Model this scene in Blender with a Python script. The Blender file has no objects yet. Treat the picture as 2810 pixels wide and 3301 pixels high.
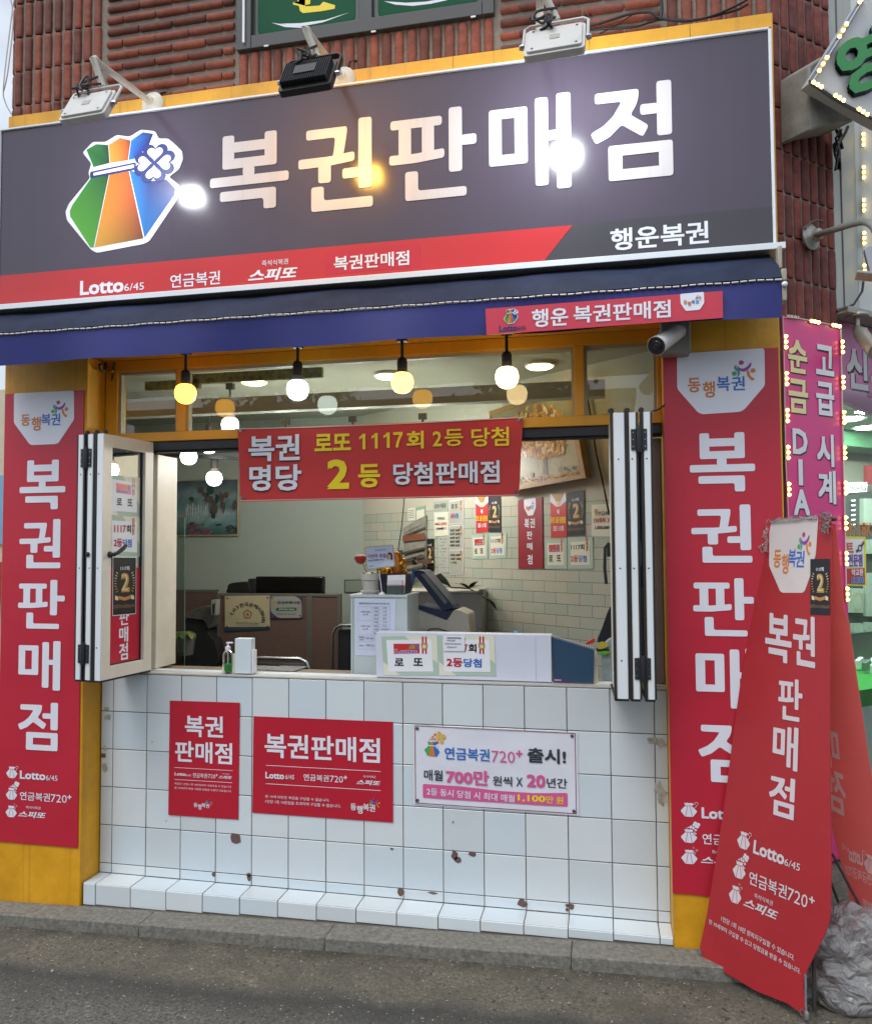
import bpy, bmesh, math, random
from mathutils import Vector, Matrix
random.seed(7)
S = bpy.context.scene
COL = S.collection
R = math.radians

# ------------------------------------------------------------------ camera, sky, sun, exposure
F_PX, IW, IH = 2553.83, 2810.0, 3301.0
def _rod(r):
    v = Vector(r); th = v.length
    return Matrix.Rotation(th, 3, v.normalized())
RC = _rod((-0.0433, 0.2098, -0.0101)) @ Matrix(((1, 0, 0), (0, 0, -1), (0, 1, 0)))   # world -> right, down, forward
CC = Vector((2.5883, -3.8337, 1.8175))
cam = bpy.data.cameras.new('camera')
cam.sensor_fit = 'HORIZONTAL'; cam.sensor_width = 36.0
cam.lens = 36.0 * F_PX / IW
cam.clip_start = 0.05; cam.clip_end = 500
co = bpy.data.objects.new('camera', cam); COL.objects.link(co)
r0, r1, r2 = RC[0], RC[1], RC[2]
co.matrix_world = Matrix(((r0.x, -r1.x, -r2.x, CC.x), (r0.y, -r1.y, -r2.y, CC.y), (r0.z, -r1.z, -r2.z, CC.z), (0, 0, 0, 1)))
S.camera = co

SUN_EL, SUN_AZ = 58.0, 205.0          # azimuth clockwise from +Y
W = bpy.data.worlds.new('World'); S.world = W; W.use_nodes = True
nt = W.node_tree
sky = nt.nodes.new('ShaderNodeTexSky'); sky.sky_type = 'NISHITA'; sky.sun_disc = False
sky.sun_elevation = R(SUN_EL); sky.sun_rotation = R(SUN_AZ); sky.dust_density = 4.0; sky.air_density = 1.0; sky.ozone_density = 1.5
hs = nt.nodes.new('ShaderNodeHueSaturation'); hs.inputs['Saturation'].default_value = .5; hs.inputs['Value'].default_value = 1.15
nt.links.new(sky.outputs[0], hs.inputs['Color'])
wtc = nt.nodes.new('ShaderNodeTexCoord'); wn = nt.nodes.new('ShaderNodeTexNoise'); wn.inputs['Scale'].default_value = 2.6; wn.inputs['Detail'].default_value = 7
nt.links.new(wtc.outputs['Generated'], wn.inputs['Vector'])
wm = nt.nodes.new('ShaderNodeMapRange'); wm.inputs[1].default_value = .42; wm.inputs[2].default_value = .6; wm.inputs[3].default_value = .25; wm.inputs[4].default_value = .95
nt.links.new(wn.outputs[0], wm.inputs[0])
wx = nt.nodes.new('ShaderNodeMix'); wx.data_type = 'RGBA'; wx.inputs[7].default_value = (6.6, 7.3, 8.2, 1)   # cloud cover
nt.links.new(wm.outputs[0], wx.inputs[0]); nt.links.new(hs.outputs[0], wx.inputs[6])
nt.links.new(wx.outputs[2], nt.nodes['Background'].inputs[0])
nt.nodes['Background'].inputs[1].default_value = 0.13
sl = bpy.data.lights.new('sun', 'SUN'); sl.energy = 1.0; sl.angle = R(25); sl.color = (1, 0.98, 0.95)
so = bpy.data.objects.new('sun', sl); COL.objects.link(so)
sd = Vector((math.sin(R(SUN_AZ)) * math.cos(R(SUN_EL)), math.cos(R(SUN_AZ)) * math.cos(R(SUN_EL)), math.sin(R(SUN_EL))))
so.rotation_euler = (-sd).to_track_quat('-Z', 'Y').to_euler(); so.location = (0, -6, 9)
S.view_settings.view_transform = 'Standard'; S.view_settings.look = 'None'
S.view_settings.exposure = 0.33; S.view_settings.gamma = 1.0
S.render.engine = 'CYCLES'
S.cycles.max_bounces = 8; S.cycles.transparent_max_bounces = 12; S.cycles.glossy_bounces = 4
S.cycles.sample_clamp_indirect = 4.0; S.cycles.caustics_reflective = False; S.cycles.caustics_refractive = False
S.cycles.use_denoising = True

# ------------------------------------------------------------------ helpers: photo geometry -> real planes
CR = {'A1':(0,0,1.764),'A2':(900,0,1.764),'A3':(1810,0,1.764),'A4':(0,600,1.764),'A5':(900,600,1.764),'A6':(1810,600,1.764),
'B1':(0,1200,1.764),'B2':(700,1300,2.94),'B3':(900,1200,1.764),'B4':(1100,1700,2.94),'B5':(1400,1500,2.352),'B6':(1810,1200,1.764),'B7':(450,1700,2.352),'B8':(1900,1750,3.7675),
'C1':(0,2200,1.764),'C2':(500,2200,2.205),'C3':(1250,2250,2.352),'C4':(900,2500,1.764),'C5':(2050,2300,2.0697),'C6':(2200,1600,2.59),'C7':(2450,900,2.589),'C8':(0,1850,1.884),
'D1':(1500,1800,3.675),'D2':(1160,1600,4.41),'D3':(2440,0,4.768),'D4':(2440,400,4.143),'D5':(2680,1000,2.96),'D6':(2600,1600,2.59),'D7':(0,1000,2.072),'D8':(320,1050,4.642),
'E1':(2100,1000,5.18),'E2':(220,1300,5.18),'E3':(220,1700,3.837),'E4':(1880,1050,5.5125),'E5':(1600,1150,2.94),'E6':(2300,2600,2.955),'E7':(560,1300,4.606),'E8':(540,1850,3.835),'P':(0,0,1)}
def K(c, x, y):
    a, b, s = CR[c]; return (a + x / s, b + y / s)
def ray(p):
    return RC.transposed() @ Vector(((p[0] - IW / 2) / F_PX, (p[1] - IH / 2) / F_PX, 1.0))
def onP(p, o, n):
    d = ray(p); return CC + d * ((Vector(o) - CC).dot(n) / d.dot(n))
def onY(p, y): return onP(p, (0, y, 0), Vector((0, 1, 0)))
def onZ(p, z): return onP(p, (0, 0, z), Vector((0, 0, 1)))

class Pl:                       # a flat surface: u to the reader's right, v up, n towards the reader
    def __init__(s, o, u, v=(0, 0, 1)):
        s.o = Vector(o); s.u = Vector(u).normalized(); s.v = Vector(v).normalized()
        s.n = s.u.cross(s.v).normalized(); s.v = s.n.cross(s.u)
    def uv(s, p):
        q = onP(p, s.o, s.n) - s.o; return (q.dot(s.u), q.dot(s.v))
    def P(s, u, v, d=0.0): return s.o + s.u * u + s.v * v + s.n * d
    def q(s, c, *pts): return [s.uv(K(c, *p)) for p in pts]
def facade(y): return Pl((0, y, 0), (1, 0, 0))

def lin(h):
    h = h.lstrip('#'); c = [int(h[i:i + 2], 16) / 255 for i in (0, 2, 4)]
    return tuple(x / 12.92 if x <= .04045 else ((x + .055) / 1.055) ** 2.4 for x in c) + (1,)

MATS = {}
def mat(name, col='808080', rough=.5, spec=.5, metal=0, var=.06, vs=4.0, bump=0, bs=60, coat=0, emit=None, es=0, vcol=False, streak=0, trans=0, rvar=0):
    if name in MATS: return MATS[name]
    m = bpy.data.materials.new(name); MATS[name] = m; m.use_nodes = True
    t = m.node_tree; N = t.nodes; Lk = t.links; b = N['Principled BSDF']
    c = lin(col); m.diffuse_color = c
    b.inputs['Roughness'].default_value = rough; b.inputs['Specular IOR Level'].default_value = spec
    b.inputs['Metallic'].default_value = metal; b.inputs['Coat Weight'].default_value = coat; b.inputs['Coat Roughness'].default_value = .08
    tc = N.new('ShaderNodeTexCoord')
    if vcol:
        base = N.new('ShaderNodeVertexColor'); base.layer_name = 'Col'; out = base.outputs[0]
    else:
        base = N.new('ShaderNodeRGB'); base.outputs[0].default_value = c; out = base.outputs[0]
    if var:
        n = N.new('ShaderNodeTexNoise'); n.inputs['Scale'].default_value = vs; n.inputs['Detail'].default_value = 6; n.inputs['Roughness'].default_value = .65
        mp = N.new('ShaderNodeMapRange'); mp.inputs[1].default_value = .25; mp.inputs[2].default_value = .75
        mp.inputs[3].default_value = 1 - var * 1.6; mp.inputs[4].default_value = 1 + var
        Lk.new(tc.outputs['Object'], n.inputs['Vector']); Lk.new(n.outputs[0], mp.inputs[0])
        mx = N.new('ShaderNodeMix'); mx.data_type = 'RGBA'; mx.blend_type = 'MULTIPLY'; mx.inputs[0].default_value = 1
        Lk.new(out, mx.inputs[6]); Lk.new(mp.outputs[0], mx.inputs[7]); out = mx.outputs[2]
        if rvar:
            rp = N.new('ShaderNodeMapRange'); rp.inputs[1].default_value = .3; rp.inputs[2].default_value = .7
            rp.inputs[3].default_value = max(.02, rough - rvar); rp.inputs[4].default_value = rough + rvar
            Lk.new(n.outputs[0], rp.inputs[0]); Lk.new(rp.outputs[0], b.inputs['Roughness'])
    if streak:
        mpg = N.new('ShaderNodeMapping'); mpg.inputs['Scale'].default_value = (26, 26, .7)
        n2 = N.new('ShaderNodeTexNoise'); n2.inputs['Scale'].default_value = 1.0; n2.inputs['Detail'].default_value = 5
        cr = N.new('ShaderNodeMapRange'); cr.inputs[1].default_value = .55; cr.inputs[2].default_value = .75; cr.inputs[3].default_value = 1; cr.inputs[4].default_value = 1 - streak
        Lk.new(tc.outputs['Object'], mpg.inputs[0]); Lk.new(mpg.outputs[0], n2.inputs['Vector']); Lk.new(n2.outputs[0], cr.inputs[0])
        mx2 = N.new('ShaderNodeMix'); mx2.data_type = 'RGBA'; mx2.blend_type = 'MULTIPLY'; mx2.inputs[0].default_value = 1
        Lk.new(out, mx2.inputs[6]); Lk.new(cr.outputs[0], mx2.inputs[7]); out = mx2.outputs[2]
    Lk.new(out, b.inputs['Base Color'])
    if bump:
        n3 = N.new('ShaderNodeTexNoise'); n3.inputs['Scale'].default_value = bs; n3.inputs['Detail'].default_value = 8
        bp = N.new('ShaderNodeBump'); bp.inputs['Strength'].default_value = bump; bp.inputs['Distance'].default_value = .01
        Lk.new(tc.outputs['Object'], n3.inputs['Vector']); Lk.new(n3.outputs[0], bp.inputs['Height']); Lk.new(bp.outputs[0], b.inputs['Normal'])
    if emit:
        b.inputs['Emission Color'].default_value = lin(emit); b.inputs['Emission Strength'].default_value = es
    if trans:
        b.inputs['Transmission Weight'].default_value = trans; b.inputs['IOR'].default_value = 1.3
    return m
def glass(name, tint='eef4f2', rough=.0, refl=1.0, dirt=.0):
    if name in MATS: return MATS[name]
    m = bpy.data.materials.new(name); MATS[name] = m; m.use_nodes = True
    t = m.node_tree; N = t.nodes; N.remove(N['Principled BSDF'])
    tr = N.new('ShaderNodeBsdfTransparent'); tr.inputs[0].default_value = lin(tint)
    gl = N.new('ShaderNodeBsdfGlossy'); gl.inputs['Roughness'].default_value = rough
    fr = N.new('ShaderNodeFresnel'); fr.inputs[0].default_value = 1.5
    mu = N.new('ShaderNodeMath'); mu.operation = 'MULTIPLY'; mu.inputs[1].default_value = refl
    mx = N.new('ShaderNodeMixShader')
    t.links.new(fr.outputs[0], mu.inputs[0]); t.links.new(mu.outputs[0], mx.inputs[0]); t.links.new(tr.outputs[0], mx.inputs[1]); t.links.new(gl.outputs[0], mx.inputs[2])
    last = mx
    if dirt:
        df = N.new('ShaderNodeBsdfDiffuse'); df.inputs[0].default_value = lin('a9a596')
        nz = N.new('ShaderNodeTexNoise'); nz.inputs['Scale'].default_value = 9; nz.inputs['Detail'].default_value = 8
        tc = N.new('ShaderNodeTexCoord'); t.links.new(tc.outputs['Object'], nz.inputs['Vector'])
        mp = N.new('ShaderNodeMapRange'); mp.inputs[1].default_value = .35; mp.inputs[2].default_value = .8; mp.inputs[3].default_value = dirt * .5; mp.inputs[4].default_value = dirt * 1.8
        m2 = N.new('ShaderNodeMixShader'); t.links.new(nz.outputs[0], mp.inputs[0]); t.links.new(mp.outputs[0], m2.inputs[0])
        t.links.new(mx.outputs[0], m2.inputs[1]); t.links.new(df.outputs[0], m2.inputs[2]); last = m2
    t.links.new(last.outputs[0], N['Material Output'].inputs[0])
    return m

def tag(o, label, cat, group=None, kind=None):
    if label: o['label'] = label
    if cat: o['category'] = cat
    if group: o['group'] = group
    if kind: o['kind'] = kind
    return o
def thing(name, label, cat, loc, group=None):
    o = bpy.data.objects.new(name, None); o.empty_display_size = .1; COL.objects.link(o); o.location = loc
    return tag(o, label, cat, group)
def copy_tree(o, loc):
    c = o.copy(); COL.objects.link(c); c.location = loc
    for ch in list(o.children):
        d = ch.copy(); COL.objects.link(d); d.parent = c
        for g in list(ch.children):
            e = g.copy(); COL.objects.link(e); e.parent = d
    return c

_TC = {}
def textmesh(s):
    if s in _TC: return _TC[s]
    c = bpy.data.curves.new('t', 'FONT'); c.body = s; c.resolution_u = 2
    o = bpy.data.objects.new('t', c); COL.objects.link(o)
    me = bpy.data.meshes.new_from_object(o.evaluated_get(bpy.context.evaluated_depsgraph_get()))
    vs = [(v.co.x, v.co.y) for v in me.vertices]; fs = [tuple(p.vertices) for p in me.polygons]
    bpy.data.objects.remove(o); bpy.data.curves.remove(c); bpy.data.meshes.remove(me)
    _TC[s] = (vs, fs); return _TC[s]

# letter strokes of the big rounded sign lettering (0-100, y down)
def _r(x0, y0, x1, y1): return [(x0, y0), (x1, y0), (x1, y1), (x0, y1)]
GL = {
'복': [_r(15.8,0,30.9,44), _r(69.6,0,84.9,44), _r(15.8,9.5,84.9,23), _r(15.8,31,84.9,44), _r(42,43,57,55), _r(0,53.8,100,66.4), [(13,73),(84.2,73),(84.2,100),(68.5,100),(68.5,86),(13,86)]],
'권': [[(10.6,7.3),(65.7,7.3),(65.7,14),(62,34),(61,38),(46.5,40),(48,34),(50,18.5),(10.6,18.5)], [(0,39.5),(40,39.3),(75.7,36.5),(75.7,46.8),(40,50),(0,50.5)], _r(27.2,46,44.2,68.5), _r(80.9,0,98.6,78.4), _r(59.6,54.6,83,66), [(17.7,72.4),(34.8,72.4),(34.8,88.2),(100,88.2),(100,100),(17.7,100)]],
'판': [_r(1.4,7.7,61,18.2), _r(11,16,25.5,50), _r(38,16,52,50), [(0,47),(30,47.5),(63.7,44.5),(63.7,55),(30,58),(0,58)], _r(68.7,0,83.8,72.2), _r(82,32,100,43.7), [(18.6,67.3),(33.5,67.3),(33.5,89.5),(88.6,89.5),(88.6,100),(18.6,100)]],
'매': [_r(0,9.6,15.9,69.8), _r(31.8,9.6,47.7,69.8), _r(0,9.6,47.7,20.3), _r(0,58.5,47.7,69.8), _r(56.8,2.4,72.7,95), _r(71,38,84,48.5), _r(82.6,0,100,100)],
'점': [[(5.9,5.6),(60,5.4),(59.6,14),(57,22),(49.5,32),(71.6,45.2),(64.2,56.5),(38.5,41.5),(24,53),(6.3,59.5),(0,47.8),(16,41),(28,32),(39,17.1),(5.9,16.7)], _r(81.5,0,99.4,57), _r(61.5,22.5,83,33.6), _r(21.7,62.8,39,100), _r(83,62.8,100,100), _r(21.7,62.8,100,74.2), _r(21.7,88.5,100,100)],
}
GL['1'] = [[(52, 0), (88, 0), (88, 100), (52, 100), (52, 24), (12, 36), (12, 18), (38, 12)]]
GL['7'] = [[(0, 0), (100, 0), (100, 15), (78, 42), (60, 75), (54, 100), (24, 100), (34, 68), (52, 38), (68, 18), (0, 18)]]
def rounded(pts, r, n=3):
    out = []; N = len(pts)
    for i in range(N):
        a, b, c = Vector(pts[i - 1]), Vector(pts[i]), Vector(pts[(i + 1) % N])
        d1, d2 = (a - b), (c - b); k = min(r, d1.length * .45, d2.length * .45)
        if k <= 1e-9: out.append(tuple(b)); continue
        p, q = b + d1.normalized() * k, b + d2.normalized() * k
        for j in range(n + 1):
            t = j / n; out.append(tuple(p * (1 - t) ** 2 + b * 2 * t * (1 - t) + q * t * t))
    return out

class MB:
    def __init__(s): s.v = []; s.f = []; s.m = []; s.mats = []; s.c = {}
    def mi(s, m):
        if m not in s.mats: s.mats.append(m)
        return s.mats.index(m)
    def add(s, vs, fs, m, cols=None):
        b = len(s.v); i = s.mi(m); s.v += [Vector(x) for x in vs]
        if cols:
            for k, c in enumerate(cols): s.c[b + k] = c
        for f in fs: s.f.append(tuple(b + k for k in f)); s.m.append(i)
    def obox(s, o, a, b, c, m):
        o, a, b, c = map(Vector, (o, a, b, c))
        if a.cross(b).dot(c) < 0: o = o + c; c = -c
        vs = [o, o + a, o + a + b, o + b, o + c, o + a + c, o + a + b + c, o + b + c]
        s.add(vs, [(3, 2, 1, 0), (4, 5, 6, 7), (0, 1, 5, 4), (1, 2, 6, 5), (2, 3, 7, 6), (3, 0, 4, 7)], m)
    def box(s, x0, x1, y0, y1, z0, z1, m): s.obox((x0, y0, z0), (x1 - x0, 0, 0), (0, y1 - y0, 0), (0, 0, z1 - z0), m)
    def pbox(s, P, u0, u1, v0, v1, d0, d1, m): s.obox(P.P(u0, v0, d0), P.u * (u1 - u0), P.v * (v1 - v0), P.n * (d1 - d0), m)
    def tube(s, path, r, m, n=8, caps=True):
        path = [Vector(p) for p in path]; rs = r if isinstance(r, (list, tuple)) else [r] * len(path)
        t0 = (path[1] - path[0]).normalized(); up = Vector((0, 0, 1)) if abs(t0.z) < .9 else Vector((1, 0, 0))
        nx = t0.cross(up).normalized(); vs = []
        for i, p in enumerate(path):
            t = (path[min(i + 1, len(path) - 1)] - path[max(i - 1, 0)]).normalized()
            nx = (nx - t * nx.dot(t)).normalized(); ny = t.cross(nx)
            for k in range(n):
                a = 2 * math.pi * k / n; vs.append(p + (nx * math.cos(a) + ny * math.sin(a)) * rs[i])
        fs = [(i * n + k, i * n + (k + 1) % n, (i + 1) * n + (k + 1) % n, (i + 1) * n + k) for i in range(len(path) - 1) for k in range(n)]
        if caps: fs += [tuple(range(n))[::-1], tuple((len(path) - 1) * n + k for k in range(n))]
        s.add(vs, fs, m)
    def lathe(s, o, axis, prof, m, n=20):
        o = Vector(o); ax = Vector(axis).normalized(); up = Vector((0, 0, 1)) if abs(ax.z) < .9 else Vector((1, 0, 0))
        a = ax.cross(up).normalized(); b = ax.cross(a); vs = []
        for r_, h in prof:
            for k in range(n):
                t = 2 * math.pi * k / n; vs.append(o + ax * h + (a * math.cos(t) + b * math.sin(t)) * max(r_, 1e-5))
        fs = [(i * n + k, (i + 1) * n + k, (i + 1) * n + (k + 1) % n, i * n + (k + 1) % n) for i in range(len(prof) - 1) for k in range(n)]
        fs += [tuple(range(n)), tuple((len(prof) - 1) * n + k for k in range(n))[::-1]]
        s.add(vs, fs, m)
    def poly(s, P, pts, d, m, back=None, cols=None, r=0):
        if r: pts = rounded(pts, r)
        ar = sum(pts[i - 1][0] * pts[i][1] - pts[i][0] * pts[i - 1][1] for i in range(len(pts)))
        if ar < 0:
            pts = pts[::-1]
            if cols: cols = cols[::-1]
        n = len(pts); vs = [P.P(u, v, d) for u, v in pts]; fs = [tuple(range(n))]
        if back is not None:
            vs += [P.P(u, v, back) for u, v in pts]
            fs += [tuple(range(n, 2 * n))[::-1]] + [(i, i + n, (i + 1) % n + n, (i + 1) % n) for i in range(n)]
        s.add(vs, fs, m, cols)
    def rect(s, P, u0, v0, u1, v1, d, m, back=None, r=0): s.poly(P, [(u0, v0), (u1, v0), (u1, v1), (u0, v1)], d, m, back, r=r)
    def disc(s, P, c, r, d, m, n=16, ry=None): s.poly(P, [(c[0] + r * math.cos(2 * math.pi * k / n), c[1] + (ry or r) * math.sin(2 * math.pi * k / n)) for k in range(n)], d, m)
    def ring(s, P, c, r0, r1_, d, m, n=18, a0=0, a1=2 * math.pi):
        vs = []
        for k in range(n + 1):
            t = a0 + (a1 - a0) * k / n
            for q in (r0, r1_): vs.append(P.P(c[0] + q * math.cos(t), c[1] + q * math.sin(t), d))
        s.add(vs, [(2 * k, 2 * k + 1, 2 * k + 3, 2 * k + 2) for k in range(n)], m)
    def line(s, P, a, b, w, d, m):
        a, b = Vector(a), Vector(b); t = (b - a).normalized(); q = Vector((-t.y, t.x)) * w / 2
        s.poly(P, [tuple(a - q), tuple(b - q), tuple(b + q), tuple(a + q)], d, m)
    def frame(s, P):                         # -> map (a,b) in 0..1 (b down) to u,v
        pass
    @staticmethod
    def _map(P, tl, br=None, tr=None, bl=None):
        a = Vector(P.uv(tl))
        if br is not None:
            b = Vector(P.uv(br)); return lambda x, y: (a.x + (b.x - a.x) * x, a.y + (b.y - a.y) * y)
        e1 = Vector(P.uv(tr)) - a; e2 = Vector(P.uv(bl)) - a
        return lambda x, y: tuple(a + e1 * x + e2 * y)
    def text(s, P, st, m, c, tl, br=None, tr=None, bl=None, d=.002, bold=.012, it=0.0, c2=None):
        f = MB._map(P, K(c, *tl), br and K(c2 or c, *br), tr and K(c2 or c, *tr), bl and K(c, *bl))
        vs, fs = textmesh(st)
        if it: vs = [(x + y * it, y) for x, y in vs]
        x0, x1 = min(x for x, _ in vs) - bold, max(x for x, _ in vs) + bold
        y0, y1 = min(y for _, y in vs) - bold, max(y for _, y in vs) + bold
        o = [(0, 0)] if not bold else [(-bold, -bold), (bold, -bold), (-bold, bold), (bold, bold)]
        for i, (dx, dy) in enumerate(o):
            s.add([P.P(*f((x + dx - x0) / (x1 - x0), 1 - (y + dy - y0) / (y1 - y0)), d + i * .00012) for x, y in vs], fs, m)
    def glyph(s, P, ch, m, c, tl, br=None, tr=None, bl=None, d=.002, r=3.0):
        f = MB._map(P, K(c, *tl), br and K(c, *br), tr and K(c, *tr), bl and K(c, *bl))
        for i, pts in enumerate(GL[ch]):
            s.poly(P, [f(x / 100, y / 100) for x, y in (rounded(pts, r) if r else pts)], d + i * .0002, m)
    def build(s, name, parent=None, bevel=0, smooth=True, ang=.7, seg=2):
        me = bpy.data.meshes.new(name)
        if parent is not None:
            org = Vector(parent.location)
            pp = parent.parent
            while pp is not None: org = org + Vector(pp.location); pp = pp.parent
        else:
            lo = [min(v[i] for v in s.v) for i in range(3)]; hi = [max(v[i] for v in s.v) for i in range(3)]
            org = Vector(((lo[0] + hi[0]) / 2, (lo[1] + hi[1]) / 2, lo[2]))
        me.from_pydata([tuple(v - org) for v in s.v], [], s.f)
        for m in s.mats: me.materials.append(m)
        me.polygons.foreach_set('material_index', s.m)
        if s.c:
            ca = me.color_attributes.new('Col', 'FLOAT_COLOR', 'POINT')
            for k, c in s.c.items(): ca.data[k].color = c
        if smooth:
            me.polygons.foreach_set('use_smooth', [True] * len(me.polygons)); me.set_sharp_from_angle(angle=ang)
        me.update()
        o = bpy.data.objects.new(name, me); COL.objects.link(o)
        if parent is not None: o.parent = parent
        else: o.location = org
        if bevel:
            b = o.modifiers.new('bevel', 'BEVEL'); b.width = bevel; b.segments = seg; b.limit_method = 'ANGLE'; b.angle_limit = .6
        return o

# ------------------------------------------------------------------ materials
YEL = mat('yellow_paint', 'd89c1c', .45, var=.17, vs=4, streak=.3, bump=.3, bs=14, rvar=.12)
RED = mat('red_vinyl', 'bb2439', .34, var=.07, vs=1.5, bump=.12, bs=2.5, rvar=.06)
RED2 = mat('red_print', 'c32f2c', .42, var=.04, vs=2)
REDB = mat('red_banner_cloth', 'a41f27', .45, var=.08, vs=3, bump=.05, bs=14)
WH = mat('white_print', 'dfe0ea', .45, var=.03)
PAPER = mat('white_paper', 'e2e4ea', .7, var=.03)
CREAM = mat('cream_paper', 'd8d8c6', .7, var=.04)
SAGE = mat('sage_paper', 'a9bfae', .7, var=.05)
BLK = mat('black_print', '17181a', .5, var=.03)
DK = mat('dark_plastic', '1c1c20', .4, var=.05)
GASK = mat('black_gasket', '191a20', .55, var=.04)
ORG = mat('orange_print', 'cf7a32', .45, var=.02); BLU = mat('blue_print', '2f6cbc', .45, var=.02)
PUR = mat('purple_print', '8b3f96', .45, var=.02); GRN = mat('green_print', '4aa35a', .45, var=.02); TEAL = mat('teal_print', '3a8f97', .45, var=.02)
PINK = mat('pink_print', 'd05a94', .45, var=.03); YLP = mat('yellow_print', 'ecd21c', .45, var=.02)
GOLD = mat('gold_print', 'b08d45', .45, var=.1, vs=30); GOLDL = mat('pale_gold_print', 'd9c9a0', .5, var=.05)
WMET = mat('white_aluminium', 'd9dfe4', .35, var=.03, vs=3)
WOLD = mat('aged_white_frame', 'd9d3c4', .45, var=.07, vs=5)
GREYM = mat('grey_metal', '9a9ca0', .35, metal=.6, var=.05)
STEEL = mat('steel', 'b9bcc0', .25, metal=1, var=.05)
MORT = mat('grey_mortar', '857d73', .95, var=.15, vs=14, bump=.6, bs=60)
BR = [mat('brick_tile_%s' % n, c, .75, var=.25, vs=22, bump=.55, bs=26) for n, c in (('red', '7f4333'), ('dark', '683629'), ('orange', '8a4835'))]
BRD = [mat('brick_side_%s' % n, c, .8, var=.3, vs=18, bump=.55, bs=26) for n, c in (('red', '7d4038'), ('dark', '693733'))]
CABLE = mat('black_cable', '1a1a1c', .5, var=0)
WCAB = mat('white_cable', 'cfcac4', .5, var=0)
GL1 = glass('window_glass', 'dfe9e4', refl=2.3, dirt=.05)
GL2 = glass('clear_glass', 'd5e0dc')

# ------------------------------------------------------------------ ground
def gz(x): return .027 * x - .015
def strip(mb, x0, x1, y0, y1, dz, m, nx=1, ny=1):
    xs = [x0 + (x1 - x0) * i / nx for i in range(nx + 1)]; ys = [y0 + (y1 - y0) * i / ny for i in range(ny + 1)]
    mb.add([(x, y, gz(x) + dz) for y in ys for x in xs], [(j * (nx + 1) + i, j * (nx + 1) + i + 1, (j + 1) * (nx + 1) + i + 1, (j + 1) * (nx + 1) + i) for j in range(ny) for i in range(nx)], m)
def road_mat():
    m = mat('road_surface', '6b6a64', .85, var=0)
    t = m.node_tree; N = t.nodes; L = t.links; b = N['Principled BSDF']
    tc = N.new('ShaderNodeTexCoord'); sx = N.new('ShaderNodeSeparateXYZ'); L.new(tc.outputs['Object'], sx.inputs[0])
    def noise(sc, det=6, ro=.6):
        n = N.new('ShaderNodeTexNoise'); n.inputs['Scale'].default_value = sc; n.inputs['Detail'].default_value = det; n.inputs['Roughness'].default_value = ro
        L.new(tc.outputs['Object'], n.inputs['Vector']); return n.outputs[0]
    def mapr(i, a, b_, c, d):
        n = N.new('ShaderNodeMapRange'); L.new(i, n.inputs[0])
        for k, v in enumerate((a, b_, c, d)): n.inputs[k + 1].default_value = v
        return n.outputs[0]
    def mix(f, a, c, bt='MIX'):
        n = N.new('ShaderNodeMix'); n.data_type = 'RGBA'; n.blend_type = bt
        if hasattr(f, 'default_value'): L.new(f, n.inputs[0])
        else: n.inputs[0].default_value = f
        for k, v in ((6, a), (7, c)):
            if isinstance(v, tuple): n.inputs[k].default_value = v
            else: L.new(v, n.inputs[k])
        return n.outputs[2]
    def math_(op, a, c):
        n = N.new('ShaderNodeMath'); n.operation = op
        for k, v in enumerate((a, c)):
            if hasattr(v, 'default_value'): L.new(v, n.inputs[k])
            else: n.inputs[k].default_value = v
        return n.outputs[0]
    y = math_('ADD', sx.outputs[1], math_('MULTIPLY', math_('SUBTRACT', noise(2.2, 5), .5), .28))
    gut = mapr(y, ROAD_Y - .70, ROAD_Y - .60, 0, 1)                       # worn concrete gutter strip along the kerb
    asp = mix(mapr(noise(75, 5, .8), .36, .64, 0, 1), lin('30312f'), lin('83827b'))
    asp = mix(mapr(noise(5, 7), .35, .65, 0, .55), asp, lin('4a4943'))
    con = mix(mapr(noise(60, 6, .8), .36, .64, 0, 1), lin('44423a'), lin('8b8574'))
    con = mix(mapr(noise(4, 8, .7), .38, .62, 0, .8), con, lin('57544a'))
    c = mix(gut, asp, con)
    edge = math_('MULTIPLY', mapr(y, ROAD_Y - .86, ROAD_Y - .70, 0, 1), mapr(y, ROAD_Y - .70, ROAD_Y - .60, 1, 0))
    c = mix(math_('MULTIPLY', edge, .75), c, lin('3a3a37'))
    near = mapr(y, ROAD_Y - .40, ROAD_Y - .28, 0, .85)
    c = mix(math_('MULTIPLY', near, mapr(noise(9, 5), .35, .6, .3, 1)), c, lin('3d3b34'))
    st = mapr(noise(38, 2, .4), .66, .72, 0, .8); c = mix(st, c, lin('34332f'))
    pb = mapr(noise(80, 1, .3), .72, .76, 0, .9); c = mix(pb, c, lin('aaa89d'))
    L.new(c, b.inputs['Base Color'])
    bp = N.new('ShaderNodeBump'); bp.inputs['Strength'].default_value = .8; bp.inputs['Distance'].default_value = .016
    L.new(math_('ADD', noise(95, 5, .75), math_('MULTIPLY', noise(14, 5), 1.2)), bp.inputs['Height']); L.new(bp.outputs[0], b.inputs['Normal'])
    return m
ROAD_Y = 0.0
mb = MB(); strip(mb, -60, 60, -60, 60, -.056, road_mat(), 1, 1)
o = mb.build('road', smooth=False); tag(o, None, None, kind='structure')
for v in o.data.vertices: v.co += o.location
o.location = (0, 0, 0)
GRAN = mat('kerb_granite', '79776f', .88, var=.35, vs=45, bump=.5, bs=120)
CONC = mat('dark_concrete', '6a6961', .9, var=.25, vs=12, bump=.5, bs=60)
mb = MB()
xs = [-9, -7.4, -6.0, -4.6, -3.2, -1.75, .352, 1.30, 2.42, 3.50, 4.6, 6, 8]
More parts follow.
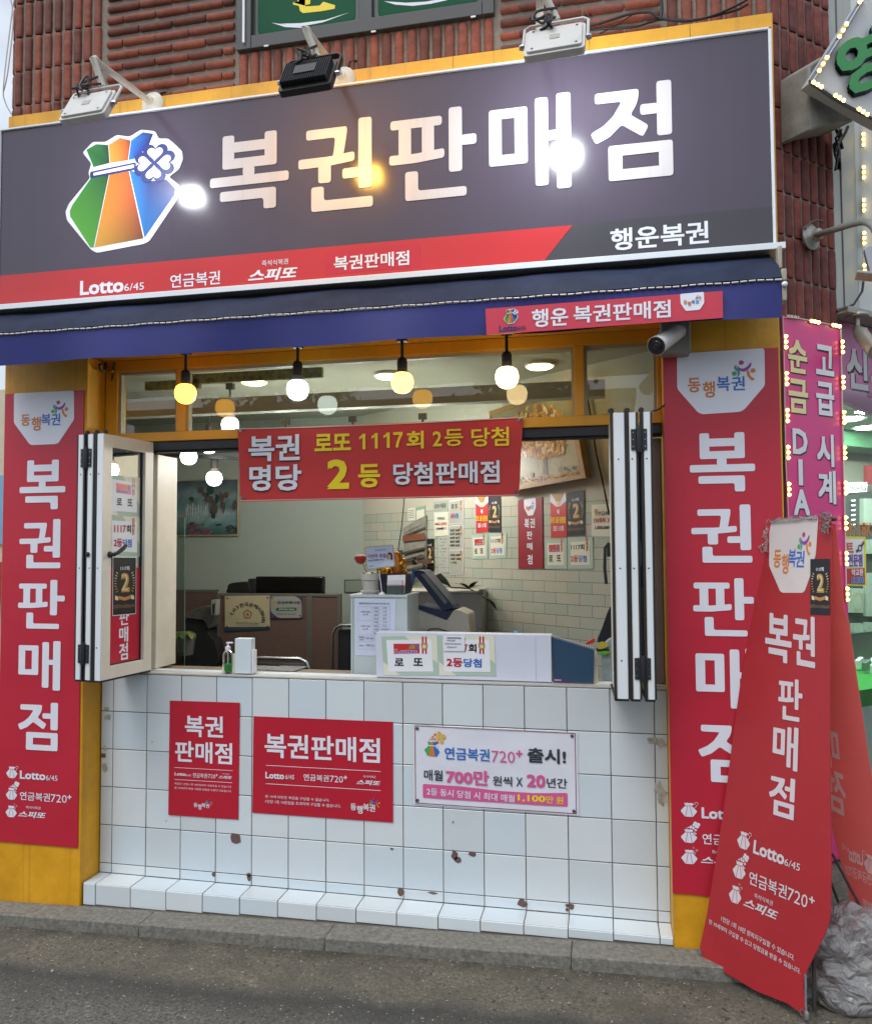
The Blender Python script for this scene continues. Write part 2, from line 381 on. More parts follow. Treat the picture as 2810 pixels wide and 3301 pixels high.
for a, b in zip(xs, xs[1:]):
    j = random.uniform(-.003, .003)
    mb.obox((a + .0006, -.297 + j, gz(a) - .08), (b - a - .0012, 0, .027 * (b - a)), (0, .145, 0), (0, 0, .082), GRAN)
o = mb.build('kerb', bevel=.006); tag(o, None, None, kind='structure')
mb = MB(); mb.obox((-9, -.152, gz(-9) - .08), (17, 0, .027 * 17), (0, 3.5, 0), (0, 0, .075), CONC)
o = mb.build('pavement'); tag(o, None, None, kind='structure')

# ------------------------------------------------------------------ the shop building
SHOP = thing('shop_building', 'corner shop building of red brick tiles with a yellow painted shopfront and white tiled counter', 'building', (1.38, 0, 0))
F0 = facade(0); FP = facade(-.15)
TILE = [mat('white_glazed_tile%s' % n, c, .16, spec=.5, var=.025, vs=3) for n, c in (('', 'd0d9de'), ('_cool', 'c9d5dc'), ('_warm', 'd1d9dc'), ('_dull', 'c8d0d4'))]
GROUT = mat('dark_grout', '6a6157', .95, var=.15, vs=20)
CLAY = mat('exposed_clay', '69524b', .9, var=.15, vs=60, bump=.4, bs=120)
g = .0023
def tile(mb, P, u0, v0, u1, v1, d=.0):
    t = [random.uniform(-.0009, .0009) for _ in range(3)]; m = random.choice(TILE)
    c = [(u0 + g, v0 + g), (u1 - g, v0 + g), (u1 - g, v1 - g), (u0 + g, v1 - g)]
    def h(u, v): return d + .003 + t[0] + t[1] * (u - u0) / .2 + t[2] * (v - v0) / .2
    i = .0018
    ci = [(u0 + g + i, v0 + g + i), (u1 - g - i, v0 + g + i), (u1 - g - i, v1 - g - i), (u0 + g + i, v1 - g - i)]
    vs = [P.P(u, v, d - .004) for u, v in c] + [P.P(u, v, h(u, v) - .0012) for u, v in c] + [P.P(u, v, h(u, v)) for u, v in ci]
    fs = [(8, 9, 10, 11)] + [(k, (k + 1) % 4, 4 + (k + 1) % 4, 4 + k) for k in range(4)] + [(4 + k, 4 + (k + 1) % 4, 8 + (k + 1) % 4, 8 + k) for k in range(4)]
    mb.add(vs, fs, m)
XW0, XW1 = -.072, 2.858
us = [XW0] + [i * .2 for i in range(15)] + [XW1]
vs_ = [.0958, .1463, .3463, .5463, .7463, .9463, 1.149]
mb = MB(); mb.box(XW0, XW1, 0.0, .12, -.1, 1.15, GROUT)
for a, b in zip(us, us[1:]):
    for c, d in zip(vs_, vs_[1:]): tile(mb, F0, a, c, b, d)
mb.build('tiled_wall', SHOP, smooth=False)
def chip(mb, c, x, y, w, h, n=9):
    P = F0; cu, cv = P.uv(K(c, x, y)); s = CR[c][2]; k = .2 / 118 / s
    mb.poly(P, rounded([(cu + w * k * .62 * random.uniform(.62, 1.1) * math.cos(6.283 * i / n), cv + h * k * .62 * random.uniform(.62, 1.1) * math.sin(6.283 * i / n)) for i in range(n)], .002), .0052, CLAY)
mb = MB()
for a in [('C1',1340,885,62,44),('C1',1218,1092,20,24),('C1',1416,1093,26,22),('C1',1419,1112,24,30),('C4',642,417,17,11),('C4',1000,450,36,42),('C4',1016,478,34,34),('C4',1098,446,42,20),('C4',690,660,34,38),('C4',873,667,48,11),('C4',1382,726,44,40),('C4',1660,744,30,30),('C4',1636,738,15,17),('C4',1637,762,16,16),('C1',868,340,5,7),('C1',947,787,5,6),('C4',989,264,6,10)]: chip(mb, *a)
mb.build('chipped_glaze', SHOP, smooth=False)
SMUD = mat('tape_residue', 'b7b5aa', .5, var=.35, vs=30, bump=.4, bs=70)
mb = MB()
for c, x, y, w, h in [('C8',652,820,50,36),('C8',655,872,64,44),('C8',640,1060,38,44),('C8',642,1170,44,70),('C5',120,185,104,60),('C5',180,205,70,70),('C5',150,500,70,100),('C5',190,560,66,120)]:
    P = F0; cu, cv = P.uv(K(c, x, y)); k = .2 / 118 / CR[c][2]
    cu = min(max(cu, XW0 + .02), XW1 - .03)
    pts = [(min(max(cu + w * k * .5 * random.uniform(.45, 1.1) * math.cos(6.283 * i / 13), XW0 + .002), XW1 - .002), cv + h * k * .5 * random.uniform(.45, 1.1) * math.sin(6.283 * i / 13)) for i in range(13)]
    mb = MB(); mb.poly(P, pts, .0048 + random.uniform(0, .0006), SMUD); mb.build('tape_mark', SHOP, smooth=False)
mb = MB(); mb.rect(F0, -.066, .7, -.04, .722, .0062, CLAY); mb.build('tape_mark', SHOP, smooth=False)
# ledge
mb = MB(); LT = Pl((0, 0, .0958), (1, 0, 0), (0, 1, 0)); LF = facade(-.137)
mb.add([(XW0, -.133, -.12), (XW1, -.133, -.12), (XW1, -.133, .092), (XW0, -.133, .092), (XW0, 0, .092), (XW1, 0, .092)], [(0, 1, 2, 3), (3, 2, 5, 4)], GROUT)
for a, b in zip(us, us[1:]):
    tile(mb, LT, a, -.136, b, -.001, -.003)
    zb = gz((a + b) / 2) + random.uniform(-.003, .003); tile(mb, LF, a, zb, b, .0925, -.003)
mb.build('ledge', SHOP, smooth=False)
# yellow pillars and header
for x0, x1 in ((-.583, -.078), (2.8575, 3.352)):
    mb = MB(); mb.box(x0, x1, -.15, .2, -.15, 2.84, YEL); mb.build('pillar', SHOP, bevel=.004)
mb = MB(); mb.box(-.59, 3.355, -.15, .0, 2.8425, 4.2, YEL)
for x in (.31, 1.36, 1.9, 2.55, 3.0): mb.box(x, x + .003, -.1515, -.149, 4.06, 4.2, mat('yellow_seam', '8f6d1c', .7))
mb.build('header', SHOP, bevel=.004)
# brick walls
BUMPS = []
def brick_tile(mb, P, u0, v0, u1, v1, vert, ms, pr=.02):
    m = random.choice(ms); j = lambda: random.uniform(-.002, .002)
    u0 += j(); v0 += j(); u1 += j(); v1 += j()
    if vert: L0, L1, c, w = v0, v1, (u0 + u1) / 2, (u1 - u0) / 2
    else: L0, L1, c, w = u0, u1, (v0 + v1) / 2, (v1 - v0) / 2
    n = 8; st = [(L0, .80), (L0 + .008, .97), (L0 + .02, 1)] + [(L0 + (L1 - L0) * k, 1 + random.uniform(-.07, .07)) for k in (.25, .4, .55, .7, .85)] + [(L1 - .02, 1), (L1 - .008, .97), (L1, .80)]
    vs = []
    for l, s in st:
        for k in range(n + 1):
            a = math.pi * k / n; x = -math.cos(a) * w * min(s, 1.03); d = math.sin(a) ** .7 * pr * s if 0 < k < n else 0
            vs.append(P.P(c + x, l, d) if vert else P.P(l, c + x, d))
    fs = []
    for i in range(len(st) - 1):
        for k in range(n):
            q = (i * (n + 1) + k, i * (n + 1) + k + 1, (i + 1) * (n + 1) + k + 1, (i + 1) * (n + 1) + k)
            fs.append(q if vert else q[::-1])
    e0 = tuple(range(n + 1)); e1 = tuple((len(st) - 1) * (n + 1) + k for k in range(n + 1))
    fs += [e0[::-1], e1] if vert else [e0, e1[::-1]]
    mb.add(vs, fs, m)
def vtiles(mb, P, u0, u1, v0, v1, zj, ms, pitch=.062, gap=.017, L=.2, pr=.019):
    n = max(1, round((u1 - u0) / pitch)); w = (u1 - u0) / n
    k0 = math.floor((v0 - zj) / L)
    for i in range(n):
        k = k0
        while zj + k * L < v1:
            a, b = max(zj + k * L, v0), min(zj + (k + 1) * L, v1)
            if b - a > .03: brick_tile(mb, P, u0 + i * w + gap / 2, a + .005, u0 + (i + 1) * w - gap / 2, b - .005, True, ms, pr)
            k += 1
def htiles(mb, P, u0, u1, v0, v1, ms, pitch=.0655, gap=.024, L=.2):
    n = max(1, round((v1 - v0) / pitch)); h = (v1 - v0) / n
    for j in range(n):
        u = u0 - (0 if j % 2 else L / 2)
        while u < u1:
            a, b = max(u, u0), min(u + L, u1)
            if b - a > .03: brick_tile(mb, P, a + .003, v0 + j * h + gap / 2, b - .003, v0 + (j + 1) * h - gap / 2, False, ms)
            u += L
ZT = 5.4
mb = MB(); mb.box(-.685, 3.372, .0, .3, 4.0, ZT, MORT)
vtiles(mb, F0, -.685, -.115, 4.19, ZT, 4.345, BR)
htiles(mb, F0, -.085, .685, 4.19, ZT, BR)
vtiles(mb, F0, .70, 2.09, 4.19, 4.462, 4.262, BR, pitch=.0655)
htiles(mb, F0, 2.115, 2.885, 4.19, ZT, BR)
vtiles(mb, F0, 2.905, 3.372, 4.19, ZT, 4.257, BR, pitch=.066)
mb.build('front_brick_wall', SHOP)
A42 = R(42); DS = Vector((math.cos(A42), math.sin(A42), 0))
SW = Pl((3.375, .012, 0), DS)
mb = MB(); mb.obox(SW.P(0, 0, 0), DS * .45, SW.n * -.3, Vector((0, 0, ZT)), MORT)
vtiles(mb, SW, .004, .452, .35, ZT, 4.257, BRD, pitch=.064, gap=.013, pr=.014)
mb.build('side_brick_wall', SHOP)
# left splayed exterior wall and rear return (seen only from the side)
mb = MB(); SL = Pl((-1.62, 2.15, 0), Vector((.935, -2.15, 0)))
LW = Vector((.935, -2.15, 0)).length
mb.obox(SL.P(0, 0, 0), SL.u * LW, SL.n * -.10, Vector((0, 0, ZT)), MORT)
vtiles(mb, SL, LW - .7, LW, 2.6, ZT, 4.345, BR)
mb.build('left_brick_wall', SHOP)

# upper window
UW = facade(-.02); WFR = mat('dark_window_frame', '3a3b3d', .45, var=.08)
fo = MB(); x0, x1, z0 = .705, 2.088, 4.468
for a, b, c, d in ((x0, x0 + .085, z0, ZT), (x1 - .06, x1, z0, ZT), (x0 + .085, x1 - .06, z0, z0 + .07)): fo.box(a, b, -.035, .05, c, d, WFR)
xm0, xm1 = UW.uv(K('A2', 455, 100))[0], UW.uv(K('A2', 530, 100))[0]
fo.box(xm0, xm1, -.03, .05, z0 + .07, ZT, WFR)
uwin = fo.build('upper_window', SHOP, bevel=.003)
mb = MB(); mb.box(.745, .757, -.045, -.036, 4.5, ZT, WMET)
for c, x, y in (('A1', 1520, 268), ('A2', 540, 187), ('A2', 1105, 103)):
    u, v = UW.uv(K(c, x, y)); mb.pbox(UW, u - .012, u + .012, v - .004, v + .004, .012, .0165, WMET)
mb.build('track_strip', uwin)
GRNP = mat('green_window_film', '0f5237', .6, spec=.15, var=.08, vs=3)
for a, b in ((x0 + .085, xm0), (xm1, x1 - .06)):
    mb = MB(); mb.box(a, b, -.004, 0.01, z0 + .07, ZT, mat('grey_pane', '56605d', .15)); PN = facade(-.006)
    mb.rect(PN, a + .025, z0 + .085, b - .025, ZT, 0, GRNP, r=.03)
    if a < 1:
        pts = [K('A1', 1545, 128), K('A1', 1620, 152), K('A1', 1730, 158), K('A2', 120, 150), K('A2', 250, 125), K('A2', 400, 68), K('A2', 260, 112), K('A2', 120, 130), K('A2', 10, 133), K('A1', 1640, 140)]
        mb.poly(PN, [PN.uv(p) for p in pts], .001, WH)
        pts = [K('A2', 78, 10), K('A2', 105, 8), K('A2', 100, -120), K('A2', 145, -120), K('A2', 148, 35), K('A2', 230, 30), K('A2', 250, 8), K('A2', 318, 28), K('A2', 315, 48), K('A2', 240, 62), K('A2', 135, 73), K('A2', 118, 60), K('A2', 112, 32), K('A2', 80, 25)]
        mb.poly(PN, [PN.uv(p) for p in pts], .001, YLP)
        mb.poly(PN, [PN.uv(K('A1', x, y)) for x, y in [(1700, -60), (1764, -60), (1764, 20), (1730, 30), (1665, 12), (1700, 5)]], .001, YLP)
    else:
        pts = [K('A2', 595, 5), K('A2', 660, 25), K('A2', 760, 32), K('A2', 860, 20), K('A2', 950, 0), K('A2', 1010, -30), K('A2', 930, -10), K('A2', 830, 8), K('A2', 720, 14)]
        mb.poly(PN, [PN.uv(p) for p in pts], .001, WH)
    mb.build('window_pane', uwin, smooth=False)

# transom: yellow frame with three panes, black folding-window track below
mb = MB(); YT = mat('yellow_frame_paint', 'd9991f', .45, var=.08, vs=4, streak=.1)
zt0, zt1, zb0, zb1 = 2.782, 2.84, 2.392, 2.441
mb.box(-.072, 2.857, -.004, .075, zt0, zt1, YT); mb.box(-.072, 2.857, -.012, .075, zb0, zb1, YT)
for a, b in ((-.072, .0), (.353, .405), (2.455, 2.502), (2.838, 2.857)): mb.box(a, b, -.002, .075, zb1, zt0, YT)
transom = mb.build('transom_frame', SHOP, bevel=.003)
BEAD = mat('beige_glazing_bead', 'a99f86', .5, var=.06)
mb = MB()
for a, b in ((.0, .353), (.405, 2.455), (2.502, 2.838)):
    for q in ((a, a + .014, zb1, zt0), (b - .014, b, zb1, zt0), (a + .014, b - .014, zt0 - .016, zt0)): mb.box(q[0], q[1], .016, .05, q[2], q[3], BEAD)
mb.build('glazing_bead', transom)
for a, b in ((.0, .353), (.405, 2.455), (2.502, 2.838)):
    mb = MB(); mb.add([(a + .003, .03, zb1), (b - .003, .03, zb1), (b - .003, .03, zt0), (a + .003, .03, zt0)], [(0, 1, 2, 3)], GL1); mb.build('transom_pane', transom, smooth=False)
mb = MB(); mb.box(-.07, 2.857, .005, .08, 2.345, 2.390, mat('dark_track', '33343a', .35, metal=.3)); mb.box(-.07, 2.857, .02, .07, 2.335, 2.345, BLK)
mb.build('folding_window_track', SHOP, bevel=.002)
# sill, reveal, desk top
mb = MB(); mb.box(XW0, XW1, -.006, .06, 1.1505, 1.1585, mat('pale_sill', 'b5b4ae', .4, var=.06)); mb.box(XW0, XW1, .06, .12, 1.1505, 1.1625, WMET)
mb.build('window_sill', SHOP, bevel=.001)
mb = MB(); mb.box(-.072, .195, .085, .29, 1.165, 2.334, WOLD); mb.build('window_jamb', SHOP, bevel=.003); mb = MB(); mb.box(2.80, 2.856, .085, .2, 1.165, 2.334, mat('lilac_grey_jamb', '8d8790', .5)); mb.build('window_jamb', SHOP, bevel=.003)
DESK = mat('desk_top', '8d8478', .35, var=.06, vs=8)
mb = MB(); mb.box(-.4, 2.85, .125, .31, 1.12, 1.150, DESK); mb.build('counter_top', SHOP, bevel=.004)

# interior shell
C0 = Vector((.736, 2.136, 0)); TH = .908
DR = Vector((math.sin(TH), -math.cos(TH), 0)); RW = Pl(C0, DR)
LR = 3.15; CE = C0 + DR * LR
GW = mat('grey_green_wall', '98a39a', .85, var=.03, vs=2); IW_ = mat('pale_wall', 'b9b7a6', .8, var=.03)
mb = MB(); BW = facade(2.136); mb.rect(BW, -1.7, -.1, .736, 2.86, 0, GW, back=-.05); mb.build('back_wall', SHOP, smooth=False)
mb = MB(); mb.obox(RW.P(0, -.1, -.003), DR * LR, RW.n * -.05, Vector((0, 0, 2.96)), mat('wall_grout', '5f635b', .9))
ITL = [mat('subway_tile_%s' % n, c, .22, var=.03) for n, c in (('pale', 'b3b8a9'), ('green', 'aeb6a7'), ('warm', 'b8b8a8'))]
bw, bh, zr = .1804, .066, 2.072
nrow = int((zr - .9) / bh)
for r_ in range(nrow + 1):
    v1 = zr - r_ * bh; v0 = v1 - bh; u = -(bw / 2 if r_ % 2 else 0)
    while u < LR:
        a, b = max(u, 0), min(u + bw, LR)
        if b - a > .02:
            t = random.uniform(-.0006, .0006)
            mb.add([RW.P(a + .0012, v0 + .0012, .002), RW.P(b - .0012, v0 + .0012, .002 + t), RW.P(b - .0012, v1 - .0012, .002 + t), RW.P(a + .0012, v1 - .0012, .002)], [(0, 1, 2, 3)], random.choice(ITL))
        u += bw
mb.rect(RW, 0, zr + .001, LR, 2.86, .0022, IW_)
mb.build('interior_tiled_wall', SHOP, smooth=False)
mb = MB(); mb.add([(-1.7, 2.2, 2.855), (.8, 2.2, 2.855), (3.36, .15, 2.855), (2.86, .02, 2.855), (-.6, .02, 2.855)], [(0, 1, 2, 3, 4)], mat('ceiling_paint', 'a7a592', .85, var=.04)); mb.build('ceiling', SHOP, smooth=False)
mb = MB(); mb.add([(-1.7, 2.2, .02), (-.6, .12, .02), (2.86, .12, .02), (3.36, .2, .02), (.8, 2.2, .02)], [(0, 1, 2, 3, 4)], mat('interior_flooring', '6d6559', .4, var=.1)); mb.build('interior_floor', SHOP, smooth=False)
mb = MB(); mb.add([SL.P(.02, 0, -.11), SL.P(LW - .05, 0, -.11), SL.P(LW - .05, 2.86, -.11), SL.P(.02, 2.86, -.11)], [(3, 2, 1, 0)], GW); mb.box(-.72, -.075, .02, .08, 0, 2.86, GW); mb.build('left_inner_wall', SHOP, smooth=False)
mb = MB(); mb.box(-.4, 2.6, .42, .5, 2.61, 2.70, mat('white_beam', 'b9b7a8', .6, var=.05)); mb.build('ceiling_beam', SHOP, bevel=.003)
mb = MB(); mb.box(-.9, .45, 1.18, 1.30, 2.489, 2.544, mat('dark_beam', '3c4247', .6)); mb.build('ceiling_beam', SHOP)

# ------------------------------------------------------------------ shared artwork
def bez(pts, n=24):                      # closed Catmull-Rom outline
    out = []; N = len(pts); P_ = [Vector(p) for p in pts]
    for i in range(N):
        a, b, c, d = P_[i - 1], P_[i], P_[(i + 1) % N], P_[(i + 2) % N]
        for j in range(4):
            t = j / 4; out.append(tuple(.5 * ((2 * b) + (c - a) * t + (2 * a - 5 * b + 4 * c - d) * t * t + (3 * b - a - 3 * c + d) * t ** 3)))
    return out
def heart(cx, cy, s, ang):
    pts = []
    for k in range(28):
        t = 2 * math.pi * k / 28; x = 16 * math.sin(t) ** 3; y = 13 * math.cos(t) - 5 * math.cos(2 * t) - 2 * math.cos(3 * t) - math.cos(4 * t)
        x, y = x / 16 * s, y / 16 * s; c, s_ = math.cos(ang), math.sin(ang)
        pts.append((cx + x * c - y * s_, cy + x * s_ + y * c))
    return pts
VC = mat('printed_ink', 'ffffff', .4, var=.02, vcol=True)
NAVY = mat('navy_print', '1e2a63', .4, var=.02)
# bag emblem in its own 0-100 box (y down): width 68 units of height 65
def emblem(mb, P, f, d, outline=True, simple=False):
    S_ = lambda pts: [f(x, y) for x, y in pts]
    if outline:
        mb.poly(P, rounded(S_([(13,10),(22,1.5),(33,3),(43,-2),(54,1),(64,-4),(76,-1),(79,6),(87,7),(93,13),(99,20),(99.5,27),(96.5,35),(88,41),(97.5,50),(97,59),(72,96),(67,98),(27,102),(22,99),(0,70),(-1.5,62),(1.5,55),(20,34),(18.5,29),(21,21)]), .012 if P.scale == 1 else .012 * P.scale), d, WH)
    G1, G2 = lin('1f742c'), lin('4a962c'); O1, O2 = lin('cc6c1c'), lin('c0501f'); B1, B2 = lin('12308c'), lin('111f62'); DG = lin('0f3d22'); CY = lin('1f6fb4'); YO = lin('c79433'); BRN = lin('6d321d')
    def pc(pts, cols): mb.poly(P, S_(pts), d + .0006, VC, cols=cols)
    pc([(16.5,8),(25,4),(35.5,6),(37,22.5),(23,24.5)], [G1, G1, DG, DG, G1])
    pc([(36,6),(46,1),(55,4.5),(53,22),(37.5,22.5)], [YO, O1, BRN, O2, YO])
    pc([(55.5,4.5),(65.5,-1.5),(74.5,1),(71,10.5),(60,21),(53.5,22)], [CY, B1, B2, B2, B1, CY])
    pc([(21.5,33),(37,31),(24,97),(21,96.5),(3,67),(2.5,62),(4.5,57)], [G1, DG, G2, G2, G2, G2, G2])
    pc([(37.5,31),(53.5,30),(67,93),(24.8,97)], [O1, O2, BRN, YO])
    pc([(54,30),(61,35),(72,43),(86,43),(93.5,52),(92.8,57.5),(68,92.5)], [CY, B1, B2, B2, B2, B1, CY])
    mb.poly(P, rounded(S_([(20,28.5),(60,24.5),(60,31.2),(20,34.6)]), .01), d + .0012, NAVY)
    mb.poly(P, rounded(S_([(23,29.8),(58.5,26.4),(58.5,29.4),(23,32.4)]), .008), d + .0018, WH)
    cx, cy = 75.8, 27.5
    for k in range(4):
        a = math.pi / 2 * k + .06; x, y = cx + 9.2 * math.sin(a), cy - 9.2 * math.cos(a) * .97
        mb.poly(P, S_(heart(x, y + 0, 10.6, a + math.pi)), d + .0024 + k * .0001, NAVY)
    mb.poly(P, S_([(cx + 7 * math.cos(t / 8 * 6.283), cy + 7 * math.sin(t / 8 * 6.283)) for t in range(8)]), d + .0023, NAVY)
    for k in range(4):
        a = math.pi / 2 * k + .06; x, y = cx + 8.9 * math.sin(a), cy - 8.9 * math.cos(a) * .97
        mb.poly(P, S_(heart(x, y, 6.6, a + math.pi)), d + .0030 + k * .0001, WH)
Pl.scale = 1
def boxmap(P, c, tl, br=None, tr=None, bl=None): 
    h = MB._map(P, K(c, *tl), br and K(c, *br), tr and K(c, *tr), bl and K(c, *bl)); return lambda x, y: h(x / 100, y / 100)
# small white bag icons
def bag_icon(mb, P, f, d, kind, m=WH, red=RED):
    S_ = lambda pts: [f(x, y) for x, y in pts]
    mb.poly(P, S_([(22,2),(32,5),(42,1),(52,5),(62,1),(72,5),(78,2),(72,22),(28,22)]), d, m)
    mb.poly(P, S_([(27,26),(73,26),(100,58),(98,66),(76,98),(70,100),(30,100),(24,98),(2,66),(0,58)]), d, m)
    for a, b in (((42, 28), (30, 98)), ((58, 28), (70, 98))): mb.line(P, f(*a), f(*b), .002, d + .0005, red)
    if kind == 'coin':
        for x, y, r_ in ((82, 22, 15), (97, 6, 12)):
            mb.poly(P, S_([(x + r_ * math.cos(t / 14 * 6.283), y + r_ * math.sin(t / 14 * 6.283)) for t in range(14)]), d + .001, m)
            mb.poly(P, S_([(x + r_ * .78 * math.cos(t / 14 * 6.283), y + r_ * .78 * math.sin(t / 14 * 6.283)) for t in range(14)]), d + .0015, red)
    if kind == 'bubble':
        for x, y, r_ in ((38, -6, 4), (50, -12, 5.5), (64, -20, 7), (82, -32, 10), (62, -38+28, 6), (78, -10, 9), (98, -22, 11), (104, -50+32, 9), (92, 4, 8), (90, -46, 11), (108, -36, 13)):
            mb.poly(P, S_([(x + r_ * math.cos(t / 12 * 6.283), y + r_ * math.sin(t / 12 * 6.283)) for t in range(12)]), d + .0006 + x * 1e-6, m)
        for q in (((70, 30), (96, 30)), ((83, 18), (83, 44))): mb.line(P, f(*q[0]), f(*q[1]), .005, d + .0012, m)
    if kind == 'star':
        for x, y, r_ in ((80, 22, 14), (97, 2, 11), (78, -14, 8)):
            st = [(x + (r_ if k % 2 == 0 else r_ * .42) * math.sin(k * math.pi / 5), y - (r_ if k % 2 == 0 else r_ * .42) * math.cos(k * math.pi / 5)) for k in range(10)]
            mb.poly(P, S_(st), d + .001, m)
            st = [(x + (r_ * .6 if k % 2 == 0 else r_ * .25) * math.sin(k * math.pi / 5), y - (r_ * .6 if k % 2 == 0 else r_ * .25) * math.cos(k * math.pi / 5)) for k in range(10)]
            mb.poly(P, S_(st), d + .0015, red)
# three little figures of the company mark in a 0-100 box
def figures(mb, P, f, d):
    S_ = lambda pts: [f(x, y) for x, y in pts]
    def dot(x, y, r_, m): mb.poly(P, S_([(x + r_ * math.cos(t / 14 * 6.283), y + r_ * math.sin(t / 14 * 6.283)) for t in range(14)]), d, m)
    dot(42, 12, 11, mat('magenta_print', 'b2307c', .45)); dot(12, 62, 11, GRN); dot(90, 52, 11, ORG)
    mb.poly(P, S_(bez([(24,24),(34,36),(48,40),(66,32),(80,14),(84,22),(76,40),(58,54),(40,52),(28,40)])), d + .0003, PUR)
    mb.poly(P, S_(bez([(20,22),(12,30),(14,42),(24,54),(26,68),(22,80),(32,72),(36,58),(32,44),(22,34)])), d + .0003, TEAL)
    mb.poly(P, S_(bez([(66,50),(64,62),(68,78),(84,98),(92,96),(96,90),(82,80),(76,66),(74,54)])), d + .0003, ORG)
def company(mb, P, c, boxes, fig, d=.002, white=False, **k):
    cs = (WH, WH, WH, WH) if white else (ORG, ORG, BLU, BLU)
    for ch, b, m in zip('동행복권', boxes, cs): mb.text(P, ch, m, c, b[0], b[1], d=d, bold=.02)
    figures(mb, P, boxmap(P, c, *fig), d)

# ------------------------------------------------------------------ main sign board
PS = facade(-.27)
sx0, sx1 = -.533, 3.322; szb, szt = 3.09, 4.055
sign = thing('sign_board', 'long dark purple sign board with white Korean lettering and a bright bag emblem', 'sign', (1.39, -.21, szb))
mb = MB(); SGN = mat('purple_sign_vinyl', '463d4b', .17, spec=.5, var=.05, vs=1.2, rvar=.03, streak=.06)
mb.box(sx0 + .004, sx1 - .004, -.27, -.155, szb + .004, szt - .004, SGN)
U = lambda c, x, y: PS.uv(K(c, x, y))
a, b = U('A4', 0, 515), U('A5', 1668, 215); cc = U('A5', 1490, 445); zt_ = (a[1] + b[1]) / 2
mb.poly(PS, [(sx0 + .006, szb + .006), (cc[0], szb + .006), (b[0], zt_), (sx0 + .006, zt_)], .0015, mat('red_sign_vinyl', 'b8262a', .25, var=.03))
gt = U('A6', 1195, 115)[1]
mb.poly(PS, [(cc[0] + .004, szb + .006), (sx1 - .006, szb + .006), (sx1 - .006, gt), (b[0] + (gt - zt_) * .45, gt), (b[0] + .004, zt_)], .001, mat('grey_sign_vinyl', '3c3a40', .28, var=.04))
p = [U('A5', 265, 375), U('A5', 800, 470)]; mb.rect(PS, p[0][0], p[1][1] + .01, p[1][0], p[0][1], .0022, mat('crimson_patch', 'b81f33', .3))
mb.build('panel', sign, smooth=False)
mb = MB(); t_ = .016
for q in ((sx0, sx1, szt - t_ * .6, szt), (sx0, sx0 + .006, szb, szt), (sx1 - .012, sx1, szb, szt)): mb.box(q[0], q[1], -.281, -.15, q[2], q[3], WMET)
mb.build('trim', sign, bevel=.002)
mb = MB()
for ch, x0, y0, x1, y1 in (('복', 679, 445, 931, 664.4), ('권', 962.4, 404.2, 1202.2, 664.7), ('판', 1254.3, 370.7, 1537.2, 626.2), ('매', 1574.6, 328.2, 1842.2, 603.9), ('점', 1900.7, 288, 2170, 564.7)):
    mb.glyph(PS, ch, mat('sign_white_vinyl', 'c0babb', .3, var=.03, streak=.12), 'P', (x0, y0), (x1, y1), d=.002, r=3.5)
mb.build('large_lettering', sign, smooth=False)
mb = MB()
mb.text(PS, 'Lotto', WH, 'A4', (458, 540), (705, 602), d=.003, bold=.03); mb.text(PS, '6/45', WH, 'A4', (708, 556), (821, 588), d=.003, bold=.004)
mb.text(PS, '연금복권', WH, 'A4', (970, 504), (1252, 558), d=.003, bold=.012); mb.text(PS, '즉석식복권', WH, 'A4', (1490, 424), (1640, 443), d=.003, bold=.006)
mb.text(PS, '스피또', WH, 'A4', (1412, 478), (1692, 524), d=.003, bold=.03, it=.25)
mb.text(PS, '복권판매점', WH, 'A5', (312, 402), (740, 448), d=.004, bold=.02)
mb.text(PS, '행운복권', WH, 'A6', (276, 245), (836, 325), d=.003, bold=.02)
mb.build('small_lettering', sign, smooth=False)
mb = MB()
h = boxmap(PS, 'A1', (383, 790), (1045, 1335))
# emblem box: fitted to the bag outline, which runs level with the board
l_, t2 = PS.uv(K('A1', 383, 1200))[0], PS.uv(K('A1', 640, 783))[1]; r_, b_ = PS.uv(K('A1', 1043, 930))[0], PS.uv(K('A1', 560, 1424))[1]
emblem(mb, PS, lambda x, y: (l_ + (r_ - l_) * x / 100, t2 + (b_ - t2) * y / 100), .002)
mb.build('bag_emblem', sign, smooth=False)

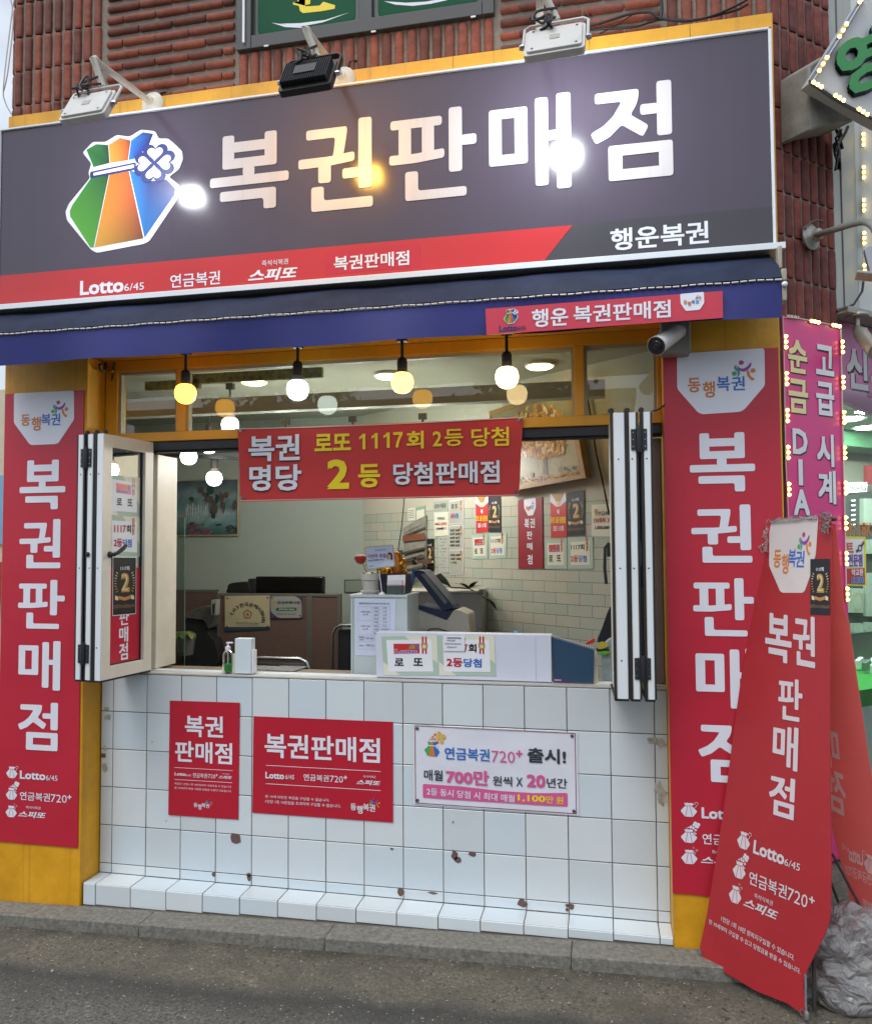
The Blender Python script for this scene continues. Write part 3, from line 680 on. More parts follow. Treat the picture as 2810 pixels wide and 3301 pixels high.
# ------------------------------------------------------------------ floodlights over the sign
def flood(src, flange, bendp, kind, label, es, ecol):
    s = Vector(src); f = Vector(flange); o = thing('floodlight', label, 'floodlight', tuple(f), 'floodlights on bent arms above the sign board')
    body = {'w': mat('white_lamp_paint', 'c9c8c4', .4, var=.06, streak=.15), 'b': mat('black_lamp_paint', '1b1b1d', .45, var=.08)}[kind]
    ARM = mat('white_pipe', 'cfcabd', .4, var=.08, streak=.2)
    aim = (Vector((s.x + .02, -.27, s.z - .24)) - s).normalized(); side = Vector((1, -.05, 0)).normalized(); up = side.cross(aim).normalized()
    if up.z < 0: up = -up
    w, hgt = .120, .088
    s = s - up * .02; top = s + up * .165
    mb = MB(); bend = Vector(bendp); e = [f, f + (bend - f) * .93, bend + Vector((0, .004, .008)), bend + (top - bend) * .06 + Vector((0, -.012, .006)), bend + (top - bend) * .2, top + Vector((0, 0, .012))]
    mb.tube(e, .0165, ARM, 10); mb.build('arm', o)
    mb = MB(); mb.lathe(f, (0, -1, 0), [(.062, 0), (.062, .006), (.05, .014), (.034, .03), (.024, .034), (.022, .05)], ARM, 20)
    for k in range(3): a = k * 2.1 + .5; mb.lathe(f + Vector((.05 * math.cos(a), -.006, .05 * math.sin(a))), (0, -1, 0), [(.006, 0), (.005, .005)], STEEL, 6)
    mb.build('flange', o)
    Q = Pl(s - aim * .028, -side if False else side, up)
    if Q.n.dot(-aim) < 0: Q = Pl(s - aim * .028, -side, up)
    mb = MB(); mb.poly(Q, rounded([(-w, -hgt), (w, -hgt), (w, hgt), (-w, hgt)], .018), .0, body, back=-.03)
    if kind == 'b':
        for k in range(22): x = -w * .85 + k * w * 1.7 / 21; mb.pbox(Q, x - .0022, x + .0022, -hgt * .8, hgt * .8, .0, .03, body)
        mb.pbox(Q, -.05, .05, -.03, .03, .0, .034, body)
    else:
        mb.poly(Q, rounded([(-w * .9, -hgt * .86), (w * .9, -hgt * .86), (w * .9, hgt * .86), (-w * .9, hgt * .86)], .012), .010, body, back=0)
        for x, y in ((-.8, -.75), (.8, -.75), (-.8, .75), (.8, .75)): mb.disc(Q, (x * w * .9, y * hgt * .9), .005, .0115, DK, 8)
        mb.rect(Q, -.02, -.012, .02, .018, .0115, mat('label_smudge', 'a8a59c', .6))
    mb.build('housing', o, bevel=.002)
    mb = MB(); ky = hgt + .055
    pth = [Q.P(-w - .008, 0, -.012), Q.P(-w - .008, ky - .02, -.012), Q.P(-w + .012, ky, -.012), Q.P(w - .012, ky, -.012), Q.P(w + .008, ky - .02, -.012), Q.P(w + .008, 0, -.012)]
    if kind == 'w': mb.tube(pth, .0065, body, 8)
    else:
        for a, b in zip(pth, pth[1:]): 
            d = (b - a).normalized(); mb.obox(a - Q.n * .012 - d.cross(Q.n) * .003, b - a, Q.n * .024, d.cross(Q.n) * .006, body)
    for sx in (-1, 1): mb.lathe(Q.P(sx * (w + .004), 0, -.012), Q.u * sx, [(.012, 0), (.012, .012), (.008, .02)], STEEL, 8)
    mb.build('bracket', o)
    mb = MB(); EM = mat('led_%s' % ecol, ecol, .3, var=0, emit=ecol, es=es)
    mb.poly(Q, [(w * .8, -hgt * .78), (-w * .8, -hgt * .78), (-w * .8, hgt * .78), (w * .8, hgt * .78)], -.0315, mat('lamp_reflector', 'b8bbbe', .3)); mb.f[-1] = mb.f[-1][::-1]
    mb.poly(Q, rounded([(-.06, -.04), (.06, -.04), (.06, .04), (-.06, .04)], .02), -.0330, EM); mb.f[-1] = mb.f[-1][::-1]
    mb.build('lens', o, smooth=False)
    mb = MB(); random.seed(int(abs(s.x) * 1000))
    for q in range(2):
        pts = [Q.P(-.06 + q * .05, hgt * .7, .012)] + [Q.P(-.05 + random.uniform(-.05, .06), hgt + random.uniform(-.03, .06), .02 + random.uniform(0, .03)) for _ in range(5)] + [top + Vector((0, -.01, .02 + q * .04))]
        sm = []
        for i in range(len(pts) - 1):
            a_, b_, c_, d_ = [pts[max(0, min(len(pts) - 1, q_))] for q_ in (i - 1, i, i + 1, i + 2)]
            for k in range(6): t = k / 6; sm.append(.5 * ((2 * b_) + (c_ - a_) * t + (2 * a_ - 5 * b_ + 4 * c_ - d_) * t * t + (3 * b_ - a_ - 3 * c_ + d_) * t ** 3))
        mb.tube(sm + [pts[-1]], .0055, CABLE, 6)
    mb.build('cable', o)
    return o
flood((.333, -.71, 3.825), (.29, -.15, 4.162), onY((304, 192), -.66), 'w', 'white floodlight on a bent pipe above the bag emblem', 130, 'f4f8ff')
flood((1.383, -.70, 3.828), (1.344, -.15, 4.157), onY((988, 98), -.64), 'b', 'black finned floodlight on a white bent pipe', 120, 'ffbe4e')
flood((2.424, -.71, 3.832), (2.313, -.15, 4.143), onY((1742, -45), -.66), 'w', 'rust stained white floodlight nearest the black cable bundle', 270, 'f2fbff')

# ------------------------------------------------------------------ awning
aw = thing('awning', 'rolled dark blue fabric awning with hanging valance under the sign board', 'awning', (1.38, -.3, 2.74))
AF = mat('slate_awning_cloth', '20283f', .7, spec=.2, var=.3, vs=5, streak=.2, bump=.2, bs=10); AV = mat('blue_valance_cloth', '121c6a', .55, var=.14, vs=2.2, bump=.12, bs=7)
xr, xl = 3.30, -.62
mb = MB(); mb.box(xl, 3.345, -.322, -.155, 3.066, 3.086, mat('pale_gutter', 'c9c8ba', .4, var=.1, streak=.25)); mb.box(xl, 3.348, -.330, -.318, 3.062, 3.090, WMET); mb.build('rain_trim', aw, bevel=.002)
mb = MB(); mb.box(xl, xr, -.26, -.155, 2.90, 3.062, mat('awning_housing', '24242c', .6)); mb.build('cassette', aw)
za = onY(K('A6', 1200, 400), -.30).z; zf = onY(K('A6', 1205, 500), -.45).z; zp = onY(K('A6', 1200, 538), -.455).z; zv = onY(K('A6', 1200, 745), -.455).z
mb = MB(); nx = 90; rows = []
for j, (y, z, wv) in enumerate(((-.262, za + .012, 0), (-.30, za, .006), (-.35, (za * 2 + zf) / 3 + .004, .006), (-.41, (za + zf * 2) / 3 + .008, .003), (-.45, zf, .001), (-.462, zf - .018, 0), (-.46, zp + .012, 0))):
    rows.append([(xl + (xr - xl) * i / nx, y + wv * .4 * math.sin(i * .9 + j), z + wv * math.sin(i * .37 + j * .8) * math.sin(i * .11)) for i in range(nx + 1)])
mb.add([p for r_ in rows for p in r_], [(j * (nx + 1) + i, (j + 1) * (nx + 1) + i, (j + 1) * (nx + 1) + i + 1, j * (nx + 1) + i + 1) for j in range(len(rows) - 1) for i in range(nx)], AF)
mb.build('roof_cloth', aw)
mb = MB(); mb.box(xl, xr, -.452, -.415, zp + .004, zf - .012, mat('navy_front_bar', '1d1e33', .5)); mb.build('front_bar', aw, bevel=.003)
mb = MB(); rows = []
for j in range(7):
    t = j / 6; rows.append([(xl + (xr - xl) * i / nx, -.455 + t * .012 * math.sin(i * .21) + .004 * t * math.sin(i * .55 + 1), zp + (zv - zp) * t - (.003 * math.sin(i * .3) if j == 6 else 0)) for i in range(nx + 1)])
mb.add([p for r_ in rows for p in r_], [(j * (nx + 1) + i, (j + 1) * (nx + 1) + i, (j + 1) * (nx + 1) + i + 1, j * (nx + 1) + i + 1) for j in range(6) for i in range(nx)], AV)
val = mb.build('valance', aw)
mb = MB(); k = 0; x = xl
while x < xr: mb.tube([(x, -.462, zp + .003 + .0015 * math.sin(x * 30)), (x + .026, -.462, zp + .003 + .0015 * math.sin(x * 30 + .8))], .0035, WCAB, 5); x += .033
mb.build('piping', aw)
mb = MB()
for z0_, z1_, y0_, x1_ in ((zf + .04, za + .01, -.40, 3.318), (zp + .0, zf + .02, -.455, 3.322), (zp - .085, zp - .008, -.46, 3.32)): mb.box(xr + .002, x1_, y0_, y0_ + .05, z0_, z1_, mat('cream_bracket', '9d998a', .5, var=.15))
mb.lathe((xr + .01, -.46, zp - .02), (0, -1, 0), [(.012, 0), (.012, .012), (.004, .016)], WMET, 10)
mb.build('end_bracket', aw, bevel=.004)

# strip sign pinned on the valance
PV = facade(-.474)
mb = MB(); c4 = [PV.uv(K('A5', 1172, 697)), PV.uv(K('A5', 1178, 845)), PV.uv(K('A6', 917, 748)), PV.uv(K('A6', 915, 595))]
mb.poly(PV, c4, 0, mat('pink_red_strip', 'c3354a', .4, var=.03), back=-.006)
mb.text(PV, '행운', WH, 'A5', (1435, 702), (1643, 792), bold=.02); mb.text(PV, '복권판매점', WH, 'A5', (1672, 683), (620, 746), c2='A6', bold=.02)
mb.text(PV, 'Lotto', NAVY, 'A5', (1250, 792), (1353, 822), bold=.03); mb.text(PV, '6/45', NAVY, 'A5', (1355, 795), (1400, 816), bold=.01)
PV.scale = .3; emblem(mb, PV, boxmap(PV, 'A5', (1277, 702), (1360, 779)), .002)
mb.poly(PV, PV.q('A6', (673, 613), (808, 601), (810, 662), (785, 703), (705, 710), (676, 668)), .002, WH, r=.006)
company(mb, PV, 'A6', [((692, 650), (712, 673)), ((714, 656), (735, 682)), ((737, 648), (757, 671)), ((759, 648), (780, 669))], ((758, 622), (795, 650)), d=.003)
tag(mb.build('strip_sign', smooth=False), 'narrow red sign with white lettering pinned onto the blue awning valance', 'sign')

# ------------------------------------------------------------------ pillar banners
def bigtext(mb, P, rows):
    for ch, c, tl, br in rows: mb.glyph(P, ch, WH, c, tl, br, d=.0015, r=3.5)
PB = facade(-.157)
uL0, uL1 = -.5735, -.0925; zL1 = PB.uv(K('B1', 250, 112))[1]; zL0 = PB.uv(K('C8', 300, 1652))[1]
bl = thing('pillar_banner', 'tall red vinyl banner with white lettering on the pillar beside the glazed folding window', 'banner', ((uL0 + uL1) / 2, -.155, zL0), 'red banners on the yellow pillars')
mb = MB(); mb.rect(PB, uL0, zL0, uL1, zL1, 0, RED, back=-.005); mb.poly(PB, PB.q('B1', (80, 120), (422, 104), (422, 268), (333, 402), (318, 408), (182, 414), (168, 408), (80, 288)), .0012, WH, r=.012); mb.build('sheet', bl, smooth=False)
mb = MB(); company(mb, PB, 'B1', [((121, 241), (172, 304)), ((181, 255), (233, 332)), ((236, 238), (290, 302)), ((293, 236), (344, 300))], ((292, 162), (388, 256)), d=.002); mb.build('company_mark', bl, smooth=False)
mb = MB(); bigtext(mb, PB, [('복', 'B1', (116, 503), (372, 778)), ('권', 'B1', (114, 838), (345, 1115)), ('판', 'C8', (114, 36), (393, 336)), ('매', 'C8', (116, 404), (366, 710)), ('점', 'C8', (111, 775), (351, 1078))]); mb.build('large_lettering', bl, smooth=False)
mb = MB()
for q, kd in (((40, 1168, 106, 1243), 'coin'), ((38, 1297, 104, 1374), 'bubble'), ((36, 1405, 102, 1481), 'star')): bag_icon(mb, PB, boxmap(PB, 'C8', q[:2], q[2:]), .0015, kd)
mb.text(PB, 'Lotto', WH, 'C8', (123, 1194), (278, 1255), bold=.03); mb.text(PB, '6/45', WH, 'C8', (281, 1222), (351, 1259), bold=.004)
mb.text(PB, '연금복권', WH, 'C8', (123, 1322), (305, 1386), bold=.012); mb.text(PB, '720', WH, 'C8', (310, 1338), (407, 1393), bold=0); mb.text(PB, '+', WH, 'C8', (411, 1342), (436, 1370), bold=.03)
mb.text(PB, '즉석식복권', WH, 'C8', (160, 1409), (248, 1433), bold=.006); mb.text(PB, '스피또', WH, 'C8', (113, 1438), (279, 1489), bold=.03, it=.25)
mb.build('small_lettering', bl, smooth=False)
uR0, uR1 = PB.uv(K('C5', 225, 200))[0], 3.343; zR1 = PB.uv(K('A6', 900, 935))[1]; zR0 = PB.uv(K('C5', 360, 1210))[1]
brn = thing('pillar_banner', 'tall red vinyl banner with white lettering on the pillar behind the leaning banner stand', 'banner', ((uR0 + uR1) / 2, -.155, zR0), 'red banners on the yellow pillars')
mb = MB(); mb.rect(PB, uR0, zR0, uR1, zR1, 0, RED, back=-.005); mb.poly(PB, PB.q('A6', (655, 952), (1152, 921), (1155, 1133), (1040, 1268), (1015, 1283), (800, 1297), (775, 1287), (656, 1152)), .0012, WH, r=.012); mb.build('sheet', brn, smooth=False)
mb = MB(); company(mb, PB, 'A6', [((716, 1092), (790, 1172)), ((800, 1112), (872, 1202)), ((880, 1084), (957, 1164)), ((963, 1084), (1042, 1160))], ((963, 992), (1102, 1106)), d=.002); mb.build('company_mark', brn, smooth=False)
mb = MB(); bigtext(mb, PB, [('복', 'B6', (724, 350), (1102, 676)), ('권', 'B6', (734, 757), (1084, 1083)), ('판', 'C6', (82, 683), (600, 1172)), ('매', 'C6', (104, 1260), (622, 1806)), ('점', 'C5', (408, 52), (800, 472))]); mb.build('large_lettering', brn, smooth=False)
mb = MB()
for q, kd in (((296, 592, 406, 693), 'coin'), ((297, 768, 407, 867), 'bubble'), ((300, 905, 409, 1009), 'star')): bag_icon(mb, PB, boxmap(PB, 'C5', q[:2], q[2:]), .0015, kd)
mb.text(PB, 'Lotto', WH, 'C5', (435, 626), (677, 716), bold=.03); mb.text(PB, '연금복권', WH, 'C5', (440, 800), (725, 892), bold=.012); mb.text(PB, '스피또', WH, 'C5', (430, 950), (690, 1022), bold=.03, it=.25); mb.text(PB, '즉석식복권', WH, 'C5', (504, 912), (640, 948), bold=.006)
mb.build('small_lettering', brn, smooth=False)

# ------------------------------------------------------------------ posters stuck on the tiles
PT = facade(-.0075)
RP = mat('red_poster', 'b51f33', .3, var=.04, vs=3)
mb = MB(); mb.poly(PT, PT.q('C2', (104, 130), (601, 145), (591, 977), (93, 943)), 0, RP, back=-.0015)
mb.text(PT, '복권', WH, 'C2', (214, 232), (484, 397), bold=.02); mb.text(PT, '판매점', WH, 'C2', (144, 413), (548, 586), bold=.02)
for a, b in (((138, 605), (552, 628)), ((138, 690), (550, 714))): mb.line(PT, *PT.q('C2', a, b), .0022, .001, WH)
mb.text(PT, 'Lotto', WH, 'C2', (140, 637), (220, 666), bold=.03); mb.text(PT, '6/45', WH, 'C2', (222, 652), (256, 670), bold=0); mb.text(PT, '연금복권', WH, 'C2', (270, 643), (372, 682), bold=.012); mb.text(PT, '720', WH, 'C2', (378, 652), (430, 683), bold=0); mb.text(PT, '+', WH, 'C2', (432, 650), (447, 668), bold=.02); mb.text(PT, '스피또', WH, 'C2', (452, 660), (547, 690), bold=.03, it=.25); mb.text(PT, '즉석식복권', WH, 'C2', (478, 646), (530, 657), bold=0)
mb.text(PT, '복권은 1인당 1회 10만원까지 구입하실 수 있습니다.', WH, 'C2', (140, 711), (545, 752), bold=0); mb.text(PT, '만 19세부터 복권 구매와 당첨금 수령이 가능합니다.', WH, 'C2', (140, 741), (545, 783), bold=0)
company(mb, PT, 'C2', [((276, 856), (303, 888)), ((304, 866), (331, 906)), ((332, 858), (359, 892)), ((360, 862), (387, 894))], ((358, 826), (410, 878)), white=True)
tag(mb.build('poster', smooth=False), 'small upright red poster on the white tiles below the counter', 'poster', 'lottery notices on the white tiles')
mb = MB(); mb.poly(PT, PT.q('C2', (700, 241), (1690, 282), (1690, 998), (690, 927)), 0, RP, back=-.0015)
mb.text(PT, '복권판매점', WH, 'C2', (780, 360), (1598, 576), bold=.02)
for a, b in (((788, 590), (1603, 634)), ((786, 720), (1602, 770))): mb.line(PT, *PT.q('C2', a, b), .0026, .001, WH)
mb.text(PT, 'Lotto', WH, 'C2', (785, 635), (918, 690), bold=.03); mb.text(PT, '6/45', WH, 'C2', (927, 655), (990, 691), bold=.004); mb.text(PT, '연금복권', WH, 'C2', (1055, 650), (1235, 708), bold=.012); mb.text(PT, '720', WH, 'C2', (1243, 662), (1336, 714), bold=0); mb.text(PT, '+', WH, 'C2', (1340, 662), (1366, 690), bold=.03); mb.text(PT, '즉석식복권', WH, 'C2', (1480, 660), (1568, 682), bold=.006); mb.text(PT, '스피또', WH, 'C2', (1431, 690), (1601, 736), bold=.03, it=.25)
mb.text(PT, '만 19세 미만은 복권을 구입할 수 없습니다.', WH, 'C2', (785, 799), (1240, 850), bold=.004); mb.text(PT, '1인당 1회 10만원을 초과하여 구입할 수 없습니다.', WH, 'C2', (785, 834), (1320, 893), bold=.004)
company(mb, PT, 'C2', [((1389, 860), (1430, 912)), ((1434, 875), (1476, 935)), ((1479, 862), (1521, 915)), ((1523, 866), (1564, 920))], ((1521, 817), (1600, 893)), white=True)
tag(mb.build('poster', smooth=False), 'wide red poster with a white heading, between the upright red poster and the white banner', 'poster', 'lottery notices on the white tiles')
# white banner notice, slightly rippled cloth
BNW = mat('white_banner_cloth', 'd9dce6', .5, var=.05, bump=.2, bs=9); WINE = mat('wine_print', '8c3a55', .5); CHAR = mat('charcoal_print', '32363f', .5, var=.02)
mb = MB(); c4 = [PT.uv(K('C3', *p)) for p in ((190, 200), (1436, 264), (1446, 894), (195, 808))]
nx, ny = 24, 10; vs = []
for j in range(ny + 1):
    for i in range(nx + 1):
        s, t = i / nx, j / ny; p = [(1 - t) * ((1 - s) * c4[0][k] + s * c4[1][k]) + t * ((1 - s) * c4[3][k] + s * c4[2][k]) for k in (0, 1)]
        vs.append(PT.P(p[0], p[1] - .004 * math.sin(math.pi * s) * (1 - t), -.0003 - .0022 * abs(math.sin(3 * s + 5 * t)) * math.sin(math.pi * s)))
mb.add(vs, [((j + 1) * (nx + 1) + i, (j + 1) * (nx + 1) + i + 1, j * (nx + 1) + i + 1, j * (nx + 1) + i) for j in range(ny) for i in range(nx)], BNW)
for a, b in (((205, 211), (1418, 270)), ((1418, 270), (1428, 879)), ((1428, 879), (210, 797)), ((210, 797), (205, 211))): mb.line(PT, *PT.q('C3', a, b), .0035, .0012, WINE)
for x, y in ((223, 232), (1396, 290), (225, 777), (1410, 860)): mb.ring(PT, PT.uv(K('C3', x, y)), .003, .0085, .003, STEEL); mb.disc(PT, PT.uv(K('C3', x, y)), .004, .0026, DK, 8)
f = boxmap(PT, 'C3', (275, 325), (393, 448)); PT.scale = .4
S_ = lambda pts: [f(x, y) for x, y in pts]
for pts, m in (([(22,2),(42,6),(42,26),(28,28)], GRN), ([(43,6),(60,3),(58,26),(43,26)], ORG), ([(61,3),(86,8),(78,28),(59,26)], BLU), ([(28,32),(42,30),(30,96),(20,94),(0,58)], GRN), ([(43,30),(58,30),(70,98),(31,97)], ORG), ([(59,30),(78,32),(100,68),(80,100),(71,98)], BLU)): mb.poly(PT, S_(pts), .0015, m)
mb.line(PT, f(28, 29), f(90, 32), .004, .002, WH); mb.line(PT, f(82, 18), f(82, 46), .005, .0021, WH)
for x, y, r_ in ((388, 268, 14), (420, 295, 18), (383, 303, 14), (358, 279, 10), (408, 333, 14), (375, 336, 10), (340, 295, 7), (355, 312, 8), (336, 314, 6), (324, 305, 4), (318, 316, 4)):
    u, v = PT.uv(K('C3', x, y)); mb.disc(PT, (u, v), r_ * .2 / 118 / 2.352 * 1.0, .0015, ORG if r_ < 12 else mat('amber_print', 'd9a93c', .5), 14)
mb.text(PT, '연금복권', BLU, 'C3', (429, 372), (771, 484), bold=.018); mb.text(PT, '720', PINK, 'C3', (785, 398), (963, 495), bold=.0); mb.text(PT, '+', PINK, 'C3', (970, 396), (1020, 450), bold=.04); mb.text(PT, '출시!', CHAR, 'C3', (1057, 376), (1350, 505), bold=.028)
mb.text(PT, '매월', CHAR, 'C3', (274, 542), (416, 632), bold=.016); mb.text(PT, '700만', PINK, 'C3', (440, 537), (768, 668), bold=.035); mb.text(PT, '원씩', CHAR, 'C3', (794, 590), (942, 673), bold=.016); mb.text(PT, 'X', CHAR, 'C3', (972, 602), (1022, 672), bold=.01); mb.text(PT, '20', PINK, 'C3', (1052, 578), (1195, 685), bold=.035); mb.text(PT, '년간', CHAR, 'C3', (1204, 605), (1360, 688), bold=.016)
mb.poly(PT, PT.q('C3', (265, 652), (560, 672), (850, 706), (1100, 722), (1362, 722), (1363, 826), (1100, 812), (265, 757)), .0013, PINK, r=.008)
mb.text(PT, '2등 동시 당첨 시 최대 매월', WH, 'C3', tl=(296, 680), tr=(962, 736), bl=(294, 736), bold=.014, d=.0025); mb.text(PT, '1,100', YLP, 'C3', (984, 730), (1194, 800), bold=.03, d=.0025); mb.text(PT, '만 원', YLP, 'C3', (1200, 742), (1330, 806), bold=.018, d=.0025)
tag(mb.build('banner_notice', smooth=False), 'white cloth banner with pink and dark lettering and four eyelets on the tiles', 'banner', 'lottery notices on the white tiles')

# ------------------------------------------------------------------ red cloth banner across the opening
PH = facade(-.03)
mb = MB(); c4 = [PH.uv(p) for p in (K('B2', 192, 236), K('B3', 1385, 251), K('B3', 1362, 704), K('B2', 215, 933))]
nx, ny = 40, 12; vs = []
def hb(s, t):
    p = [(1 - t) * ((1 - s) * c4[0][k] + s * c4[1][k]) + t * ((1 - s) * c4[3][k] + s * c4[2][k]) for k in (0, 1)]
    return p[0], p[1] - .008 * math.sin(math.pi * s) * (1 - t) ** 2
for j in range(ny + 1):
    for i in range(nx + 1):
        s, t = i / nx, j / ny; u, v = hb(s, t); vs.append(PH.P(u, v, -.003 - .004 * (1 + math.sin(s * 9 + t * 2)) * .5 * (.3 + t)))
mb.add(vs, [((j + 1) * (nx + 1) + i, (j + 1) * (nx + 1) + i + 1, j * (nx + 1) + i + 1, j * (nx + 1) + i) for j in range(ny) for i in range(nx)], mat('scarlet_banner_cloth', 'bf2c2b', .5, var=.05, vs=3, bump=.1, bs=10))
for t in (0.004, .99): mb.poly(PH, [hb(0, t), hb(.25, t), hb(.5, t), hb(.75, t), hb(1, t)] + [hb(s, t + .012 if t < .5 else t - .008) for s in (1, .75, .5, .25, 0)], .0006, mat('pale_hem', 'd9b8b4', .6))
banner = thing('cloth_banner', 'red cloth banner with yellow and white lettering hung across the top of the counter opening', 'banner', (1.24, -.03, 1.96))
mb.build('cloth', banner)
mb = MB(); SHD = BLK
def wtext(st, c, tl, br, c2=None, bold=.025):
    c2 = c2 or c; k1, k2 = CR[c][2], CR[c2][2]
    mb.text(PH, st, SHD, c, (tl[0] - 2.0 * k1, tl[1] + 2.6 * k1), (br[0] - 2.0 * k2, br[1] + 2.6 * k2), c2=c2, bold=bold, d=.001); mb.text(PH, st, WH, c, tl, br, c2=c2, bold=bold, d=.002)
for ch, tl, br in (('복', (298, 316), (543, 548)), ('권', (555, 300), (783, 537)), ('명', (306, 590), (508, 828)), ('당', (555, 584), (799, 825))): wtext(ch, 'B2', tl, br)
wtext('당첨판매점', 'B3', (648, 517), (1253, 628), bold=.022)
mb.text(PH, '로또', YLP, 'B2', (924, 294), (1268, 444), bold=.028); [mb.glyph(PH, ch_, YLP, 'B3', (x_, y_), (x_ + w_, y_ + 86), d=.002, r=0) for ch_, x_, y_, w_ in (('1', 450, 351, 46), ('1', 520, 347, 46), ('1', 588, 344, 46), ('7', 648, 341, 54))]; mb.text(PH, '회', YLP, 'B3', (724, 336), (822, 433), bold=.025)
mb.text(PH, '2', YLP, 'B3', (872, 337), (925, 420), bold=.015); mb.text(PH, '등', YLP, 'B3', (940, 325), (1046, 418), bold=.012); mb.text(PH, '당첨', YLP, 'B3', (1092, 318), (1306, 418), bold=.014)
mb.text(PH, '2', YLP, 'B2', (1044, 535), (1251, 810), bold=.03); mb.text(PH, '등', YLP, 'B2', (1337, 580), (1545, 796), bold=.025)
mb.build('lettering', banner, smooth=False)
for c, x, y, tie in (('B2', 220, 258, 1), ('B3', 1362, 269, 1), ('B2', 240, 898, 0), ('B3', 1345, 680, 0)):
    mb = MB(); u = PH.uv(K(c, x, y)); mb.ring(PH, u, .0045, .0085, .002, STEEL); mb.disc(PH, u, .0048, .0012, DK, 10)
    if tie: sg = -1 if c == 'B2' else 1; mb.tube([PH.P(u[0], u[1], .003), PH.P(u[0] + sg * .008, u[1] + .006, .008), PH.P(u[0] + sg * .03, u[1] + .011, .002), PH.P(u[0] + sg * .036, u[1] + .012, -.006)], .0022, WCAB, 6)
    mb.build('eyelet', banner)

# ------------------------------------------------------------------ bulbs under the awning and inside
def pendant(name, loc, label, ecol, es, group, top, white_neck=False):
    o = thing(name, label, 'lamp', loc, group); L = Vector(loc)
    mb = MB(); mb.lathe(L, (0, 0, 1), [(.002, -.055), (.02, -.053), (.037, -.044), (.049, -.028), (.054, -.006), (.0535, .010), (.047, .030), (.036, .040), (.03, .043)], mat('bulb_glow_%s' % ecol, ecol, .3, var=0, emit=ecol, es=es), 24); mb.build('bulb', o)
    LS = mat('lamp_socket_grey', '3a3833', .5, var=.05)
    mb = MB(); mb.lathe(L, (0, 0, 1), [(.034, .0425), (.026, .066), (.024, .067)] if white_neck else [(.026, .0425), (.026, .046)], mat('bulb_neck', '8a8378', .5) if white_neck else LS, 18)
    b = .068 if white_neck else .046
    mb.lathe(L, (0, 0, 1), [(.024, b), (.0245, b + .055), (.019, b + .068), (.008, b + .074)], LS, 18); mb.build('socket', o)
    mb = MB(); mb.tube([L + Vector((0, 0, b + .07)), L + Vector((0, 0, top - .035))], .0075, LS, 8); mb.box(L.x - .024, L.x + .024, L.y - .016, L.y + .016, L.z + top - .036, L.z + top, LS); mb.build('stem', o)
    return o
BG = 'globe bulbs on black stems under the awning'
for (x, z), lab, c, e, nk in (((.512, 2.607), 'lit yellow globe bulb in front of the narrow left transom mullion', 'ffb842', 4.2, 0), ((1.118, 2.598), 'lit cool white globe bulb with a pale neck under the awning', 'e6fbee', 5.5, 1), ((1.65, 2.608), 'lit amber globe bulb between the cool white one and the brightest one', 'ffc255', 4.6, 0), ((2.153, 2.608), 'brightest warm white globe bulb, hanging below the red strip sign', 'ffe0a0', 7.5, 0)):
    pendant('pendant_lamp', (x, -.185, z), lab, c, e, BG, .235 - (z - 2.605), nk)
mb = MB(); mb.box(.2, 2.5, -.205, -.165, 2.84, 2.865, DK); tag(mb.build('lamp_track', bevel=.002), 'black lamp track under the awning holding the four globe bulbs', 'lamp track')
IG = 'globe bulbs hanging inside the shop'
for p, y, lab in ((K('E7', 600, 1110), 1.25, 'lit white bulb hanging in front of the waterfall picture'), (K('E7', 222, 790), 1.0, 'lit white bulb just above the waterfall picture, by the white jamb'), (K('E7', 522, 622), .9, 'lit white bulb half hidden behind the black window track'), (K('E7', 836, 318), .75, 'lit white bulb seen through the transom glass above the red cloth banner')):
    q = onY(p, y); pendant('pendant_lamp', tuple(q), lab, 'ffffff', 9, IG, max(.15, 2.445 - q.z) if y > 1.2 else .26, True)
for x in (.6, 1.05, 1.5): pendant('pendant_lamp', (x, .9, 2.38), 'lit white bulb on the ceiling behind the red cloth banner', 'fffefa', 95, 'bulbs behind the cloth banner', .26, True)  # unseen bulbs added behind the banner to brighten the interior
mb = MB(); a, b = onY(K('E7', 330, 785), 1.2), onY(K('E7', 980, 815), 1.2); mb.obox((-.9, 1.2, 2.500), (1.35, 0, -.10), (0, .03, 0), (0, 0, .022), DK); tag(mb.build('lamp_track'), 'black ceiling track inside the shop carrying white bulbs', 'lamp track')
for p, lab in ((K('A4', 1445, 1112), 'round warm ceiling light seen through the glass near the yellow bulb'), (K('A5', 618, 1077), 'round warm ceiling light half behind the amber bulb'), (K('A5', 1480, 1021), 'round warm ceiling light near the transom mullion and the tree painting')):
    q = onZ(p, 2.84); o = thing('ceiling_light', lab, 'ceiling light', tuple(q), 'round ceiling lights inside the shop')
    mb = MB(); mb.lathe(q, (0, 0, 1), [(.001, -.016), (.062, -.014), (.073, -.008), (.075, 0)], mat('warm_diffuser', 'ffdf8a', .4, var=0, emit='ffd98a', es=22), 28); mb.build('diffuser', o)
    mb = MB(); mb.lathe(q, (0, 0, 1), [(.075, -.004), (.084, -.004), (.084, .012), (.075, .012)], WOLD, 28); mb.build('rim', o)

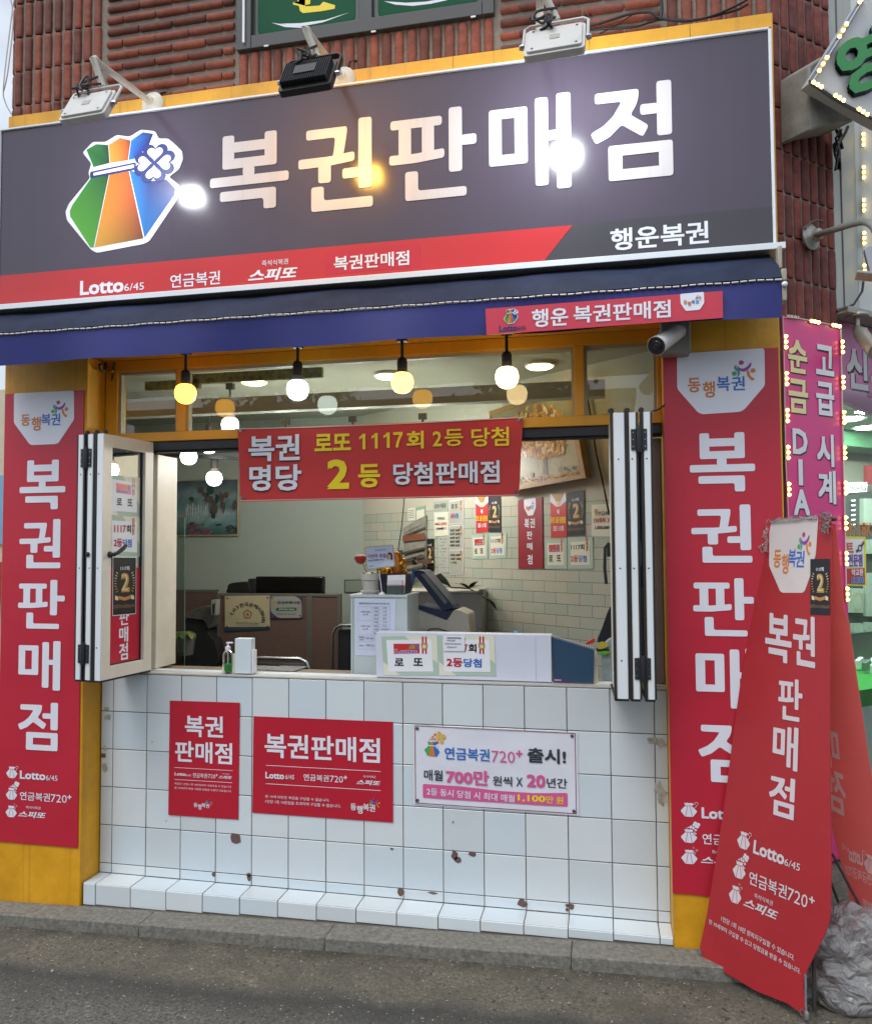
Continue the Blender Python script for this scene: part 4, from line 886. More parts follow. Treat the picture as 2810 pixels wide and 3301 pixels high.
# ------------------------------------------------------------------ folding windows
def fold(name, label, inner, outer, side, glazed, cat='folding window'):
    I, O = Vector(inner), Vector(outer); o = thing(name, label, cat, (I.x, I.y, 1.165), 'folding windows parked open')
    d = (O - I); d.z = 0; w = d.length; d.normalize(); t = Vector((d.y, -d.x, 0))          # t: thickness direction
    if t.x * side < 0: t = -t
    zb, zt = 1.172, 2.388
    return o, I, d, t, w, zb, zt
def panel_geo(o, I, d, t, w, zb, zt, off, th, gl):
    base = I + t * off; base.z = 0; fw = .062
    def bar(mb, a, b, z0, z1, t0, t1, m): mb.obox(base + d * a + t * t0 + Vector((0, 0, z0)), d * (b - a), t * (t1 - t0), Vector((0, 0, z1 - z0)), m)
    FR = WOLD if gl else WMET
    mb = MB(); k = .012
    for a, b, z0, z1 in ((0, fw, zb, zt), (w - fw, w, zb, zt), (fw, w - fw, zb, zb + fw), (fw, w - fw, zt - fw, zt)): bar(mb, a, b, z0, z1, 0 if gl else k, th - k if gl else th - k * .2, WOLD)
    bar(mb, w - .004, w + .002, zb, zt, .002 if gl else k * 1.3, th - k * 1.2 if gl else th - k * .7, WMET)
    for z in (zb + .16, zb + .55, zt - .2): mb.lathe(base + d * (w + .002) + t * (th * .5) + Vector((0, 0, z)), d, [(.004, 0), (.0035, .0015)], DK, 8)
    p = mb.build('window_leaf', o, bevel=.002)
    mb = MB(); bar(mb, w - .03, w + .003, zb - .008, zt + .006, th - k * .9 if gl else 0, th if gl else k * .8, GASK); bar(mb, 0, w, zb - .010, zb - .001, .004, th - .004, GASK); bar(mb, w - .03, w + .001, zb, zt, th - .006 if not gl else th + .001, th + .002 if not gl else th + .0025, GASK)
    for q in (fw, w - fw - .006): bar(mb, q, q + .006, zb + fw, zt - fw, th * .35, th * .8, GASK)
    bar(mb, fw, w - fw, zb + fw, zb + fw + .006, th * .35, th * .8, GASK); bar(mb, fw, w - fw, zt - fw - .006, zt - fw, th * .35, th * .8, GASK)
    mb.lathe(base + d * (w - .015) + t * (k * .4) + Vector((0, 0, zt + .004)), (0, 0, 1), [(.012, 0), (.012, .012), (.006, .018)], GASK, 10)
    mb.build('gasket', p)
    mb = MB(); q = base + t * th * .5; mb.add([q + d * fw + Vector((0, 0, zb + fw)), q + d * (w - fw) + Vector((0, 0, zb + fw)), q + d * (w - fw) + Vector((0, 0, zt - fw)), q + d * fw + Vector((0, 0, zt - fw))], [(0, 1, 2, 3)], GL2); mb.build('pane', p, smooth=False)
    return p
def hinge(o, q, d, t, z):
    mb = MB(); c = q + Vector((0, 0, z)); mb.lathe(c + d * .006, (0, 0, 1), [(.011, -.055), (.012, -.05), (.012, .05), (.011, .055)], GASK, 12)
    for s in (-1, 1):
        a = c + t * (s * .023) - t * .010 + Vector((0, 0, -.045)); mb.obox(a, t * .02, d * .006, Vector((0, 0, .09)), GASK)
        for k in (-.03, 0, .03): mb.lathe(c + t * (s * .025) + d * .006 + Vector((0, 0, k)), d, [(.003, 0), (.0025, .002)], STEEL, 6)
    mb.build('hinge', o)
# left stack: glazed leaf facing the opening, two more folded behind it
o, I, d, t, w, zb, zt = fold('folding_window', 'folded stack of white window leaves with stickers on the glazed leaf', (.218, .005, 0), (.172, -.362, 0), -1, True)
LW_O = o
leafs = []
for k, off in enumerate((0, .052, .112)): leafs.append(panel_geo(o, I, d, t, w, zb, zt, off - .0, .05, k == 0))
hinge(o, I + d * w + t * .104, d, t, 2.27); hinge(o, I + d * w + t * .104, d, t, 1.30)
mb = MB(); mb.lathe(I + d * (w + .002) + t * .085 + Vector((0, 0, 1.79)), d, [(.012, -.0), (.012, .006), (.004, .01)], GASK, 12); mb.build('latch', o)
# the leaf's face towards the opening
FN = -t; PG = Pl(I + FN * .0, d.copy() * -1, (0, 0, 1))
if PG.n.dot(FN) < 0: PG = Pl(I, d, (0, 0, 1))
PG.o = I + FN * (-.024) ; PG.o.z = 0
mb = MB(); H_ = PG.q('E3', (462, 338))[0]; c = PG.P(H_[0], H_[1], .022)
mb.lathe(c, PG.n, [(.016, 0), (.016, .008), (.01, .012), (.01, .03)], GASK, 14)
mb.tube([c + PG.n * .028, c + PG.n * .034 + PG.u * .02 + PG.v * .008, c + PG.n * .034 + PG.u * .06 + PG.v * .03, c + PG.n * .034 + PG.u * .085 + PG.v * .046], [.009, .009, .011, .007], GASK, 10); mb.build('handle', o)
def ribbon(mb, P, c, cx, y0, y1, wpx, d=.002):
    u0, v0 = P.uv(K(c, cx - wpx / 2, y0)); u1, v1 = P.uv(K(c, cx + wpx / 2, y1)); w_ = u1 - u0
    mb.rect(P, u0 + w_ * .12, v1, u0 + w_ * .38, v0, d, RED); mb.rect(P, u0 + w_ * .62, v1, u0 + w_ * .88, v0, d, RED)
    vm = v0 + (v1 - v0) * .58; hh = (v0 - v1) * .2
    mb.poly(P, rounded([(u0, vm + hh), (u1, vm + hh), (u1, vm - hh * .3), ((u0 + u1) / 2, vm - hh * 1.1), (u0, vm - hh * .3)], w_ * .15), d + .0006, GOLD)
    mb.disc(P, ((u0 + u1) / 2, vm), w_ * .3, d + .0010, GOLDL, 12)
def black2(mb, P, f, d, border=True):
    S_ = lambda pts: [f(x, y) for x, y in pts]
    if border: mb.poly(P, S_([(-2, -1.2), (102, -1.2), (102, 101.2), (-2, 101.2)]), d - .0005, PAPER)
    mb.poly(P, S_([(0, 0), (100, 0), (100, 100), (0, 100)]), d, BLK)
    def tx(st, m, x0, y0, x1, y1, b):
        vs, fs = textmesh(st); a0, a1 = min(x for x, _ in vs) - b, max(x for x, _ in vs) + b; b0, b1 = min(y for _, y in vs) - b, max(y for _, y in vs) + b
        for i, (dx, dy) in enumerate(((-b, -b), (b, -b), (-b, b), (b, b))):
            mb.add([P.P(*f(x0 + (x1 - x0) * (x + dx - a0) / (a1 - a0), y1 - (y1 - y0) * (y + dy - b0) / (b1 - b0)), d + .0006 + i * .0001) for x, y in vs], fs, m)
    tx('1117회', WH, 31, 15, 70, 22.5, .02); tx('2', GOLD, 34, 27, 72, 61, .05); tx('2', GOLDL, 36, 28, 66, 58, -.0)
    for sd in (-1, 1):
        for k in range(8):
            a = -2.55 + k * .36; x, y = 50 + sd * 41 * abs(math.cos(a * .55 + .1)) , 27 + k * 4.6
            x = 50 + sd * (30 + 11 * math.sin(math.pi * (k + 1) / 9)); ang = .5 - k * .13
            lf = []
            for j in range(8):
                q = j / 8 * 6.283; lx, ly = 6.5 * math.cos(q), 1.5 * math.sin(q); lf.append((x + sd * (lx * math.cos(ang) - ly * math.sin(ang)) * .8, y - (lx * math.sin(ang) + ly * math.cos(ang)) * .6))
            mb.poly(P, S_(lf), d + .0008 + k * .00004, GOLDL if k < 3 else GOLD)
    BRZ = mat('bronze_print', 'b87f4a', .45, var=.1, vs=40)
    mb.poly(P, S_([(24, 67), (50, 70), (76, 67), (76, 73), (50, 76), (24, 73)]), d + .001, BRZ)
    for x in ((8, 22), (78, 92)): mb.poly(P, S_([(x[0], 66), (x[1], 68.5), (x[1], 75), (x[0], 73.5)]), d + .0009, GOLDL)
    mb.poly(P, S_([(0, 83), (20, 82), (40, 84), (60, 82.5), (80, 84), (100, 82.5), (100, 88), (70, 89), (40, 88), (0, 89)]), d + .0007, mat('dark_bronze_print', '5d4430', .5, var=.3, vs=60))
def cert_frame(mb, P, outer, inner, d=.0):
    mb.poly(P, outer, d, SAGE); o_ = outer
    def lp(a, b, t): return (a[0] + (b[0] - a[0]) * t, a[1] + (b[1] - a[1]) * t)
    mb.poly(P, [lp(o_[0], o_[1], .42), o_[1], lp(o_[1], o_[2], .7)], d + .0004, CREAM); mb.poly(P, [o_[3], lp(o_[3], o_[0], .35), lp(o_[3], o_[2], .3)], d + .0004, CREAM)
    mb.poly(P, inner, d + .0009, PAPER)
def minilogo(mb, P, q, d):                      # small red lottery tile with a coloured bag and word
    f = lambda x, y: (q[0][0] + (q[1][0] - q[0][0]) * x + (q[3][0] - q[0][0]) * y, q[0][1] + (q[1][1] - q[0][1]) * x + (q[3][1] - q[0][1]) * y)
    mb.poly(P, q, d, RED2)
    for pts, m in (([(.6,.35),(.68,.1),(.72,.1),(.7,.5),(.6,.5)], GRN), ([(.71,.5),(.73,.1),(.8,.1),(.83,.5)], ORG), ([(.84,.5),(.82,.1),(.9,.1),(.96,.4),(.93,.5)], BLU)): mb.poly(P, [f(*p) for p in pts], d + .0004, m)
    vs, fs = textmesh('Lotto'); x0, x1 = min(x for x, _ in vs), max(x for x, _ in vs); y1 = max(y for _, y in vs)
    for i, (b, m) in enumerate(((.06, WH), (.025, PUR))):
        for j, (dx, dy) in enumerate(((-b, -b), (b, -b), (-b, b), (b, b))): mb.add([P.P(*f(.08 + .8 * (x + dx - x0) / (x1 - x0), .93 - .38 * (y + dy) / y1), d + .0006 + i * .0006 + j * .0001) for x, y in vs], fs, m)
mb = MB()
cert_frame(mb, PG, PG.q('E2', (694, 1190), (1196, 1243), (1191, 1897), (693, 1868)), PG.q('E2', (728, 1262), (1146, 1328), (1143, 1826), (728, 1796)))
minilogo(mb, PG, PG.q('E2', (797, 1330), (1040, 1366), (1040, 1525), (800, 1492)), .0015); mb.text(PG, '로', BLK, 'E2', (803, 1580), (893, 1705), bold=.03); mb.text(PG, '또', BLK, 'E2', (986, 1597), (1066, 1722), bold=.03); ribbon(mb, PG, 'E2', 1087, 1250, 1540, 50)
tag(mb.build('sticker', smooth=False), 'framed award notice with a small red logo and two black syllables on the glazed leaf', 'notice', 'notices stuck on the glazed leaf')
mb = MB()
cert_frame(mb, PG, PG.q('E2', (693, 1872), (1192, 1902)) + PG.q('E3', (885, 362), (515, 352)), PG.q('E2', (728, 1955), (1145, 1985)) + PG.q('E3', (850, 312), (538, 290)))
mb.text(PG, '1117', RED, 'B1', (648, 868), (714, 912), bold=.03); mb.text(PG, '회', BLK, 'B1', (718, 868), (743, 914), bold=.03); mb.text(PG, '2등', RED, 'B1', (646, 946), (693, 994), bold=.03); mb.text(PG, '당첨', BLU, 'B1', (697, 948), (747, 996), bold=.03); ribbon(mb, PG, 'B1', 757, 830, 925, 14)
tag(mb.build('sticker', smooth=False), 'framed award notice with red and blue lettering behind the black handle', 'notice', 'notices stuck on the glazed leaf')
mb = MB(); mb.poly(PG, PG.q('E3', (505, 497), (907, 497), (892, 1658), (490, 1742)), .0012, RED)
for ch, tl, br in (('판', (628, 1035), (745, 1200)), ('매', (626, 1238), (734, 1412)), ('점', (626, 1442), (732, 1628))): mb.glyph(PG, ch, WH, 'E3', tl, br, d=.002)
tag(mb.build('sticker', smooth=False), 'red sheet with white vertical lettering on the lower glass of the leaf', 'notice', 'notices stuck on the glazed leaf')
mb = MB(); black2(mb, PG, boxmap(PG, 'E3', tl=(545, 374), tr=(825, 376), bl=(541, 1088)), .006)
tag(mb.build('sticker', smooth=False), 'black poster with a golden number and laurel, over the red sheet on the leaf', 'notice', 'notices stuck on the glazed leaf')
# right stack, seen end on
o, I, d, t, w, zb, zt = fold('folding_window', 'folded stack of white window leaves seen end on beside the pillar with black hinges', (2.60, .005, 0), (2.618, -.372, 0), 1, False)
for off, th in ((0, .064), (.066, .046), (.126, .046)): panel_geo(o, I, d, t, w, zb, zt, off, th, False)
hinge(o, I + d * w + t * .118, d, t, 2.27); hinge(o, I + d * w + t * .118, d, t, 1.30)
mb = MB()
q = I - t * .005 + d * (w - .12) + Vector((0, 0, 1.78)); mb.tube([q + Vector((0, 0, .05)), q - t * .02 + Vector((0, 0, .03)), q - t * .022 + Vector((0, 0, -.06)), q - t * .016 + Vector((0, 0, -.13))], .007, GASK, 8); mb.box(q.x - .012, q.x + .004, q.y - .01, q.y + .01, q.z - .01, q.z + .05, GASK)
mb.build('handle', o)
mb = MB(); q = I + d * (w - .02) + t * .118; mb.obox(q + Vector((0, 0, 1.36)), t * .006, d * .01, Vector((0, 0, .28)), DK); mb.lathe(q + d * .01 + Vector((0, 0, 1.78)), (0, 0, 1), [(.008, -.05), (.012, -.02), (.009, .03), (.004, .06)], GASK, 10); mb.build('latch', o)
mb = MB(); p = [K('E4', 1215, 1515), K('E4', 1300, 1505), K('E4', 1380, 1460), K('E4', 1445, 1400)]; mb.tube([onY(p[0], -.16), onY(p[1], -.16), onY(p[2], -.155), onY(p[3], -.165)], .004, CABLE, 6); tag(mb.build('cable'), 'short black cable curling from the folded leaves to the red pillar banner', 'cable')

# ------------------------------------------------------------------ cctv camera
cc = thing('security_camera', 'white bullet security camera on a grey box above the red pillar banner', 'security camera', (2.9, -.15, 2.72))
JB = mat('grey_junction_box', '85837d', .5, var=.05)
mb = MB(); a, b = onY(K('E1', 160, 700), -.26), onY(K('E4', 1764, 440), -.26); zc = b.z
u0 = onY(K('E4', 1385, 470), -.25); mb.box(u0.x, u0.x + .125, -.255, -.151, u0.z - .006, u0.z + .15, JB); mb.build('mount_box', cc, bevel=.008)
h0, h1 = onY(K('E4', 1640, 110), -.30), onY(K('E4', 1295, 355), -.44); ax = (h1 - h0).normalized()
mb = MB(); mb.lathe(h0, ax, [(.012, -.012), (.034, 0), (.037, .012), (.038, (h1 - h0).length - .02), (.041, (h1 - h0).length)], mat('camera_white', 'cdccc8', .4, var=.04), 22); mb.build('body', cc)
mb = MB(); mb.lathe(h1, ax, [(.039, -.004), (.038, .003), (.024, .001), (.021, .006)], DK, 22); mb.lathe(h1 + ax * .004, ax, [(.013, 0), (.011, .004), (.004, .006)], mat('lens_glass', '2a2a33', .08), 14); mb.build('lens', cc)
mb = MB(); mb.tube([h0 - ax * .005, h0 + Vector((.025, .02, .01)), Vector((u0.x + .07, -.256, h0.z + .015))], .013, mat('camera_white', 'cdccc8'), 10); mb.lathe((u0.x + .075, -.2555, h0.z + .012), (0, -1, 0), [(.03, 0), (.03, .008), (.02, .014)], mat('camera_white', 'cdccc8'), 18); mb.build('bracket', cc)

# ------------------------------------------------------------------ things standing on the counter
ZC = 1.1635; ZD = 1.150
def px(c, x, y, Y): return onY(K(c, x, y), Y)
# hand gel
y = .045; b0 = px('E8', 745, 1215, y); r_ = .5 * (px('E8', 812, 1100, y).x - px('E8', 692, 1100, y).x); zt_ = px('E8', 745, 940, y).z
o = thing('hand_gel', 'clear pump bottle half full of green hand gel', 'bottle', (b0.x, y, ZC)); c = Vector((b0.x, y, ZC)); hh = zt_ - ZC
mb = MB(); mb.lathe(c, (0, 0, 1), [(r_ * .9, 0), (r_, .006), (r_, hh * .8), (r_ * .75, hh * .93), (r_ * .42, hh)], glass('bottle_plastic', 'cfd8cf', .05), 20); mb.build('bottle', o)
mb = MB(); mb.lathe(c, (0, 0, 1), [(r_ * .86, .004), (r_ * .94, .01), (r_ * .94, hh * .38), (.001, hh * .385)], mat('green_gel', '4fae55', .2, var=.03), 20); mb.build('gel', o)
mb = MB(); mb.lathe(c, (0, 0, 1), [(r_ * .5, hh * .98), (r_ * .52, hh * 1.14), (r_ * .2, hh * 1.16), (r_ * .2, hh * 1.28), (r_ * .36, hh * 1.29), (r_ * .36, hh * 1.34)], WH, 16); mb.box(c.x - .003, c.x + r_ * 1.0, c.y - .006, c.y + .006, ZC + hh * 1.29, ZC + hh * 1.35, WH); mb.tube([c + Vector((0, 0, hh * .3)), c + Vector((0, 0, hh))], .003, WH, 6); mb.build('pump', o)
mb = MB(); y = .02; a, b = px('E8', 832, 800, y), px('E8', 1048, 1235, y); mb.box(a.x, b.x - .008, y, y + .05, ZC, a.z, mat('white_card', 'ccd8de', .5, var=.02)); mb.box(b.x - .0075, b.x + .002, y + .006, y + .05, ZC, a.z - .06, PAPER); tag(mb.build('card_box', bevel=.002), 'plain white upright box on the counter beside the hand gel', 'box')
mb = MB(); a, b = px('E8', 805, 990, .03), px('E8', 836, 1228, .03); mb.box(a.x, b.x, .03, .045, ZC, a.z, mat('pale_green_card', 'b9cbb0', .6)); tag(mb.build('leaflet', bevel=.001), 'thin pale green leaflet standing between the hand gel and the white box', 'leaflet')
mb = MB(); P_ = Pl((0, 0, ZD), (1, 0, 0), (0, 1, 0)); NEWS = mat('newsprint', '7c7d7e', .8, var=.35, vs=45)
for k, pts in enumerate((((1085, 1190), (1500, 1215), (1620, 1160), (1090, 1140)), ((1200, 1205), (1560, 1222), (1740, 1158), (1400, 1150)))): mb.poly(P_, P_.q('E8', *pts), .004 + .003 * k, NEWS, back=.001 + .003 * k)
tag(mb.build('newspaper', smooth=False), 'folded grey newspaper lying on the desk behind the white box', 'newspaper')

# white cabinet with a price table
yc = .205; PC = facade(yc)
cab = thing('white_cabinet', 'small white cabinet with a printed results table taped on its front', 'cabinet', (1.42, yc + .1, ZD))
a, b = PC.uv(K('B4', 90, 640)), PC.uv(K('B4', 625, 1410)); CABM = mat('cabinet_white', 'b9c6c6', .4, var=.03)
mb = MB(); mb.box(a[0], b[0], yc, yc + .26, ZD, a[1] - .012, CABM); mb.box(a[0] - .004, b[0] + .004, yc - .006, yc + .262, a[1] - .0115, a[1] + .002, CABM); mb.box(a[0] + .012, a[0] + .014, yc - .0015, yc, ZD, a[1] - .014, DK); mb.build('body', cab, bevel=.002)
mb = MB(); PP = facade(yc - .002); mb.poly(PP, PP.q('B4', (128, 672), (515, 680), (505, 1222), (130, 1215)), 0, mat('blue_white_paper', 'c9d2e6', .6)); INK = mat('grey_ink', '8790a6', .6, var=0); INKD = mat('dark_ink', '4c5468', .6, var=0)
for yy in (750, 783, 817, 850, 885, 919, 953, 986, 1020, 1078, 1155):
    mb.line(PP, PP.uv(K('B4', 160 if yy in (750, 885, 1020, 1078, 1155) else 295, yy)), PP.uv(K('B4', 462, yy + 2)), .0008, .0005, INK)
for xx in (160, 293, 360, 462): mb.line(PP, PP.uv(K('B4', xx, 750)), PP.uv(K('B4', xx + 1, 1155)), .0008, .0006, INK)
mb.text(PP, '인쇄복권 판매 실시수량 2024년 4월 30일 기준', INKD, 'B4', (165, 712), (455, 733), d=.001, bold=.01)
mb.text(PP, '스피또 2000', INKD, 'B4', (180, 792), (276, 810), d=.001, bold=.01); mb.text(PP, '53 회', INKD, 'B4', (205, 818), (250, 836), d=.001, bold=.01); mb.text(PP, '스피또 1000', INKD, 'B4', (180, 928), (276, 946), d=.001, bold=.01); mb.text(PP, '81 회', RED, 'B4', (205, 955), (250, 973), d=.001, bold=.01)
for k, (s1, s2) in enumerate((('10억원', '8 매'), ('1억원', '16 매'), ('1천만원', '103 매'), ('출고율', '60 %'), ('5억원', '7 매'), ('2천만원', '40 매'), ('1만원', '340,448 매'), ('출고율', '60 %'))):
    yy = 757 + k * 34; mb.text(PP, s1, INKD, 'B4', (308, yy), (350, yy + 16), d=.001, bold=.005); mb.text(PP, s2, INKD, 'B4', (395 if len(s2) < 8 else 375, yy), (428 if len(s2) < 8 else 446, yy + 16), d=.001, bold=.005)
mb.text(PP, '연금복권', INKD, 'B4', (166, 1032), (218, 1050), d=.001, bold=.01); mb.text(PP, '200회', RED, 'B4', (175, 1055), (212, 1070), d=.001, bold=.01); mb.text(PP, '1조 8 7', INKD, 'B4', (230, 1042), (315, 1062), d=.001, bold=.01); mb.text(PP, '보너스', INKD, 'B4', (172, 1112), (212, 1130), d=.001, bold=.01); mb.text(PP, '각조 0 3', INKD, 'B4', (230, 1108), (315, 1132), d=.001, bold=.01)
mb.build('paper', cab, smooth=False)
ztop = a[1] + .0025
# flower pot and cards on the cabinet
q = px('B4', 275, 630, yc + .06); o = thing('flower_pot', 'white ceramic flower pot with a variegated plant and a red flower ball', 'flower pot', (q.x, yc + .06, ztop)); c = Vector((q.x, yc + .06, ztop)); rr = .5 * (px('B4', 362, 460, yc + .06).x - px('B4', 178, 460, yc + .06).x); h = px('B4', 270, 437, yc + .06).z - ztop
CER = mat('white_ceramic', 'b9b8b0', .3, var=.03)
mb = MB(); mb.lathe(c, (0, 0, 1), [(rr * .72, .014), (rr * .86, h * .68), (rr * .98, h * .70), (rr, h), (rr * .88, h), (rr * .85, h * .8)], CER, 26); mb.build('pot', o)
mb = MB(); mb.lathe(c, (0, 0, 1), [(rr * .75, 0), (rr * .98, .016), (rr * .95, .018)], CER, 26); mb.build('saucer', o)
LG = mat('variegated_leaf', '6f8058', .5, var=.5, vs=40); random.seed(3)
def leaf(mb, b, dr, L, w, m, droop=.3):
    dr = Vector(dr).normalized(); sd = dr.cross(Vector((0, 0, 1))).normalized(); vs = []
    for i in range(5):
        s = i / 4; p = Vector(b) + dr * L * s + Vector((0, 0, -droop * L * s * s)); ww = w * math.sin(math.pi * min(.97, s * .9 + .06)); vs += [p - sd * ww, p + Vector((0, 0, .15 * ww)), p + sd * ww]
    mb.add(vs, [(3 * i + k, 3 * i + k + 1, 3 * i + k + 4, 3 * i + k + 3) for i in range(4) for k in (0, 1)], m)
mb = MB()
for k in range(14): a_ = k * 2.4; leaf(mb, c + Vector((0, 0, h * .9)), (math.cos(a_), math.sin(a_), .5 + random.random()), random.uniform(.05, .085), .016, LG, .6)
mb.build('leaves', o)
mb = MB(); q = px('B4', 182, 295, yc + .04); mb.tube([c + Vector((-.01, 0, h * .8)), q], .0025, LG, 6); mb.lathe(q, (0, 0, 1), [(.001, -.032), (.02, -.024), (.033, -.002), (.031, .012), (.018, .02), (.001, .022)], mat('red_flower', 'a52a2e', .5, var=.1), 16)
for k in range(6): leaf(mb, q + Vector((0, 0, .014)), (math.cos(k), math.sin(k), .4), .03, .01, mat('cream_petal', 'b9ad86', .6))
mb.build('flower', o)
PK = Pl(onY(K('B4', 360, 280), yc + .02), (1, 0, 0)); PK.o.z = 0; PK.o.x = 0
ck = thing('card_sign', 'tilted round cornered promotional card on a white stick stand', 'sign', (px('B4', 385, 635, yc + .02).x, yc + .02, ztop))
mb = MB(); mb.poly(PK, PK.q('B4', (225, 186), (490, 163), (512, 372), (243, 402)), 0, mat('kraft_edge', 'b3a184', .6), back=-.004, r=.008); mb.poly(PK, PK.q('B4', (233, 193), (484, 171), (503, 366), (250, 393)), .001, mat('card_blue', 'b7cbe0', .4), r=.007)
mb.text(PK, '이번주 추첨', mat('plum_print', '8d2c4d', .5), 'B4', tl=(250, 256), tr=(420, 246), bl=(253, 298), d=.002, bold=.018); mb.text(PK, '복권 판매합니다!', CHAR, 'B4', tl=(255, 308), tr=(400, 294), bl=(256, 327), d=.002, bold=.012); mb.text(PK, '연금복권720+', BLU, 'B4', tl=(318, 212), tr=(426, 202), bl=(320, 228), d=.002, bold=.006); mb.text(PK, '동행복권', CHAR, 'B4', tl=(260, 366), tr=(306, 360), bl=(262, 376), d=.002, bold=.01)
mb.poly(PK, bez(PK.q('B4', (432, 275), (442, 245), (465, 238), (482, 255), (486, 300), (478, 316), (470, 300), (440, 300))), .0020, BLK); mb.poly(PK, bez(PK.q('B4', (440, 262), (455, 255), (470, 270), (466, 300), (450, 310), (441, 295))), .0026, mat('skin_print', 'c99a82', .6)); mb.poly(PK, bez(PK.q('B4', (350, 378), (400, 335), (440, 312), (485, 318), (500, 362), (430, 370))), .0023, mat('white_shirt_print', 'c6d4e2', .6))
mb.build('card', ck, smooth=False)
mb = MB(); q0, q1 = px('B4', 358, 408, yc + .015), px('B4', 385, 632, yc + .015); mb.tube([q0, px('B4', 372, 520, yc + .015), q1], .0025, WH, 6); mb.lathe((q1.x, yc + .015, ztop), (0, 0, 1), [(.018, 0), (.015, .006), (.004, .014)], WH, 14); mb.build('stand', ck)
q = px('B4', 515, 620, yc + .04); o = thing('ticket_holder', 'clear acrylic holder with white ticket slips in front of a dark box', 'ticket holder', (q.x, yc + .03, ztop))
P_ = facade(yc + .012); mb = MB(); mb.poly(P_, P_.q('B4', (438, 455), (606, 450), (600, 628), (430, 628)), 0, PAPER, back=-.006, r=.004); mb.poly(P_, P_.q('B4', (440, 505), (592, 498), (588, 622), (432, 622)), .001, mat('slip_paper', 'd5d2cf', .6)); mb.poly(P_, P_.q('B4', (572, 505), (590, 503), (586, 620), (566, 620)), .0015, mat('pale_pink_print', 'd99aa8', .6))
for k in range(5): mb.line(P_, P_.uv(K('B4', 450, 540 + k * 14)), P_.uv(K('B4', 560, 538 + k * 14)), .0012, .0014, INK)
mb.build('slips', o, smooth=False)
mb = MB(); mb.poly(P_, P_.q('B4', (418, 548), (615, 545), (608, 635), (418, 637)), .004, GL2); mb.build('acrylic', o, smooth=False)
mb = MB(); a_, b_ = px('B4', 362, 440, yc + .1), px('B4', 620, 640, yc + .1); mb.box(a_.x, b_.x, yc + .075, yc + .2, ztop, a_.z, mat('dark_navy_box', '20242f', .5)); tag(mb.build('box', bevel=.004), 'dark navy box on the white cabinet under the gold ornament', 'box')
mb = MB(); random.seed(5); GO = mat('shiny_gold', 'c79a3a', .22, metal=1, var=.1)
a0, a1 = px('B4', 375, 420, yc + .12), px('B4', 600, 420, yc + .12)
for k in range(26):
    x = random.uniform(a0.x, a1.x); zz = a_.z + random.uniform(0, .03) + (.05 * random.random() if x > (a0.x * .45 + a1.x * .55) else 0); mb.lathe((x, yc + .1 + random.uniform(-.02, .03), zz), (random.uniform(-1, 1), random.uniform(-1, 1), 1), [(.002, -.014), (.013, -.007), (.016, .002), (.009, .012), (.001, .015)], GO, 8)
q = px('B4', 525, 320, yc + .12); mb.lathe((q.x, yc + .12, a_.z), (0, 0, 1), [(.03, 0), (.04, .03), (.028, .07), (.03, .09), (.016, .115), (.002, .12)], mat('amber_ornament', 'b5702a', .3, metal=.6, var=.2, vs=50), 12)
tag(mb.build('gold_ornament'), 'shiny gold lucky ornament on the dark box behind the promotional card', 'ornament')

# lottery terminal
YT_ = .52; PTm = facade(YT_); trm = thing('lottery_terminal', 'beige and navy lottery terminal with a slanted screen', 'terminal', (px('B4', 900, 1000, YT_).x, YT_, ZD))
BEI = mat('beige_plastic', 'b3b1a5', .4, var=.05); NVP = mat('navy_plastic', '1f2a4a', .4, var=.05)
mb = MB(); mb.poly(PTm, PTm.q('B4', (625, 1040), (640, 800), (680, 762), (1000, 880), (1060, 790), (1100, 780), (1200, 825), (1225, 1040)), 0, BEI, back=-.22, r=.012); mb.build('body', trm, bevel=.006)
mb = MB(); mb.poly(PTm, PTm.q('B4', (690, 760), (740, 735), (980, 795), (1060, 780), (1000, 880)), .004, NVP, back=-.21, r=.006); mb.build('cradle', trm, bevel=.004)
mb = MB(); mb.poly(PTm, PTm.q('B4', (685, 430), (720, 405), (780, 410), (1065, 745), (1050, 770), (965, 795)), .01, NVP, back=-.18, r=.01); scr = mb.build('screen_arm', trm, bevel=.004)
mb = MB(); mb.poly(PTm, PTm.q('B4', (755, 440), (800, 440), (1010, 705), (985, 728)), .012, mat('screen_glass', '6f7a72', .15, var=.1)); mb.build('screen', scr, smooth=False)
mb = MB(); mb.poly(PTm, PTm.q('B4', (628, 610), (675, 395), (700, 390), (695, 470), (655, 615)), .006, mat('blue_plastic', '3b628f', .4), back=-.02, r=.004); mb.poly(PTm, PTm.q('B4', (665, 285), (718, 282), (718, 296), (700, 300), (700, 318), (714, 330), (714, 356), (672, 356), (672, 330), (688, 318), (688, 298), (665, 298)), .008, DK, back=-.02, r=.003); tag(mb.build('pump_dispenser', bevel=.001), 'blue bottle with a black pump beside the terminal screen', 'bottle')
mb = MB(); q = [K('B4', 805, 995), K('B4', 840, 965), K('B4', 920, 962), K('B4', 1000, 985), K('B4', 1070, 1000)]; mb.tube([onY(p, YT_ - .02) for p in q], .004, CABLE, 6)
for k in range(7): mb.line(PTm, PTm.uv(K('B4', 720 + k * 14, 960)), PTm.uv(K('B4', 720 + k * 14, 995)), .0012, .003, DK)
mb.build('cable', trm)

